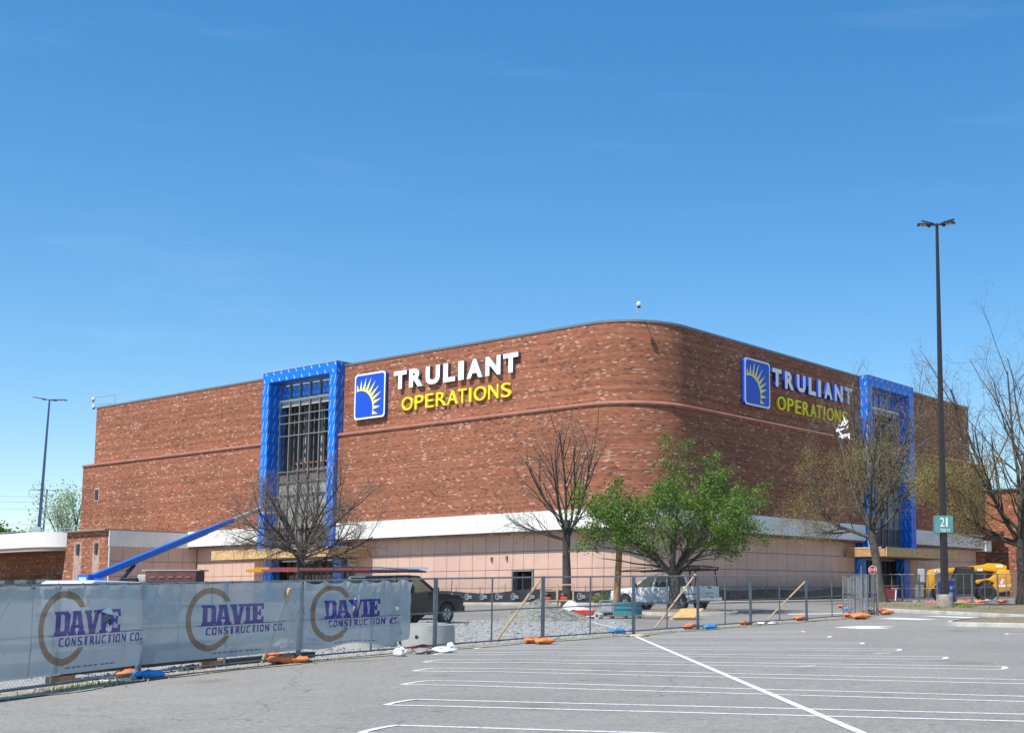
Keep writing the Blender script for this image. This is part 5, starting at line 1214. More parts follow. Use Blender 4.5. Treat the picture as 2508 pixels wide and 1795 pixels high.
def banner(s0, s1, ring_s, label, seed, crease, z0=.27, z1=1.84, hole=None, loose=0.0):
    rg = np.random.RandomState(seed); ns = int((s1 - s0) / .0145); nz = int((z1 - z0) / .0145)
    Sg = np.linspace(s0, s1, ns + 1); Zg = np.linspace(z0, z1, nz + 1)
    base = np.array([np.concatenate([fence_at(s)[0], fence_at(s)[1]]) for s in Sg]); P0 = base[:, :3]; D = base[:, 3:]; Nn = np.stack([D[:, 1], -D[:, 0], np.zeros(len(D))], 1)
    SS, ZZ = np.meshgrid(Sg, Zg, indexing='ij'); f = (ZZ - z0) / (z1 - z0); x = SS - s0; Lw = s1 - s0
    dep = .035 + .05 * np.sin(math.pi * f) * (.6 + .4 * np.sin(x * 1.3 + seed))
    # scallops hanging between ties along the top
    dep += .035 * crease * np.abs(np.sin(x * math.pi / .62)) * np.clip((f - .80) / .2, 0, 1)
    for k in range(int(16 * crease) + 5):
        cx_ = rg.uniform(0, Lw); ang = rg.normal(0, .5); cz = rg.uniform(.1, 1); w = rg.uniform(.02, .05); amp = rg.uniform(.008, .03) * crease; u = (x - cx_) * math.cos(ang) + (f - cz) * 1.57 * math.sin(ang); l = -(x - cx_) * math.sin(ang) + (f - cz) * 1.57 * math.cos(ang)
        dep += amp * np.exp(-(u / w) ** 2) * np.exp(-(l / rg.uniform(.15, .5)) ** 2)
    dep += .006 * crease * np.sin(x * 9 + 3 * np.sin(f * 5)) * np.sin(f * 7 + x * 2)
    sag = .035 * crease * np.abs(np.sin(x * math.pi / .62)) * np.clip((f - .9) / .1, 0, 1) + loose * np.clip(.15 - f, 0, 1) * np.sin(x * 3)
    P = P0[:, None, :] + Nn[:, None, :] * (dep[:, :, None]); P[:, :, 2] += ZZ - sag
    mask = print_mask((SS[:-1, :-1] + SS[1:, 1:]) / 2 - ring_s, (ZZ[:-1, :-1] + ZZ[1:, 1:]) / 2 - 1.08)
    keep = np.ones(mask.shape, bool)
    if hole is not None:
        hs, hz, poly = hole; keep = ~pip((SS[:-1, :-1] + SS[1:, 1:]) / 2 - ring_s - hs, (ZZ[:-1, :-1] + ZZ[1:, 1:]) / 2 - 1.08 - hz, poly)
    idx = np.arange((ns + 1) * (nz + 1)).reshape(ns + 1, nz + 1)
    Q = np.stack([idx[:-1, :-1], idx[1:, :-1], idx[1:, 1:], idx[:-1, 1:]], -1)[keep]
    c = fence_at((s0 + s1) / 2)[0]; t = thing('banner', label, 'banner', c)
    me = bpy.data.meshes.new('film'); V = (P.reshape(-1, 3) - c); nf = len(Q)
    me.vertices.add(len(V)); me.vertices.foreach_set('co', V.ravel()); me.loops.add(nf * 4); me.loops.foreach_set('vertex_index', Q.ravel().astype(np.int32)); me.polygons.add(nf); me.polygons.foreach_set('loop_start', np.arange(0, nf * 4, 4, dtype=np.int32)); me.polygons.foreach_set('loop_total', np.full(nf, 4, dtype=np.int32))
    for m in FILM: me.materials.append(m)
    me.polygons.foreach_set('material_index', mask[keep].astype(np.int32)); me.polygons.foreach_set('use_smooth', np.ones(nf, bool)); me.update(calc_edges=True); me.validate()
    o = bpy.data.objects.new('film', me); COL.objects.link(o); o.parent = t
    # ties along the top rail
    k = int(Lw / .62)
    for i in range(k + 1):
        p, d = fence_at(s0 + .05 + i * (Lw - .1) / k); mb = MB(); mb.tube(p + V3(0, 0, z1 - .06) + V3(d[1], -d[0], 0) * .05, p + V3(0, 0, z1 + .03), .012, n=5); mb.build('tie', M('black_tie', (.02, .02, .02), .6), t, world=True)
    return t
S1, S2, S3 = fence_s(159), fence_s(514), fence_s(811); SE = fence_s(1003)
b3 = SE - (S3 - .85)
banner(S1 - .85 - 3.0, S1 - .82, S1 - 3.9, 'edge piece of blue-grey banner before the first ring logo', 2, .5)
tear = [(-.02, .36), (.04, .40), (.30, .27), (.33, .12), (.26, .02), (.27, -.08), (.18, -.16), (.16, -.02), (.12, .1), (.02, .2)]
bb = banner(S1 - .85, S2 - .82, S1, 'torn blue-grey film banner with the first purple lettered ring logo', 4, .55, hole=(.94, -.02, [(.16, .22), (.28, .24), (.3, .06), (.33, -.02), (.24, -.14), (.18, -.12), (.2, .02), (.15, .1)]))
banner(S2 - .85, S3 - .82, S2, 'smooth blue-grey film banner with the middle purple lettered ring logo', 6, .6)
banner(S3 - .85, SE, S3, 'crumpled blue-grey film banner with the last purple lettered ring logo', 8, 2.3, z0=.30, loose=.3)
# the folded white flaps of the tear
p, d = fence_at(S1 + 1.03); nn = V3(d[1], -d[0], 0); zz = 1.08
def fp_(s, z, o=.1): q, dd = fence_at(S1 + .94 + s); return V3(q[0], q[1], q[2] + zz + z) + V3(dd[1], -dd[0], 0) * o
FLAP = M('white_film_back', (.75, .76, .78), .4, var=.06)
mb = MB(); mb.add([fp_(-.02, .26), fp_(.08, .33, .16), fp_(.2, .33, .14), fp_(.33, .2, .12), fp_(.2, .19, .2), fp_(.06, .22, .17)], [(0, 1, 5), (1, 2, 4, 5), (2, 3, 4)]); mb.add([fp_(.16, .06, .11), fp_(.25, -.09, .15), fp_(.19, -.14, .11)], [(0, 1, 2)]); mb.add([fp_(.27, .0, .1), fp_(.31, .0, .12), fp_(.28, -.13, .1)], [(0, 1, 2)])
mb.build('torn_flap', FLAP, bb, world=True)

# ================================================================== vehicles and lifts
RUB = M('tyre_rubber', (.035, .034, .033), .85, var=.2); ALLOY = M('alloy_rim', (.42, .42, .42), .35, metal=.7); BLK = M('black_trim', (.02, .02, .021), .5); CHR = M('chrome', (.6, .6, .6), .2, metal=.9)
REDL = M('red_lens', (.35, .02, .02), .25); WHTL = M('clear_lens', (.7, .7, .68), .2)
def glass_mat():
    m, nt, b, out = new_mat('tinted_glass'); b.inputs['Base Color'].default_value = (.03, .04, .035, 1); b.inputs['Roughness'].default_value = .05; b.inputs['Specular IOR Level'].default_value = .7
    tp = nd(nt, 'ShaderNodeBsdfTransparent'); tp.inputs[0].default_value = (.72, .82, .68, 1); mx = nd(nt, 'ShaderNodeMixShader'); mx.inputs[0].default_value = .6; nt.links.new(b.outputs[0], mx.inputs[1]); nt.links.new(tp.outputs[0], mx.inputs[2]); nt.links.new(mx.outputs[0], out.inputs[0]); return m
GLASS = glass_mat()
def arcpts(cx_, cz, r, a0, a1, n=9): return [(cx_ + r * math.cos(math.radians(a0 + (a1 - a0) * i / n)), cz + r * math.sin(math.radians(a0 + (a1 - a0) * i / n))) for i in range(n + 1)]
def wheel(t, x, y, r, w, side, lug=0, rim_mat=ALLOY):
    """tyre with rim; side +1 = outer face towards +y"""
    mb = MB(); prof = [(r * .62, -w / 2), (r * .9, -w / 2), (r, -w * .32), (r, w * .32), (r * .9, w / 2), (r * .62, w / 2)]
    mb.lathe(prof, (x, y, r), 26, axis=(0, 1, 0))
    if lug:
        for i in range(lug):
            a = 2 * math.pi * i / lug
            for s in (-1, 1):
                c = V3(x + r * 1.0 * math.cos(a + s * .06), y + s * w * .24, r + r * 1.0 * math.sin(a + s * .06)); mb.box(c, (.09, w * .5, .07), ax=(V3(math.cos(a), 0, math.sin(a)), V3(0, 1, 0) + V3(-math.sin(a), 0, math.cos(a)) * .35 * s, V3(-math.sin(a), 0, math.cos(a))))
    o = mb.build('wheel', RUB, t, smooth=True)
    mb = MB(); f = y + side * w * .38
    mb.lathe([(r * .63, 0), (r * .58, -side * .03), (r * .2, -side * .05 + side * .02), (0, side * .0)], (x, f, r), 20, axis=(0, 1, 0))
    for i in range(6):
        a = 2 * math.pi * i / 6; mb.bar((x + r * .15 * math.cos(a), f + side * .01, r + r * .15 * math.sin(a)), (x + r * .58 * math.cos(a), f + side * .01, r + r * .58 * math.sin(a)), .03, r * .16, up=(-math.sin(a), 0, math.cos(a)))
    mb.build('rim', rim_mat, o, smooth=True)
def side_prism(poly, y0, y1, name, mat, t, bevel=.04, smooth=True):
    mb = MB(); mb.prism(poly, (0, 0, 0), (1, 0, 0), (0, 0, 1), (0, 1, 0), y0, y1); return mb.build(name, mat, t, smooth=smooth, bevel=bevel)
def pickup(label, loc, heading, paint, rack='tall', group='vehicles behind the fence'):
    t = thing('pickup_truck', label, 'pickup truck', loc, heading, group)
    prof = [(-2.86, .62), (-2.25, .52)] + arcpts(-1.72, .44, .50, 175, 5) + [(-1.15, .44), (1.38, .44)] + arcpts(1.95, .44, .50, 175, 5) + [(2.52, .5), (2.86, .56), (2.93, .85), (2.88, 1.06), (2.55, 1.16), (1.40, 1.25), (-.88, 1.25), (-.9, .86), (-2.86, .86)]
    body = side_prism(prof, -.97, .97, 'body', paint, t, .05)
    for s in (-1, 1):
        bp = [(-2.86, .87), (-.91, .87), (-.91, 1.27), (-2.86, 1.27)]
        side_prism(bp, s * .97 - (.07 if s > 0 else 0), s * .97 + (.07 if s < 0 else 0), 'bed_side', paint, t, .02)
        mb = MB(); mb.box((.25, s * .975, .98), (1.05, .012, .52)); d = mb.build('door', paint, t, bevel=.004); mb = MB(); mb.box((-.15, s * .99, 1.12), (.22, .04, .05)); mb.build('handle', BLK, d)
        mb = MB(); mb.box((-.57, s * .975, .98), (.5, .012, .52)); mb.build('door', paint, t, bevel=.004)
        mb = MB(); mb.blob((1.12, s * 1.12, 1.35), (.16, .24, .26), random.Random(1), 0, 10, 6); mb.tube((1.1, s * .95, 1.28), (1.12, s * 1.08, 1.33), .03); mb.build('mirror', BLK, t, smooth=True)
        mb = MB(); mb.box((2.86, s * .78, .98), (.1, .34, .2)); mb.build('headlight', WHTL, t, bevel=.02)
        mb = MB(); mb.box((-2.83, s * .9, 1.07), (.12, .15, .36)); mb.build('tail_light', REDL, t, bevel=.02)
        mb = MB(); mb.bar((-.9, s * 1.0, .42), (1.35, s * 1.0, .42), .12, .05); mb.build('running_board', BLK, t)
        wheel(t, 1.95, s * .84, .41, .27, s); wheel(t, -1.72, s * .84, .41, .27, s)
    mb = MB(); mb.box((-2.88, 0, 1.06), (.07, 1.72, .42)); tg = mb.build('tailgate', paint, t, bevel=.02); mb = MB(); mb.box((-2.925, 0, 1.2), (.02, .26, .07)); mb.build('handle', BLK, tg); mb = MB(); mb.box((-2.92, 0, .93), (.012, .7, .05)); mb.build('badge', M('badge_grey', (.3, .32, .35), .4), tg)
    mb = MB(); mb.box((-2.98, 0, .62), (.16, 1.9, .2)); mb.build('rear_bumper', CHR, t, bevel=.03); mb = MB(); mb.box((2.95, 0, .62), (.16, 1.92, .24)); mb.build('front_bumper', CHR if paint.name != 'black_paint' else BLK, t, bevel=.04)
    mb = MB(); mb.box((2.91, 0, .93), (.07, 1.15, .3)); mb.build('grille', BLK, t, bevel=.01); mb = MB(); mb.box((-3.065, 0, .72), (.01, .32, .16)); mb.build('licence_plate', M('plate_white', (.6, .6, .6), .5), t)
    mb = MB(); mb.box((0, 0, .5), (4.9, 1.3, .22)); mb.build('chassis', BLK, t)
    mb = MB(); mb.box((-1.85, 0, .9), (1.8, 1.7, .05)); mb.build('bed_floor', BLK, t)
    # greenhouse
    bt = {('f', s): V3(1.34, s * .92, 1.25) for s in (-1, 1)}; bt.update({('r', s): V3(-.86, s * .92, 1.25) for s in (-1, 1)}); tp = {('f', s): V3(.48, s * .74, 1.87) for s in (-1, 1)}; tp.update({('r', s): V3(-.70, s * .74, 1.87) for s in (-1, 1)})
    mb = MB()
    for s in (-1, 1):
        for k in 'fr': mb.bar(bt[k, s], tp[k, s], .08, .10)
        mb.bar(V3(.05, s * .92, 1.25), V3(-.02, s * .74, 1.87), .07, .12, up=(1, 0, 0)); mb.bar(tp['f', s], tp['r', s], .08, .07)
    mb.build('pillars', paint, t, bevel=.015)
    side_prism([(-.78, 1.84), (.5, 1.84), (.42, 1.91), (-.1, 1.93), (-.7, 1.90)], -.76, .76, 'roof', paint, t, .03)
    mb = MB(); mb.quad(bt['f', -1], bt['f', 1], tp['f', 1], tp['f', -1]); mb.build('windscreen', GLASS, t); mb = MB(); mb.quad(bt['r', 1], bt['r', -1], tp['r', -1], tp['r', 1]); mb.build('rear_glass', GLASS, t)
    for s in (-1, 1): mb = MB(); mb.quad(bt['f', s], bt['r', s], tp['r', s], tp['f', s]); mb.build('side_glass', GLASS, t)
    for x in (.35, -.45): mb = MB(); mb.box((x, .4, 1.15), (.15, .5, .75)); mb.box((x, -.4, 1.15), (.15, .5, .75)); mb.build('seat', M('seat_grey', (.12, .12, .13), .8), t, bevel=.04)
    if rack:
        zr = 2.12; mb = MB()
        for x in (-2.75, -1.0):
            for s in (-1, 1): mb.bar((x, s * .93, 1.27), (x + (.1 if x < -2 else 0), s * .86, zr), .06, .06)
            mb.bar((x, -.86, zr), (x, .86, zr), .06, .06)
        for s in (-1, 1):
            mb.bar((-2.85, s * .86, zr), (2.3, s * .86, zr - .02), .06, .07); mb.bar((-2.85, s * .86, zr + .14), (.6, s * .86, zr + .14), .035, .035); mb.bar((.6, s * .86, zr + .14), (2.3, s * .86, zr), .035, .035); mb.bar((-2.85, s * .86, zr), (-2.85, s * .86, zr + .15), .04, .04)
            for x in (-2.2, -1.4, -.6, .2): mb.bar((x, s * .86, zr), (x, s * .86, zr + .14), .03, .03)
            mb.bar((.9, s * .86, zr), (1.0, s * .8, 1.9), .05, .05) if False else None
        for x in (.5, 2.25): mb.bar((x, -.86, zr), (x, .86, zr), .05, .05)
        mb.build('ladder_rack', BLK, t)
    return t
WPAINT = M('white_paint', (.74, .75, .77), .3, var=.02, coat=.6, dirt=(.55, .53, .5), dirt_amt=.15); KPAINT = M('black_paint', (.006, .006, .008), .3, var=.1, coat=.25, spec=.25)
c = V3(-4.4, 65.8, 0); c[2] = G(*c[:2]); pickup('white pickup with black ladder rack parked behind the leafy tree', c, math.pi - math.radians(34), WPAINT)
fw_ = gx(1090, 49.3); hd = math.radians(63); c = fw_ - V3(math.cos(hd), math.sin(hd), 0) * 1.95 + V3(-math.sin(hd), math.cos(hd), 0) * .84; c[2] = G(*c[:2]); bk = pickup('black pickup nose showing past the banner end', c, hd, KPAINT, None)
hd = math.radians(8); kc = gx(905, 54.5); SILV = M('silver_paint', (.4, .41, .42), .3, var=.03, metal=.5, coat=.5); pickup('silver pickup carrying ladders hidden behind the crumpled banner', kc, hd, SILV)
# ladders strapped on the black pickup's rack
def ladder(mid, ang, L, w, mat, label, tip=None, tilt=0.0):
    t = thing('ladder', label, 'ladder', mid, ang, 'ladders on the silver pickup rack')
    for s in (-1, 1): mb = MB(); mb.bar((-L / 2, s * w / 2, -tilt), (L / 2, s * w / 2, tilt), .035, .09); mb.build('rail', mat, t)
    for i in range(int(L / .3)):
        x = -L / 2 + .15 + i * .3; mb = MB(); mb.tube((x, -w / 2, tilt * 2 * x / L), (x, w / 2, tilt * 2 * x / L), .016, n=6); mb.build('rung', ALLOY, t)
    if tip:
        for s in (-1, 1): mb = MB(); mb.bar((-L / 2 - .3, s * w / 2, -tilt), (-L / 2 + .35, s * w / 2, -tilt), .05, .11); mb.build('end_boot', tip, t)
    return t
def on_rack(x, y, z): d = V3(math.cos(hd), math.sin(hd), 0); e = V3(-math.sin(hd), math.cos(hd), 0); return kc + d * x + e * y + V3(0, 0, z)
MAR = M('maroon_fibreglass', (.30, .07, .06), .55, var=.15); LBLU = M('pale_blue_fibreglass', (.30, .44, .55), .5, var=.15); ORB = M('orange_boot', (.75, .30, .02), .6)
ladder(on_rack(-1.3, -.45, 2.14), hd, 6.9, .42, MAR, 'long maroon ladder lying lowest on the pickup rack behind the banner', ORB)
ladder(on_rack(-2.3, .25, 2.25), hd, 4.6, .42, MAR, 'short maroon ladder with orange ends on the pickup rack behind the banner', ORB)
ladder(on_rack(.6, .3, 2.25), hd, 3.6, .42, LBLU, 'pale blue ladder on the pickup rack behind the banner')
# white van seen from behind over the banner
def van(label, loc, heading):
    t = thing('cargo_van', label, 'van', loc, heading, 'vehicles behind the fence'); t.scale = (1, 1.08, .83)
    prof = [(-2.8, .55), (-2.3, .42)] + arcpts(-1.7, .4, .43, 175, 5) + [(1.3, .4)] + arcpts(1.85, .4, .43, 175, 5) + [(2.45, .45), (2.75, .55), (2.8, .95), (2.1, 1.2), (1.35, 1.95), (.9, 2.08), (-2.5, 2.12), (-2.75, 2.0), (-2.82, 1.2)]
    side_prism(prof, -.98, .98, 'body', WPAINT, t, .09)
    for s in (-1, 1):
        wheel(t, 1.85, s * .86, .37, .24, s); wheel(t, -1.7, s * .86, .37, .24, s)
        mb = MB(); mb.box((-2.81, s * .44, 1.5), (.03, .62, .52)); mb.build('rear_window', BLK, t, bevel=.01); mb = MB(); mb.box((-2.84, s * .44, .95), (.03, .5, .5)); mb.build('rear_door', WPAINT, t, bevel=.01)
        mb = MB(); mb.box((-2.8, s * .9, 1.2), (.06, .12, .5)); mb.build('tail_light', REDL, t, bevel=.01); mb = MB(); mb.quad((1.95, s * .985, 1.25), (.75, s * .985, 1.25), (.75, s * .985, 1.85), (1.38, s * .985, 1.85)); mb.build('side_window', BLK, t)
    mb = MB(); mb.quad((2.08, -.85, 1.24), (2.08, .85, 1.24), (1.4, .8, 1.93), (1.4, -.8, 1.93)); mb.build('windscreen', BLK, t); mb = MB(); mb.box((-2.88, 0, .55), (.14, 1.9, .2)); mb.build('rear_bumper', BLK, t, bevel=.03)
c = gx(268, 50); van('white van showing only its roof above the torn banner', c, math.radians(84))
# low trailer with steel boxes
def trailer(label, loc, heading):
    t = thing('utility_trailer', label, 'trailer', loc, heading, 'vehicles behind the fence')
    mb = MB(); mb.box((0, 0, .7), (4.0, 1.9, .14)); mb.bar((2, -.5, .62), (3.4, 0, .55), .08, .1); mb.bar((2, .5, .62), (3.4, 0, .55), .08, .1); mb.build('deck', BLK, t)
    for s in (-1, 1): wheel(t, -.3, s * 1.02, .34, .2, s); mb = MB(); mb.prism(arcpts(-.3, .36, .42, 170, 10, 8) + arcpts(-.3, .36, .46, 10, 170, 8), (0, 0, 0), (1, 0, 0), (0, 0, 1), (0, 1, 0), s * 1.02 - .12, s * 1.02 + .12); mb.build('mudguard', BLK, t)
    for s in (-1, 1):
        for x in (-1.9, 1.9): mb = MB(); mb.bar((x, s * .9, .77), (x, s * .9, 1.65), .06, .06); mb.build('stake_post', BLK, t)
    mb = MB(); mb.box((0, 0, 1.65), (3.9, 1.86, .06)); mb.build('top_frame', BLK, t)
    BRN = M('brown_box', (.16, .06, .055), .6, var=.2)
    mb = MB(); mb.box((.15, 0, 1.92), (2.0, 1.2, .46)); bx_ = mb.build('tool_box', BRN, t, bevel=.02); mb = MB(); mb.box((.15, 0, 2.18), (2.3, 1.25, .05)); mb.build('lid', M('lid_grey', (.42, .38, .36), .6), bx_)
    for x in (-.55, -.2, .15, .5, .85): mb = MB(); mb.box((x, -.61, 1.9), (.2, .03, .08)); mb.build('slot', M('slot_pale', (.24, .13, .12), .6), bx_)
    mb = MB(); mb.box((-1.5, 0, 1.78), (.55, 1.0, .2)); mb.build('black_case', BLK, t, bevel=.02); mb = MB(); mb.box((-1.05, 0, 1.86), (.4, .6, .3)); mb.build('grey_case', M('case_grey', (.5, .5, .5), .5), t, bevel=.02)
c = gx(418, 52); trailer('trailer with a maroon steel box showing above the banner', c, math.radians(8))
# blue boom lift
BBLUE = M('lift_blue', (.01, .15, .60), .4, var=.08, dirt=(.05, .1, .3), dirt_amt=.2); LGREY = M('lift_grey', (.42, .42, .42), .5, metal=.3)
piv = at(214, 1419, 74); tipp = at(652, 1240, 90); c = V3(piv[0] + .8, piv[1] + .5, 0); c[2] = G(*c[:2])
t = thing('boom_lift', 'blue telescopic boom lift reaching up to the sunlit entrance frame', 'boom lift', c)
dv = (tipp - piv); Ld = np.linalg.norm(dv); dv /= Ld; fl2 = V3(dv[0], dv[1], 0); fl2 /= np.linalg.norm(fl2); sd_ = V3(-fl2[1], fl2[0], 0); ang = math.atan2(fl2[1], fl2[0]); upv = np.cross(sd_, -dv) if np.cross(sd_, -dv)[2] > 0 else np.cross(dv, sd_)
mb = MB(); mb.box(c + V3(0, 0, .75), (2.6, 2.0, .5), rz=ang); mb.build('chassis', LGREY, t, world=True)
for a in (-1, 1):
    for s in (-1, 1):
        q = c + fl2 * a * 1.1 + sd_ * s * 1.1 + V3(0, 0, .48); mb = MB(); mb.lathe([(.2, -.18), (.46, -.18), (.48, 0), (.46, .18), (.2, .18)], q, 20, axis=sd_); mb.build('wheel', RUB, t, smooth=True, world=True)
mb = MB(); mb.box(c + V3(0, 0, 1.35), (2.9, 1.9, .7), rz=ang); mb.build('turntable', BBLUE, t, bevel=.05, world=True)
mb = MB(); mb.box(piv + V3(0, 0, -.05), (.75, .8, .7), rz=ang); mb.bar(c + V3(0, 0, 1.6) - fl2 * .2, piv + V3(0, 0, -.1), .5, .5); hk = mb.build('boom_heel', BBLUE, t, bevel=.03, world=True)
mb = MB(); mb.box(piv + V3(-.05, -.45, .05), (.45, .05, .18), rz=ang * 0); mb.build('decal', M('decal_pale', (.6, .7, .85), .4), hk, world=True)
cuts = [(0, .60, .55), (.42, .68, .46), (.64, 1.0, .36)]
for k, (f0, f1, w) in enumerate(((.0, .62, .38), (.61, .78, .31), (.77, 1.0, .25))):
    mb = MB(); mb.bar(piv + dv * Ld * f0, piv + dv * Ld * f1, w * .8, w, up=upv); o = mb.build('boom_section', BBLUE if k < 2 else LGREY, t, bevel=.03, world=True)
    mb = MB(); mb.bar(piv + dv * Ld * f0 - upv * (w / 2 + .04), piv + dv * Ld * f1 - upv * (w / 2 + .04), .12, .06); mb.build('cable_track', LGREY, o, world=True)
mb = MB(); mb.tube(c + V3(0, 0, 1.5) + fl2 * 1.0, piv + dv * Ld * .22 - upv * .3, .11, n=10); mb.build('lift_cylinder', BLK, t, world=True); mb = MB(); mb.tube(piv + dv * Ld * .16 - upv * .45, piv + dv * Ld * .26 - upv * .28, .06, n=8); mb.build('cylinder_rod', CHR, t, world=True)
bs = tipp + fl2 * .7; mb = MB()
for x in (-.4, .4):
    for y in (-.9, .9): mb.bar(bs + fl2 * x + sd_ * y + V3(0, 0, -.4), bs + fl2 * x + sd_ * y + V3(0, 0, .7), .04, .04)
for h in (-.4, .2, .7):
    for a, b_ in (((-.4, -.9), (.4, -.9)), ((.4, -.9), (.4, .9)), ((.4, .9), (-.4, .9)), ((-.4, .9), (-.4, -.9))): mb.bar(bs + fl2 * a[0] + sd_ * a[1] + V3(0, 0, h), bs + fl2 * b_[0] + sd_ * b_[1] + V3(0, 0, h), .04, .04)
mb.box(bs + V3(0, 0, -.42), (.85, 1.85, .05), rz=ang); mb.build('basket', LGREY, t, world=True)
# yellow telehandler
YEL = M('machine_yellow', (.72, .36, .01), .4, var=.06, dirt=(.4, .22, .03), dirt_amt=.25)
c = gx(2366, 90); t = thing('telehandler', 'yellow telehandler with big lugged tyres parked by the brick annex', 'telehandler', c, math.pi - .06)
side_prism([(-2.5, .75), (2.2, .75), (2.2, 1.05), (-2.5, 1.05)], -.45, .45, 'chassis', BLK, t, .03)
side_prism([(-3.0, .72), (-2.2, .6), (-1.95, .75), (-1.75, 1.15)] + arcpts(-1.35, .72, .76, 140, 40, 6) + [(-.55, 1.3), (-.6, 1.5), (-1.6, 1.62), (-2.1, 1.95), (-2.35, 2.25), (-3.0, 2.2), (-3.1, 1.6)], .35, 1.12, 'engine_cover', YEL, t, .05)
side_prism([(-3.0, .72), (-2.2, .6), (-1.95, .75), (-1.75, 1.3), (-2.1, 1.95), (-2.35, 2.25), (-3.0, 2.2), (-3.1, 1.6)], -1.12, .33, 'counterweight', YEL, t, .05)
side_prism([(-2.9, 2.15), (-2.2, 2.1), (-1.2, 2.2), (.2, 2.12), (2.2, 1.98), (2.2, 2.3), (.2, 2.44), (-1.3, 2.62), (-1.6, 2.72), (-2.5, 2.68), (-2.95, 2.5)], -.25, .25, 'boom', YEL, t, .03)
side_prism([(1.6, 2.05), (2.65, 1.95), (2.65, 2.28), (1.6, 2.4)], -.2, .2, 'inner_boom', YEL, t, .02)
side_prism([(2.3, 2.25), (2.75, 2.2), (2.8, 1.3), (2.95, .75), (2.8, .3), (2.7, .3), (2.55, .85), (2.35, 1.0), (2.2, 1.5)], -.22, .22, 'boom_head', YEL, t, .03)
mb = MB()
for s in (-1, 1): mb.box((2.95, s * .55, .75), (.07, .09, 1.0)); mb.box((3.5, s * .45, .27), (1.1, .12, .05))
for z in (.35, .8, 1.25): mb.box((2.93, 0, z), (.06, 1.3, .1))
mb.build('fork_carriage', BLK, t)
cab = [(-.55, 1.05), (1.05, 1.05), (1.1, 1.5), (.75, 2.4), (-.45, 2.42)]
mb = MB()
for y in (.35, 1.08):
    for (x0, z0), (x1, z1) in zip(cab, cab[1:] + cab[:1]): mb.bar((x0, y, z0), (x1, y, z1), .07, .07)
for x, z in cab: mb.bar((x, .35, z), (x, 1.08, z), .07, .07)
for i in range(6): mb.bar((-.4 + i * .22, .35, 2.42), (-.4 + i * .22, 1.08, 2.42), .03, .03)
mb.build('cab_frame', BLK, t); mb = MB(); mb.box((.1, .72, 1.35), (.5, .5, .6)); mb.box((-.1, .72, 1.75), (.14, .5, .6)); mb.build('seat', BLK, t, bevel=.05); mb = MB(); mb.box((.8, .72, 1.35), (.2, .6, .6)); mb.build('dashboard', BLK, t, bevel=.03)
side_prism([(-1.0, 1.0), (-.5, 1.0), (-.5, 2.05), (-1.1, 2.05)], -.3, .95, 'engine_bay', BLK, t, .04)
mb = MB(); mb.quad((-.5, 1.09, 1.1), (1.0, 1.09, 1.1), (.72, 1.09, 2.35), (-.42, 1.09, 2.35)); mb.quad((-.5, .34, 1.1), (1.0, .34, 1.1), (.72, .34, 2.35), (-.42, .34, 2.35)); mb.build('cab_glass', M('dark_cab_glass', (.02, .022, .025), .12), t)
side_prism([(-.6, .5), (1.3, .5), (1.3, 1.05), (-.6, 1.05)], .4, 1.05, 'step_box', BLK, t, .04)
for x in (1.75, -1.35):
    for s in (-1, 1): wheel(t, x, s * .98, .62, .42, s, 14, BLK)
side_prism(arcpts(1.75, .64, .74, 160, 20, 8) + arcpts(1.75, .64, .80, 20, 160, 8), .72, 1.25, 'mudguard', YEL, t, 0)
DCL = M('decal_white', (.75, .75, .74), .4)
mb = MB(); mb.box((1.95, .262, 2.17), (.62, .012, .2)); dc = mb.build('decal', DCL, t); mb = MB()
for i, ch in enumerate('JCB'): solid_glyph(mb, ch, 0.0, (2.2 - i * .18, .27, 2.09), V3(-1, 0, 0), V3(0, 0, 1), V3(0, 1, 0), .14, .15, .004)
mb.build('lettering', BLK, dc)
mb = MB(); mb.box((-1.0, .262, 2.25), (.42, .012, .18)); mb.build('decal', DCL, t); mb = MB(); mb.box((-2.4, .262, 2.5), (.5, .012, .18)); mb.build('decal', DCL, t); mb = MB(); mb.box((-2.4, 1.13, 1.35), (.6, .02, .75)); dc = mb.build('decal', M('decal_orange', (.75, .25, .05), .4), t); mb = MB(); mb.box((-2.4, 1.145, 1.08), (.56, .01, .15)); mb.box((-2.45, 1.145, 1.4), (.14, .01, .4), ax=(V3(.9, 0, .4), V3(0, 1, 0), V3(-.4, 0, .9))); mb.build('decal_print', DCL, dc)
mb = MB(); mb.box((-2.95, .95, 1.12), (.3, .35, .14)); mb.build('rear_lamp', M('lamp_pale', (.7, .5, .35), .4), t)
# small blue scissor lift beside it
c = gx(2319, 83.5); t = thing('scissor_lift', 'small blue scissor lift folded down behind the lamp post', 'scissor lift', c, .0)
SB = M('scissor_blue', (.015, .05, .42), .4, var=.15, dirt=(.1, .14, .4), dirt_amt=.4)
mb = MB(); mb.box((0, 0, .32), (1.15, .8, .36)); mb.build('base', SB, t, bevel=.03); mb = MB(); mb.box((0, -.42, .95), (1.12, .05, .9)); sp_ = mb.build('platform_side', SB, t, bevel=.01); mb = MB(); mb.box((0, .35, .95), (1.12, .05, .9)); mb.build('platform_side', SB, t, bevel=.01)
mb = MB()
for i, ch in enumerate('19'): solid_glyph(mb, ch, 0.0, (.16 + i * .15, -.449, .85), V3(1, 0, 0), V3(0, 0, 1), V3(0, -1, 0), .12, .2, .004)
mb.box((.1, -.452, .6), (.6, .008, .07)); mb.build('lettering', DCL, sp_)
for s in (-1, 1):
    for x in (-.42, .42): mb = MB(); mb.lathe([(.05, -.06), (.17, -.06), (.17, .06), (.05, .06)], (x, s * .38, .17), 14, axis=(0, 1, 0)); mb.build('wheel', RUB, t, smooth=True)
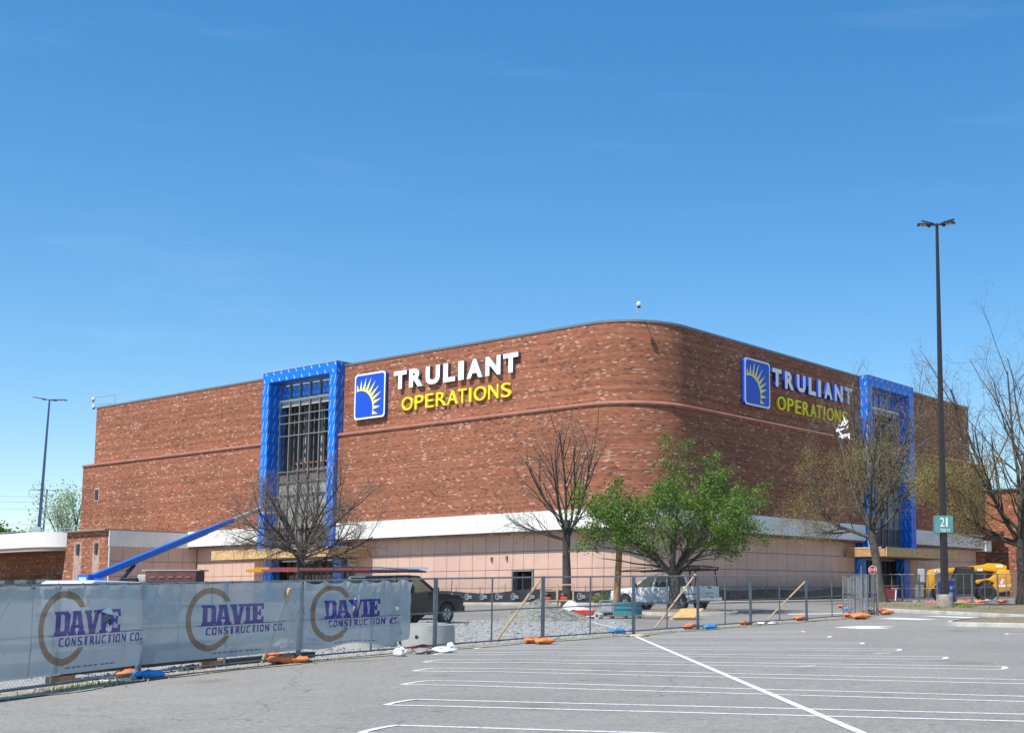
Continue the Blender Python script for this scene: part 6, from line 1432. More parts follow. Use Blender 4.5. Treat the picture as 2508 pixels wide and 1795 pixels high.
for k in range(4): mb = MB(); mb.bar((-.5, -.2, .55 + k * .1), (.5, -.2, .6 + k * .1), .05, .06); mb.bar((-.5, .2, .6 + k * .1), (.5, .2, .55 + k * .1), .05, .06); mb.build('scissor_arm', LGREY, t)
mb = MB()
for x in (-.55, .55):
    for y in (-.38, .38): mb.bar((x, y, 1.3), (x, y, 1.55), .03, .03)
for z in (1.42, 1.55):
    for y in (-.38, .38): mb.bar((-.55, y, z), (.55, y, z), .03, .03)
mb.build('guard_rail', LGREY, t)

# ================================================================== lamp posts
def lamp(name, label, base, top, w0, w1, heads, mat, head_mat, foot=None, sign=None, hl=.72, arm=.35, grp=None):
    t = thing(name, label, 'lamp post', base, 0, grp); base = np.array(base, float); top = np.array(top, float); z0 = 0
    if foot:
        mb = MB(); h, r = foot; prof = [(r * 1.12, -.2), (r * 1.08, 0), (r, h - .03), (r - .04, h), (0, h)]; mb.lathe(prof, base, 16); mb.build('concrete_base', M('stained_concrete', (.33, .30, .25), .9, var=.3, scale=3, bump=.4, dirt=(.16, .14, .11), dirt_amt=.8), t, smooth=True, world=True); z0 = h
        mb = MB(); mb.box(base + V3(0, 0, h + .02), (r * 1.25, r * 1.25, .05)); mb.build('base_plate', BLK, t, world=True)
    mb = MB(); b0 = base + V3(0, 0, z0); hw0, hw1 = w0 / 2, w1 / 2; q = math.radians(22)
    X, Y = V3(math.cos(q), math.sin(q), 0), V3(-math.sin(q), math.cos(q), 0)
    vs = [b0 + X * hw0 * i + Y * hw0 * j for i, j in ((-1, -1), (1, -1), (1, 1), (-1, 1))] + [top + X * hw1 * i + Y * hw1 * j for i, j in ((-1, -1), (1, -1), (1, 1), (-1, 1))]
    mb.add(vs, [(0, 1, 5, 4), (1, 2, 6, 5), (2, 3, 7, 6), (3, 0, 4, 7), (4, 5, 6, 7)]); mb.build('pole', mat, t, world=True)
    for az, tilt in heads:
        a = math.radians(az); d = V3(math.cos(a), math.sin(a), math.tan(math.radians(tilt))); d /= np.linalg.norm(d); s = V3(-math.sin(a), math.cos(a), 0); u = np.cross(d, s); u = u if u[2] > 0 else -u
        mb = MB(); mb.bar(top - V3(0, 0, .08), top - V3(0, 0, .08) + d * arm, .06, .07); ar = mb.build('arm', mat, t, world=True)
        c = top - V3(0, 0, .06) + d * (arm + hl / 2); mb = MB(); mb.box(c, (hl, hl * .52, .09), ax=(d, s, u)); mb.box(c - d * hl * .42 - u * .08, (hl * .2, hl * .3, .1), ax=(d, s, u)); hd_ = mb.build('lamp_head', head_mat, t, bevel=.012, world=True)
        for k in (.12, -.16): mb = MB(); mb.box(c + d * hl * (k + .1) - u * .052, (hl * .2, hl * .42, .014), ax=(d, s, u)); mb.build('led_panel', M('led_lens', (.62, .60, .48), .3), hd_, world=True)
    if sign: sign(t)
    return t
DPOLE = M('dark_bronze_pole', (.05, .043, .045), .4, metal=.3, var=.1); BPOLE = M('blue_grey_pole', (.055, .10, .19), .4, metal=.2, var=.1)
base = gx(2314, 63.5); base[2] += .08; top = at(2294.5, 548, 63.5)
def sg(t):
    TEAL = M('teal_sign', (.10, .28, .27), .5, var=.1, dirt=(.3, .42, .4), dirt_amt=.3); z0 = at(2313, 1304, 63.2)[2]; z1 = at(2313, 1262, 63.2)[2]; cc = V3(base[0], base[1] - .0, (z0 + z1) / 2); w = .92
    q = math.radians(8); X = V3(math.cos(q), math.sin(q), 0); Nn = V3(math.sin(q), -math.cos(q), 0)
    mb = MB(); mb.box(cc, (w, .42, z1 - z0), ax=(X, Nn, V3(0, 0, 1))); s_ = mb.build('row_sign', TEAL, t, bevel=.01, world=True)
    mb = MB()
    for i, ch in enumerate('21'): solid_glyph(mb, ch, 0.0, cc + Nn * .212 - X * (.24 - i * .32) + V3(0, 0, -.12), X, V3(0, 0, 1), Nn, .25 if ch == '2' else .09, .46, .006)
    for i, ch in enumerate('Main'): solid_glyph(mb, ch, 0.0, cc + Nn * .212 - X * (.2 - i * .12) + V3(0, 0, -.38), X, V3(0, 0, 1), Nn, .1 if ch != 'i' else .03, .17 if ch in 'Mi' else .13, .006)
    mb.build('lettering', SWHITE, s_, world=True)
lamp('lamp_post', 'tall dark lamp post with four flat heads and row sign on the island', base, top, .31, .115, [(178, 1), (128, 24), (20, 20), (-40, -4)], DPOLE, M('black_head', (.03, .03, .035), .4), (.74, .44), sg, hl=.68)
# upper deck behind the wing with its own posts and railing
mb = MB(); P = [wp(60, -4, 7.62), wp(60, -3.9, 7.62)]
q = [wp(70.0, 3.7, 7.63), wp(130, 3.7, 7.63), wp(130, -60, 7.63), wp(70.0, -60, 7.63)]; mb.add(q + [p - V3(0, 0, .5) for p in q], [(3, 2, 1, 0), (4, 5, 6, 7), (0, 1, 5, 4), (1, 2, 6, 5), (2, 3, 7, 6), (3, 0, 4, 7)]); mb.build('upper_deck', M('deck_concrete', (.4, .39, .37), .9), wing, world=True)
rl = thing('deck_railing', 'thin grey railing along the upper deck over the white canopy', 'railing', wp(85, 1.0, 7.63)); a, b = wp(70.5, 1.0, 7.63), wp(112, 1.0, 7.63); RG = M('rail_grey', (.30, .36, .42), .5)
for k in range(16): p = a + (b - a) * k / 15; mb = MB(); mb.tube(p, p + V3(0, 0, 1.1), .035, n=6); mb.build('post', RG, rl, world=True)
for h in (1.1, .55): mb = MB(); mb.tube(a + V3(0, 0, h), b + V3(0, 0, h), .035, n=6); mb.build('rail', RG, rl, world=True)
def deckpost(px, y, pytop): p = at(px, 1300, y); return V3(p[0], y, 7.63), V3(p[0] + .45, y, at(px, pytop, y)[2])
bs, tp_ = deckpost(94, 140, 978); lamp('lamp_post', 'tall blue-grey lamp post on the deck behind the white canopy', bs, tp_, .34, .16, [(180, 10), (10, 0), (80, 10)], BPOLE, BPOLE, None, None, 1.3, .5)
mb = MB(); mb.box(bs + V3(0, -.4, 1.6), (1.1, .3, 1.6)); o = mb.build('deck_row_sign', M('pale_green_sign', (.33, .45, .42), .6, var=.15), None, bevel=.02); tag(o, 'pale green row sign on the blue-grey lamp post', 'sign')
bs, tp_ = deckpost(103, 190, 1199); lamp('lamp_post', 'thin lamp post with one drooping head beside the blue-grey one', bs, tp_, .28, .18, [(0, -3), (180, 2)], BPOLE, M('grey_head', (.25, .27, .3), .5), None, None, 1.5, 1.0)
bs, tp_ = deckpost(139, 200, 1238); lamp('lamp_post', 'thin short lamp post with twin heads next to the feathery tree', bs, tp_, .26, .18, [(0, 0), (180, 0)], BPOLE, M('grey_head', (.25, .27, .3), .5), None, None, 1.8, .5)
pl = thing('power_line', 'faint power lines strung across the sky at the far left', 'power line', at(-120, 1240, 420) * V3(1, 1, 0))
for px in (-260, 330):
    p = at(px, 1150, 420); mb = MB(); mb.tube(V3(p[0], 420, 0), p + V3(0, 0, 4), .3, .2, n=8); mb.build('pylon', M('wood_pole', (.12, .1, .09), .9), pl, world=True)
for py in (1192, 1205, 1222, 1258, 1262):
    a, b = at(-260, py - 3, 420), at(330, py + 8, 420); mb = MB(); n = 12
    for i in range(n):
        f, g = i / n, (i + 1) / n; mb.tube(a + (b - a) * f - V3(0, 0, 3 * math.sin(math.pi * f)), a + (b - a) * g - V3(0, 0, 3 * math.sin(math.pi * g)), .045, n=4)
    mb.build('wire', M('wire_grey', (.2, .22, .25), .6), pl, world=True)

# ================================================================== things on the ground
rng = random.Random(31)
# gravel pile
c = gp(1322, 1520); hp = at(1318, 1465, c[1])[2] - c[2]; rad = 1.75; mb = MB(); nr, na = 12, 40; vs = []
for i in range(nr + 1):
    r = rad * i / nr
    for j in range(na):
        a = 2 * math.pi * j / na; k = 1 + .08 * math.sin(3 * a + 1) + .05 * math.sin(5 * a); z = hp * max(0, 1 - (i / nr)) ** 1.15 * (1 + rng.uniform(-.06, .06)) - .03 * (i == nr); x, y = c[0] + r * k * math.cos(a) * 1.25, c[1] + r * k * math.sin(a); vs.append((x, y, G(x, y) + z))
mb.add(vs, [(i * na + j, i * na + (j + 1) % na, (i + 1) * na + (j + 1) % na, (i + 1) * na + j) for i in range(nr) for j in range(na)])
for _ in range(1500):
    r = rad * math.sqrt(rng.random()) * 1.1; a = rng.uniform(0, 6.28); x, y = c[0] + r * math.cos(a) * 1.25, c[1] + r * math.sin(a); z = hp * max(0, 1 - r / rad) ** 1.15; stone(mb, (x, y, G(x, y) + z + .01), rng.uniform(.015, .05), rng, rng.choice((1, 2, 3)))
o = mb.build('gravel_pile', [M('pile_stone', (.25, .245, .21), .95, var=.35, scale=8, bump=1.0, bscale=25, dirt=(.22, .22, .16), dirt_amt=.6), g1, g2, g3]); tag(o, 'cone shaped pile of grey gravel behind the fence', 'gravel pile')
# concrete rings
CONC = M('precast_concrete', (.46, .46, .43), .85, var=.12, scale=3, bump=.25, dirt=(.32, .31, .29), dirt_amt=.5)
def ring(px, y, d, h, label, hole):
    c = gx(px, y); t = thing('concrete_ring', label, 'concrete ring', c, 0, 'precast concrete rings behind the fence'); mb = MB(); r = d / 2; mb.lathe([(r - .14, 0), (r, 0), (r, h - .1), (r - .03, h - .1), (r - .03, h), (r - .12, h), (r - .14, h - .05), (r - .14, 0)], c, 32); mb.build('wall', CONC, t, smooth=True, world=True)
    if hole:
        a = math.radians(hole); q = c + V3(math.cos(a) * r, math.sin(a) * r, h * .45); mb = MB(); mb.tube(q, q + V3(math.cos(a), math.sin(a), 0) * .006, .05, n=12); mb.build('lifting_hole', BLK, t, world=True)
ring(1048, 34.6, 1.5, .56, 'nearest concrete ring with a round hole beside the banner end', -97)
ring(905, 34.0, 1.5, .52, 'concrete ring mostly hidden behind the crumpled banner', 0)
ring(1040, 37.4, 1.45, .5, 'concrete ring standing behind the holed one', 0)
# teal slatted barrel
c = gp(1538, 1513); t = thing('slatted_barrel', 'teal slatted barrel standing on a pallet behind the fence', 'barrel', c); TEA = M('teal_plastic', (.035, .20, .22), .45, var=.15)
r0 = .56; h = at(1540, 1474, c[1])[2] - c[2] + .0
for i in range(22):
    a = 2 * math.pi * i / 22; mb = MB(); d = V3(math.cos(a), math.sin(a), 0); s = V3(-d[1], d[0], 0)
    mb.add([c + d * r * k + s * w + V3(0, 0, z) for (r, z) in ((r0 * 1.12, .14), (r0, h)) for k in (1, .93) for w in (-.085, .085)], [(0, 1, 5, 4), (3, 2, 6, 7), (1, 3, 7, 5), (2, 0, 4, 6), (4, 5, 7, 6)]); mb.build('slat', TEA, t, world=True)
for z, r in ((.42, r0 * 1.09), (h - .12, r0 * 1.02)): mb = MB(); mb.lathe([(r, -.04), (r + .03, -.03), (r + .03, .03), (r, .04)], c + V3(0, 0, z), 24); mb.build('hoop', TEA, t, smooth=True, world=True)
mb = MB(); mb.lathe([(r0 * .9, .2), (r0 * .85, h - .1), (0, h - .12)], c, 20); mb.build('liner', BLK, t, smooth=True, world=True)
c2 = c + V3(-.1, -.1, 0); t = thing('pallet', 'low dark pallet under the teal barrel', 'pallet', c2)
for x in (-.6, 0, .6): mb = MB(); mb.box(c2 + V3(x, 0, .04), (.1, 1.1, .07)); mb.build('bearer', M('old_wood', (.16, .13, .1), .9), t, world=True)
for y in np.linspace(-.5, .5, 6): mb = MB(); mb.box(c2 + V3(0, y, .095), (1.6, .12, .03)); mb.build('board', M('old_wood', (.16, .13, .1), .9), t, world=True)
# pale generator box and round green bin
c = gp(1487, 1508); t = thing('generator_box', 'silver framed box standing left of the teal barrel', 'machine', c); mb = MB(); mb.box(c + V3(0, 0, .42), (.55, .5, .44)); mb.build('casing', M('silver_case', (.5, .5, .52), .35, metal=.4, var=.2), t, bevel=.03, world=True); mb = MB()
for x in (-.32, .32):
    for y in (-.28, .28): mb.bar(c + V3(x, y, .0), c + V3(x, y, .72), .04, .04)
for y in (-.28, .28): mb.bar(c + V3(-.32, y, .72), c + V3(.32, y, .72), .04, .04)
mb.build('frame', CHR, t, world=True); mb = MB(); mb.box(c + V3(.0, 0, .1), (.6, .5, .12)); mb.build('skid', BLK, t, world=True)
# white sheeted heap with pipes
c = gp(1405, 1512); mb = MB(); n1, n2 = 18, 12; vs = []
for i in range(n1 + 1):
    for j in range(n2 + 1):
        u, v = i / n1 - .5, j / n2 - .5; x, y = c[0] + u * 2.2, c[1] + v * 1.4; z = .68 * max(0, (1 - (2 * u) ** 2)) ** .6 * max(0, 1 - (2 * v) ** 2) ** .6 * (.75 + .35 * math.sin(u * 9 + 2) * math.cos(v * 7)) + rng.uniform(0, .07); vs.append((x, y, G(x, y) + max(.02, z)))
mb.add(vs, [(i * (n2 + 1) + j, (i + 1) * (n2 + 1) + j, (i + 1) * (n2 + 1) + j + 1, i * (n2 + 1) + j + 1) for i in range(n1) for j in range(n2)]); o = mb.build('covered_heap', M('white_sheeting', (.68, .68, .66), .5, var=.15, bump=.6, bscale=6), smooth='all'); tag(o, 'heap covered with white plastic sheeting beside the gravel pile', 'covered heap')
PVC = M('white_pvc', (.78, .78, .76), .4)
for k, (px, py, r, ln, dx, l) in enumerate(((1461, 1515, .13, .5, .3, 'short white pipe offcut with open end beside the sheeted heap'), (1470, 1508, .08, .5, .5, 'thin white pipe elbow beside the short pipe offcut'), (1433, 1514, .05, .4, 0, 'upright white pipe stub before the sheeted heap'))):
    q = gp(px, py); t = thing('pipe', l, 'pipe', q, 0, 'white pipes on the gravel')
    if k < 2: d = V3(dx, 1, 0) / math.hypot(dx, 1); a_ = q + V3(0, 0, r); mb = MB(); mb.lathe([(r * .78, 0), (r, 0), (r, ln), (r * .78, ln), (r * .78, 0)], a_, 18, axis=d)
    else: mb = MB(); mb.lathe([(r * .8, 0), (r, 0), (r, ln), (r * .8, ln), (r * .8, 0)], q, 14); mb.box(q + V3(0, 0, ln), (.3, .1, .1))
    mb.build('tube', PVC, t, smooth=True, world=True)
q = gp(1415, 1514); t = thing('wheelbarrow', 'red wheelbarrow half under the white sheeting', 'wheelbarrow', q); mb = MB(); mb.lathe([(.05, -.05), (.2, -.05), (.2, .05), (.05, .05)], q + V3(-.15, -.2, .2), 16, axis=(0, 1, 0)); mb.build('wheel', RUB, t, smooth=True, world=True); mb = MB(); mb.prism([(-.3, 0), (.45, 0), (.6, .25), (-.4, .25)], q + V3(.2, -.1, .12), V3(1, 0, 0), V3(0, 0, 1), V3(0, 1, 0), -.3, .3); mb.build('tray', M('red_tray', (.5, .06, .03), .5), t, bevel=.02, world=True); mb = MB(); mb.bar(q + V3(.2, -.35, .15), q + V3(1.2, -.35, .4), .04, .04); mb.bar(q + V3(.2, .15, .15), q + V3(1.2, .15, .4), .04, .04); mb.build('handles', LUM, t, world=True)
# site-made timber bench with frame and red saw
c = gp(1372, 1500); t = thing('timber_workbench', 'raw timber workbench with an upright frame behind the gravel pile', 'workbench', c)
for (x0, x1, z, nm) in ((-1.0, .75, .62, 'top_board'), (-1.0, -.1, 1.12, 'shelf_board')): mb = MB(); mb.box(c + V3((x0 + x1) / 2, 0, z), (x1 - x0, .6, .05)); mb.build(nm, LUM, t, world=True)
for x in (-.95, -.15, .7):
    for y in (-.25, .25): mb = MB(); mb.bar(c + V3(x, y, 0), c + V3(x, y, 1.12 if x < .5 else .62), .09, .05); mb.build('leg', LUM, t, world=True)
for a_, b_ in (((-.1, .62), (-.1, 1.42)), ((.7, .62), (.7, 1.42)), ((-.1, 1.42), (.7, 1.42))): mb = MB(); mb.bar(c + V3(a_[0], -.3, a_[1]), c + V3(b_[0], -.3, b_[1]), .06, .09, up=(0, 1, 0)); mb.build('frame_member', LUM, t, world=True)
mb = MB(); mb.bar(c + V3(.2, -.2, .0), c + V3(.35, -.2, .6), .12, .05); mb.bar(c + V3(.55, -.2, 0), c + V3(.35, -.2, .6), .12, .05); mb.build('splayed_leg', LUM, t, world=True)
for x, l in ((-.7, 'red power saw under the workbench shelf'), (.15, 'red power saw inside the upright timber frame')):
    q = c + V3(x, -.05, .65); t = thing('power_saw', l, 'saw', q, 0, 'red saws on the timber bench'); mb = MB(); mb.box(q + V3(0, 0, .08), (.42, .3, .14)); mb.box(q + V3(-.06, 0, .22), (.2, .2, .16)); mb.build('body', M('saw_red', (.55, .08, .03), .45), t, bevel=.03, world=True); mb = MB(); mb.tube(q + V3(.12, -.04, .2), q + V3(.12, .04, .2), .12, n=16); mb.build('guard', BLK, t, world=True)
# lumber, osb sheet and post by the green tree
c = gp(1690, 1518); t_ = at(1710, 1497, c[1] + .9); mb = MB(); X = V3(1, -.1, 0) / math.hypot(1, .1); q0 = c + V3(-.75, 0, .12); mb.add([q0, q0 + X * .95, q0 + X * 1.2 + V3(.1, .9, .36), q0 + V3(.35, .9, .36)] + [p + V3(0, 0, -.02) for p in (q0, q0 + X * .95, q0 + X * 1.2 + V3(.1, .9, .36), q0 + V3(.35, .9, .36))], [(0, 1, 2, 3), (7, 6, 5, 4), (0, 4, 5, 1), (1, 5, 6, 2), (2, 6, 7, 3), (3, 7, 4, 0)]); o = mb.build('plywood_sheet', M('orange_osb', (.68, .38, .13), .8, var=.25, scale=9)); tag(o, 'orange sheet of board lying tilted before the pickup tail', 'board')
for px0, px1, py, l in ((1578, 1655, 1516, 'dark timber lying on the ground right of the teal barrel'), (1640, 1705, 1518, 'pale timber lying under the orange board')):
    a, b = gp(px0, py), gp(px1, py); mb = MB(); mb.bar(a + V3(0, 0, .06), b + V3(0, .1, .06), .14, .1); o = mb.build('timber', M('brown_timber', (.24, .17, .12), .85) if 'dark' in l else LUM); tag(o, l, 'timber', 'timbers on the ground behind the fence')
c = gx(1509, 62); top = at(1517, 1342, 62); mb = MB(); mb.tube(c, top, .19, .15, n=12); o = mb.build('timber_post', M('weathered_post', (.36, .21, .10), .85, var=.25, scale=6), smooth=True); tag(o, 'tall brown timber post standing beside the green tree', 'post')
# long steel and timber stacks behind the first banners
RST = M('rusty_steel', (.17, .075, .05), .8, var=.35, scale=4, dirt=(.3, .17, .12), dirt_amt=.5); KST = M('black_steel', (.028, .028, .03), .6, var=.3)
def along(s, off, z=0.0): p, d = fence_at(s); n_ = V3(-d[1], d[0], 0); q = p + n_ * off; return V3(q[0], q[1], G(q[0], q[1]) + z), d, n_
def hbeam(s0, s1, off, z, h, w, mat, label):
    a, d, n_ = along(s0, off, z); b, _, _ = along(s1, off, z); t = thing('steel_beam', label, 'beam', (a + b) / 2, 0, 'beams stored behind the banners')
    mb = MB(); mb.bar(a, b, w, .03); mb.build('bottom_flange', mat, t, world=True); mb = MB(); mb.bar(a + V3(0, 0, h), b + V3(0, 0, h), w, .03); mb.build('top_flange', mat, t, world=True); mb = MB(); mb.bar(a + V3(0, 0, h / 2), b + V3(0, 0, h / 2), .03, h - .03); mb.build('web', mat, t, world=True)
SA, SB_, SC_ = fence_s(12), fence_s(250), fence_s(455); 
hbeam(SA, fence_s(295), .9, .24, .2, .3, RST, 'rusty steel beam lying under the near end of the banner')
hbeam(fence_s(300), fence_s(640), 1.5, .34, .2, .3, RST, 'rusty steel beam lying under the middle of the banners')
a, d, n_ = along(fence_s(272), .8, .16); b, _, _ = along(fence_s(598), .8, .16); mb = MB(); mb.bar(a + V3(0, 0, .13), b + V3(0, 0, .13), .3, .26); o = mb.build('black_timber', KST); tag(o, 'long black box beam lying under the middle banner', 'beam')
a, d, n_ = along(fence_s(620), .9, .08); b, _, _ = along(fence_s(832), .9, .08); mb = MB(); mb.bar(a, b, .3, .14); o = mb.build('black_timber', KST); tag(o, 'black beam lying before the half hidden concrete ring', 'beam')
a, d, n_ = along(fence_s(560), 1.6, .22); b, _, _ = along(fence_s(800), 1.7, .22); mb = MB(); mb.bar(a, b, .35, .14); o = mb.build('rusty_channel', RST); tag(o, 'rusty channel lying beside the torn timber brace', 'beam')
for px, l in ((258, 'pine block under the rusty beam at the near end'), (595, 'pine block under the black beam end')):
    a, d, n_ = along(fence_s(px), .85, .08); mb = MB(); mb.bar(a - d * .12, a + d * .3, .3, .15); o = mb.build('timber_block', M('pine_block', (.48, .27, .15), .85, var=.2)); tag(o, l, 'timber block', 'blocks under the beams')
# sandbags
BAGO = M('orange_sandbag', (.72, .22, .07), .6, var=.2, scale=6, bump=1.0, bscale=11); BAGB = M('blue_sandbag', (.03, .27, .68), .6, var=.2, scale=6, bump=1.0, bscale=11); BAGR = M('faded_red_sandbag', (.50, .13, .09), .7, var=.2, scale=6, bump=1.0, bscale=11)
def bagmesh(seed):
    rg = random.Random(seed); mb = MB(); nu, nv = 14, 9; vs = []
    for j in range(nv + 1):
        t_ = -math.pi / 2 + math.pi * j / nv
        for i in range(nu):
            p = 2 * math.pi * i / nu; x = math.copysign(abs(math.cos(t_)) ** .6 * abs(math.cos(p)) ** .75, math.cos(p)); y = math.copysign(abs(math.cos(t_)) ** .6 * abs(math.sin(p)) ** .7, math.sin(p)); z = math.sin(t_)
            k = 1 - .25 * max(0, abs(x) - .7) / .3
            vs.append((x * .36 + rg.uniform(-.03, .03), y * .2 * k + rg.uniform(-.025, .025), .085 + z * .085 * (1 - .45 * x * x) + .028 * math.sin(x * 6 + seed) * math.cos(y * 5) + rg.uniform(-.016, .016)))
    mb.add(vs, [(j * nu + i, j * nu + (i + 1) % nu, (j + 1) * nu + (i + 1) % nu, (j + 1) * nu + i) for j in range(nv) for i in range(nu)])
    mb.add([(.33, -.05, .08), (.33, .05, .09), (.46, .09, .06), (.47, -.08, .03)], [(0, 1, 2, 3)]); return mb
bagm = {(m.name, k): bagmesh(k).mesh('sandbag', m, smooth='all') for m in (BAGO, BAGB, BAGR) for k in (1, 2, 3)}
bags = [(675, 1615, 'O', .2, 'orange sandbag at the back of the pair below the third fence joint'), (690, 1626, 'O', 0.5, 'big orange sandbag in front of the pair below the third fence joint'), (725, 1624, 'O', .1, 'orange sandbag end of the pair below the third fence joint'), (318, 1660, 'O', .4, 'orange sandbag half under the grey one by the blue tarp bag'), (363, 1662, 'B', .2, 'blue sandbag at the foot of the second fence joint'), (1305, 1575, 'O', .3, 'orange sandbag on the outer side of the gate joint before the pile'), (1335, 1577, 'O', 0, 'second orange sandbag of the pair at the gate joint'), (1512, 1552, 'B', .1, 'blue sandbag left of the centre line end'), (1685, 1541, 'O', .8, 'orange sandbag at the post before the pickup tail'), (1695, 1536, 'O', .3, 'orange sandbag behind the one before the pickup tail'), (1738, 1541, 'B', 0, 'flat blue sandbag right of the post before the pickup tail'), (1826, 1531, 'O', .2, 'orange sandbag at the second post right of the pickup'), (1960, 1519, 'O', .3, 'orange sandbag at the post with the last timber brace'), (2063, 1488, 'O', .5, 'orange sandbag behind the outer end of the stacked panels'), (2090, 1489, 'R', .1, 'faded red sandbag seen through the stacked panels'), (2077, 1495, 'B', .1, 'blue sandbag seen through the left of the stacked panels'), (2116, 1491, 'B', .4, 'blue sandbag seen through the right of the stacked panels'), (2082, 1512, 'O', .1, 'orange sandbag left of the last fence post'), (2108, 1516, 'O', .0, 'large orange sandbag at the foot of the last fence post'), (2116, 1499, 'O', .3, 'orange sandbag inside the foot of the stacked panels'), (2132, 1504, 'R', .2, 'faded red sandbag at the near foot of the stacked panels'), (2155, 1500, 'R', .1, 'faded red sandbag against the island kerb'), (2172, 1505, 'O', .1, 'orange sandbag lying by the island kerb end'), (1033, 1594, 'R', .1, 'faded red sandbag before the holed concrete ring')]
for i, (px, py, c_, rz, l) in enumerate(bags):
    p = gp(px, py); me = bagm[({'O': BAGO, 'B': BAGB, 'R': BAGR}[c_].name, i % 3 + 1)]; o = bpy.data.objects.new('sandbag', me); COL.objects.link(o); k = 1.1 if p[1] > 50 else .85
    if l.startswith(('big', 'large')): k *= 1.25
    o.location = (p[0], p[1], p[2] + .015 + (.14 if 'back of' in l or 'behind the one' in l else 0) * 0); o.rotation_euler = (0, 0, rz + .6); o.scale = (k, k, k); tag(o, l, 'sandbag', 'sandbags holding the fence feet')
for i, (px, y, c_, l) in enumerate(((2282, 75.5, 'R', 'faded red sandbag left of the lamp post base'), (2358, 76, 'O', 'orange sandbag right of the lamp post base'), (2366, 78.5, 'R', 'faded red sandbag behind the orange one by the lamp post base'), (2400, 77.5, 'O', 'orange sandbag before the telehandler wheel'), (2456, 79, 'O', 'orange sandbag before the telehandler tail'))):
    p = gx(px, y); o = bpy.data.objects.new('sandbag', bagm[({'O': BAGO, 'R': BAGR}[c_].name, i % 3 + 1)]); COL.objects.link(o); o.location = (p[0], p[1], p[2] + .015); o.rotation_euler = (0, 0, .2 * i); o.scale = (1.25, 1.25, 1.25); tag(o, l, 'sandbag', 'sandbags at the far fence')
# litter
WR = M('white_rag', (.72, .71, .69), .8, var=.1); GRB = M('grey_bag', (.25, .245, .24), .8, var=.2); CRD = M('cardboard', (.58, .45, .30), .9, var=.15)
def litter(px, py, size, mat, label, seed, name='crumpled_bag'):
    rg = random.Random(seed); p = gp(px, py); mb = MB(); mb.blob(p + V3(0, 0, size[2] * .42), size, rg, .28, 11, 7, pw=.9); o = mb.build(name, mat); tag(o, label, 'litter', 'litter along the fence foot')
litter(979, 1607, (.3, .24, .22), WR, 'crumpled white bag before the concrete ring fence panel', 3); litter(1085, 1598, (.6, .34, .16), WR, 'torn white bag spilling on the asphalt near the post', 5); litter(1104, 1594, (.2, .18, .24), WR, 'upright white scrap on the torn bag', 6, 'plastic_scrap'); litter(1037, 1601, (.5, .3, .16), GRB, 'grey bag beside the faded red sandbag', 7); litter(330, 1660, (.5, .32, .16), GRB, 'grey bag beside the blue sandbag', 8); litter(275, 1671, (1.0, .25, .06), WR, 'flat white plastic strip on the verge near the blue sandbag', 9, 'plastic_strip'); litter(1562, 1558, (.7, .5, .07), M('spilled_sand', (.62, .5, .34), .9), 'spilled pale sand at the centre line end', 10, 'sand_spill'); litter(1880, 1528, (.8, .5, .12), WR, 'white spilled bag by the foot of the last timber brace', 11); litter(700, 1588, (.5, .4, .3), WR, 'white rag hanging low behind the crumpled banner', 12, 'rag')
litter(2420, 1474, (.5, .4, .2), WR, 'white scrap on the asphalt before the telehandler', 13, 'plastic_scrap')
# white plastic caught in the budding tree
p0 = at(2066, 1048, 75.5); rg = random.Random(8); mb = MB()
for k in range(14):
    q = p0 + V3(rg.uniform(-.4, .5), rg.uniform(-.2, .2), rg.uniform(-.5, .5)); d_ = V3(rg.uniform(-.5, .8), rg.uniform(-.1, .1), rg.uniform(-1, .6)); d_ /= np.linalg.norm(d_); w_ = V3(d_[2], 0, -d_[0]) * rg.uniform(.03, .09); l_ = rg.uniform(.25, .6)
    mb.add([q - w_, q + w_, q + d_ * l_ * .5 + w_ * 1.3 + V3(0, .05, 0), q + d_ * l_ * .5 - w_ * .8 + V3(0, .05, 0), q + d_ * l_], [(0, 1, 2, 3), (3, 2, 4)])
o = mb.build('plastic_tatters', M('tatter_white', (.8, .8, .8), .4)); tag(o, 'white plastic tatters caught high in the rusty budding tree', 'litter')
# stop sign
c = gx(2138, 75.6); zc = at(2138, 1395, 75.6)[2]; t = thing('stop_sign', 'red octagonal stop sign behind the stacked panels', 'sign', c); mb = MB(); mb.tube(c, V3(c[0], c[1], zc + .3), .035, n=8); mb.build('post', GALV, t, world=True)
oc = [(.27 * math.cos(math.radians(22.5 + 45 * i)), .27 * math.sin(math.radians(22.5 + 45 * i))) for i in range(8)]; cc = V3(c[0], c[1] - .06, zc)
mb = MB(); mb.prism(oc, cc, V3(1, 0, 0), V3(0, 0, 1), V3(0, -1, 0), 0, .01); mb.build('rim', SWHITE, t, world=True); mb = MB(); mb.prism([(x * .9, y * .9) for x, y in oc], cc, V3(1, 0, 0), V3(0, 0, 1), V3(0, -1, 0), .011, .018); fc = mb.build('face', M('stop_red', (.42, .015, .02), .4), t, world=True)
mb = MB()
for i, ch in enumerate('STOP'): solid_glyph(mb, ch, 0.0, cc + V3(-.2 + i * .103, -.019, -.085), V3(1, 0, 0), V3(0, 0, 1), V3(0, -1, 0), .085, .17, .004)
mb.build('lettering', SWHITE, fc, world=True)
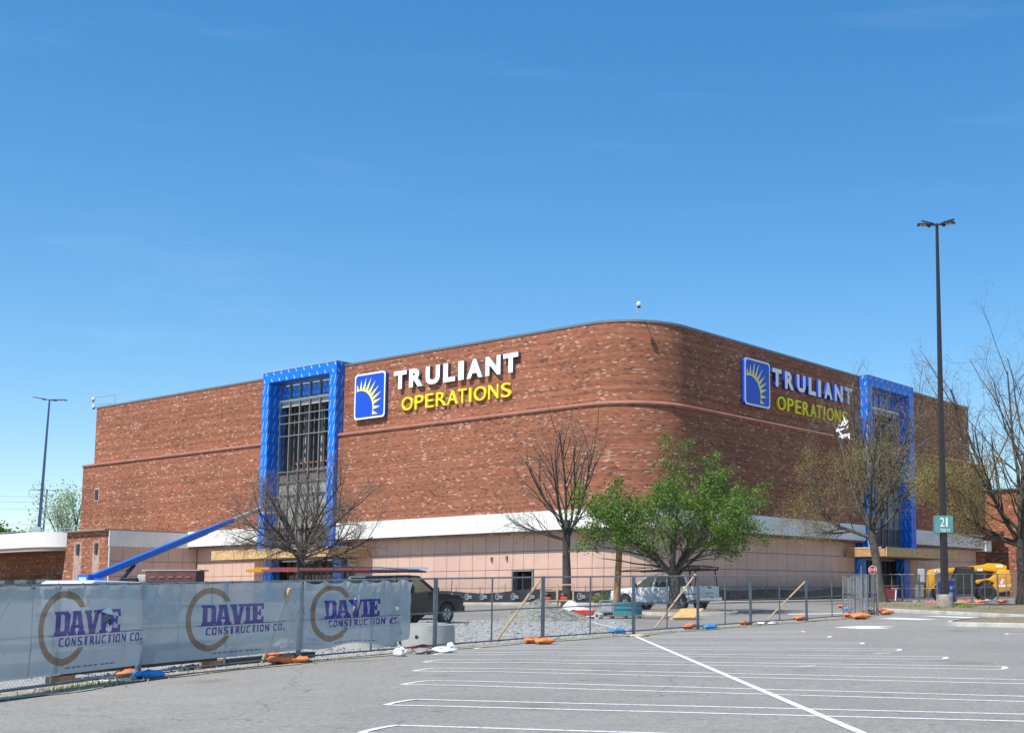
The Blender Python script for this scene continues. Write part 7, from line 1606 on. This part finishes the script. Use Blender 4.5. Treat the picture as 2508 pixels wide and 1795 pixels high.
# things at the shaded doorway
c = gx(2181, 96); t = thing('wheeled_bin', 'maroon bin in the shaded doorway behind the far fence', 'bin', c); mb = MB(); mb.prism([(-.45, .15), (.45, .15), (.55, 1.1), (-.55, 1.1)], c, V3(1, 0, 0), V3(0, 0, 1), V3(0, 1, 0), -.4, .4); mb.build('tub', M('maroon_bin', (.20, .03, .03), .5), t, bevel=.04, world=True); mb = MB(); mb.box(c + V3(0, 0, 1.15), (1.2, .95, .08)); mb.build('lid', M('maroon_lid', (.26, .05, .05), .5), t, bevel=.02, world=True)
for x in (-.4, .4): mb = MB(); mb.tube(c + V3(x, -.35, .1), c + V3(x, -.27, .1), .1, n=12); mb.build('wheel', RUB, t, world=True)
c = gx(2193, 92); mb = MB(); mb.tube(c, c + V3(.06, 0, .85), .05, n=8); mb.tube(c + V3(0, 0, -.02), c + V3(0, 0, .03), .16, n=10); o = mb.build('marker_post', SWHITE); tag(o, 'short white marker post before the shaded doorway', 'post')
c = gx(2110, 62); mb = MB(); mb.tube(c, V3(c[0], c[1], at(2119, 1386, 62)[2]), .03, n=6); o = mb.build('sign_pole', GALV); tag(o, 'bare thin pole rising among the stacked panels', 'pole')
c = gx(2257, 93); t = thing('wall_cabinet', 'grey cabinet standing right of the shaded entrance', 'cabinet', c); mb = MB(); mb.box(c + V3(0, 0, .7), (.9, .6, 1.0)); mb.build('case', M('cabinet_grey', (.2, .2, .2), .6), t, bevel=.04, world=True); mb = MB(); mb.box(c + V3(0, 0, 1.9), (.5, .3, 1.0)); mb.build('meter', M('meter_grey', (.45, .45, .45), .5), t, bevel=.03, world=True)
for p, r, l in ((gx(2036, 88), 1.75, 'thin brown stake before the shaded panelled wall'), (gx(1103, 84), 1.3, 'thin brown stake leaning before the sunlit panelled wall')):
    mb = MB(); mb.tube(p, p + V3(.1, 0, r + .4), .03, n=6); o = mb.build('stake', M('stake_brown', (.18, .08, .05), .8)); tag(o, l, 'stake', 'stakes before the walls')
# shrubs at the wall foot behind the pickup
for px, y, l in ((1468, 80, 'low dull shrub at the wall foot left of the pickup'), (1480, 79.5, 'small green shrub at the wall foot by the pickup nose')):
    p = gx(px, y); t = thing('shrub', l, 'shrub', p, 0, 'shrubs at the wall foot'); mb = MB(); rg = random.Random(px)
    for _ in range(500):
        q = p + V3(rg.gauss(0, .28), rg.gauss(0, .22), abs(rg.gauss(.25, .18)) + .1); u = V3(rg.gauss(0, 1), rg.gauss(0, 1), rg.gauss(0, 1)); u /= np.linalg.norm(u); w = perp(u, rg); s = .09; mb.add([q, q + u * s * .5 + w * s * .4, q + u * s, q + u * s * .5 - w * s * .4], [(0, 1, 2, 3)])
    mb.build('foliage', LEAFG if 'green' in l else LEAFO, t, world=True); mb = MB(); mb.tube(p, p + V3(0, 0, .4), .03, n=5); mb.build('stem', BARK, t, world=True)
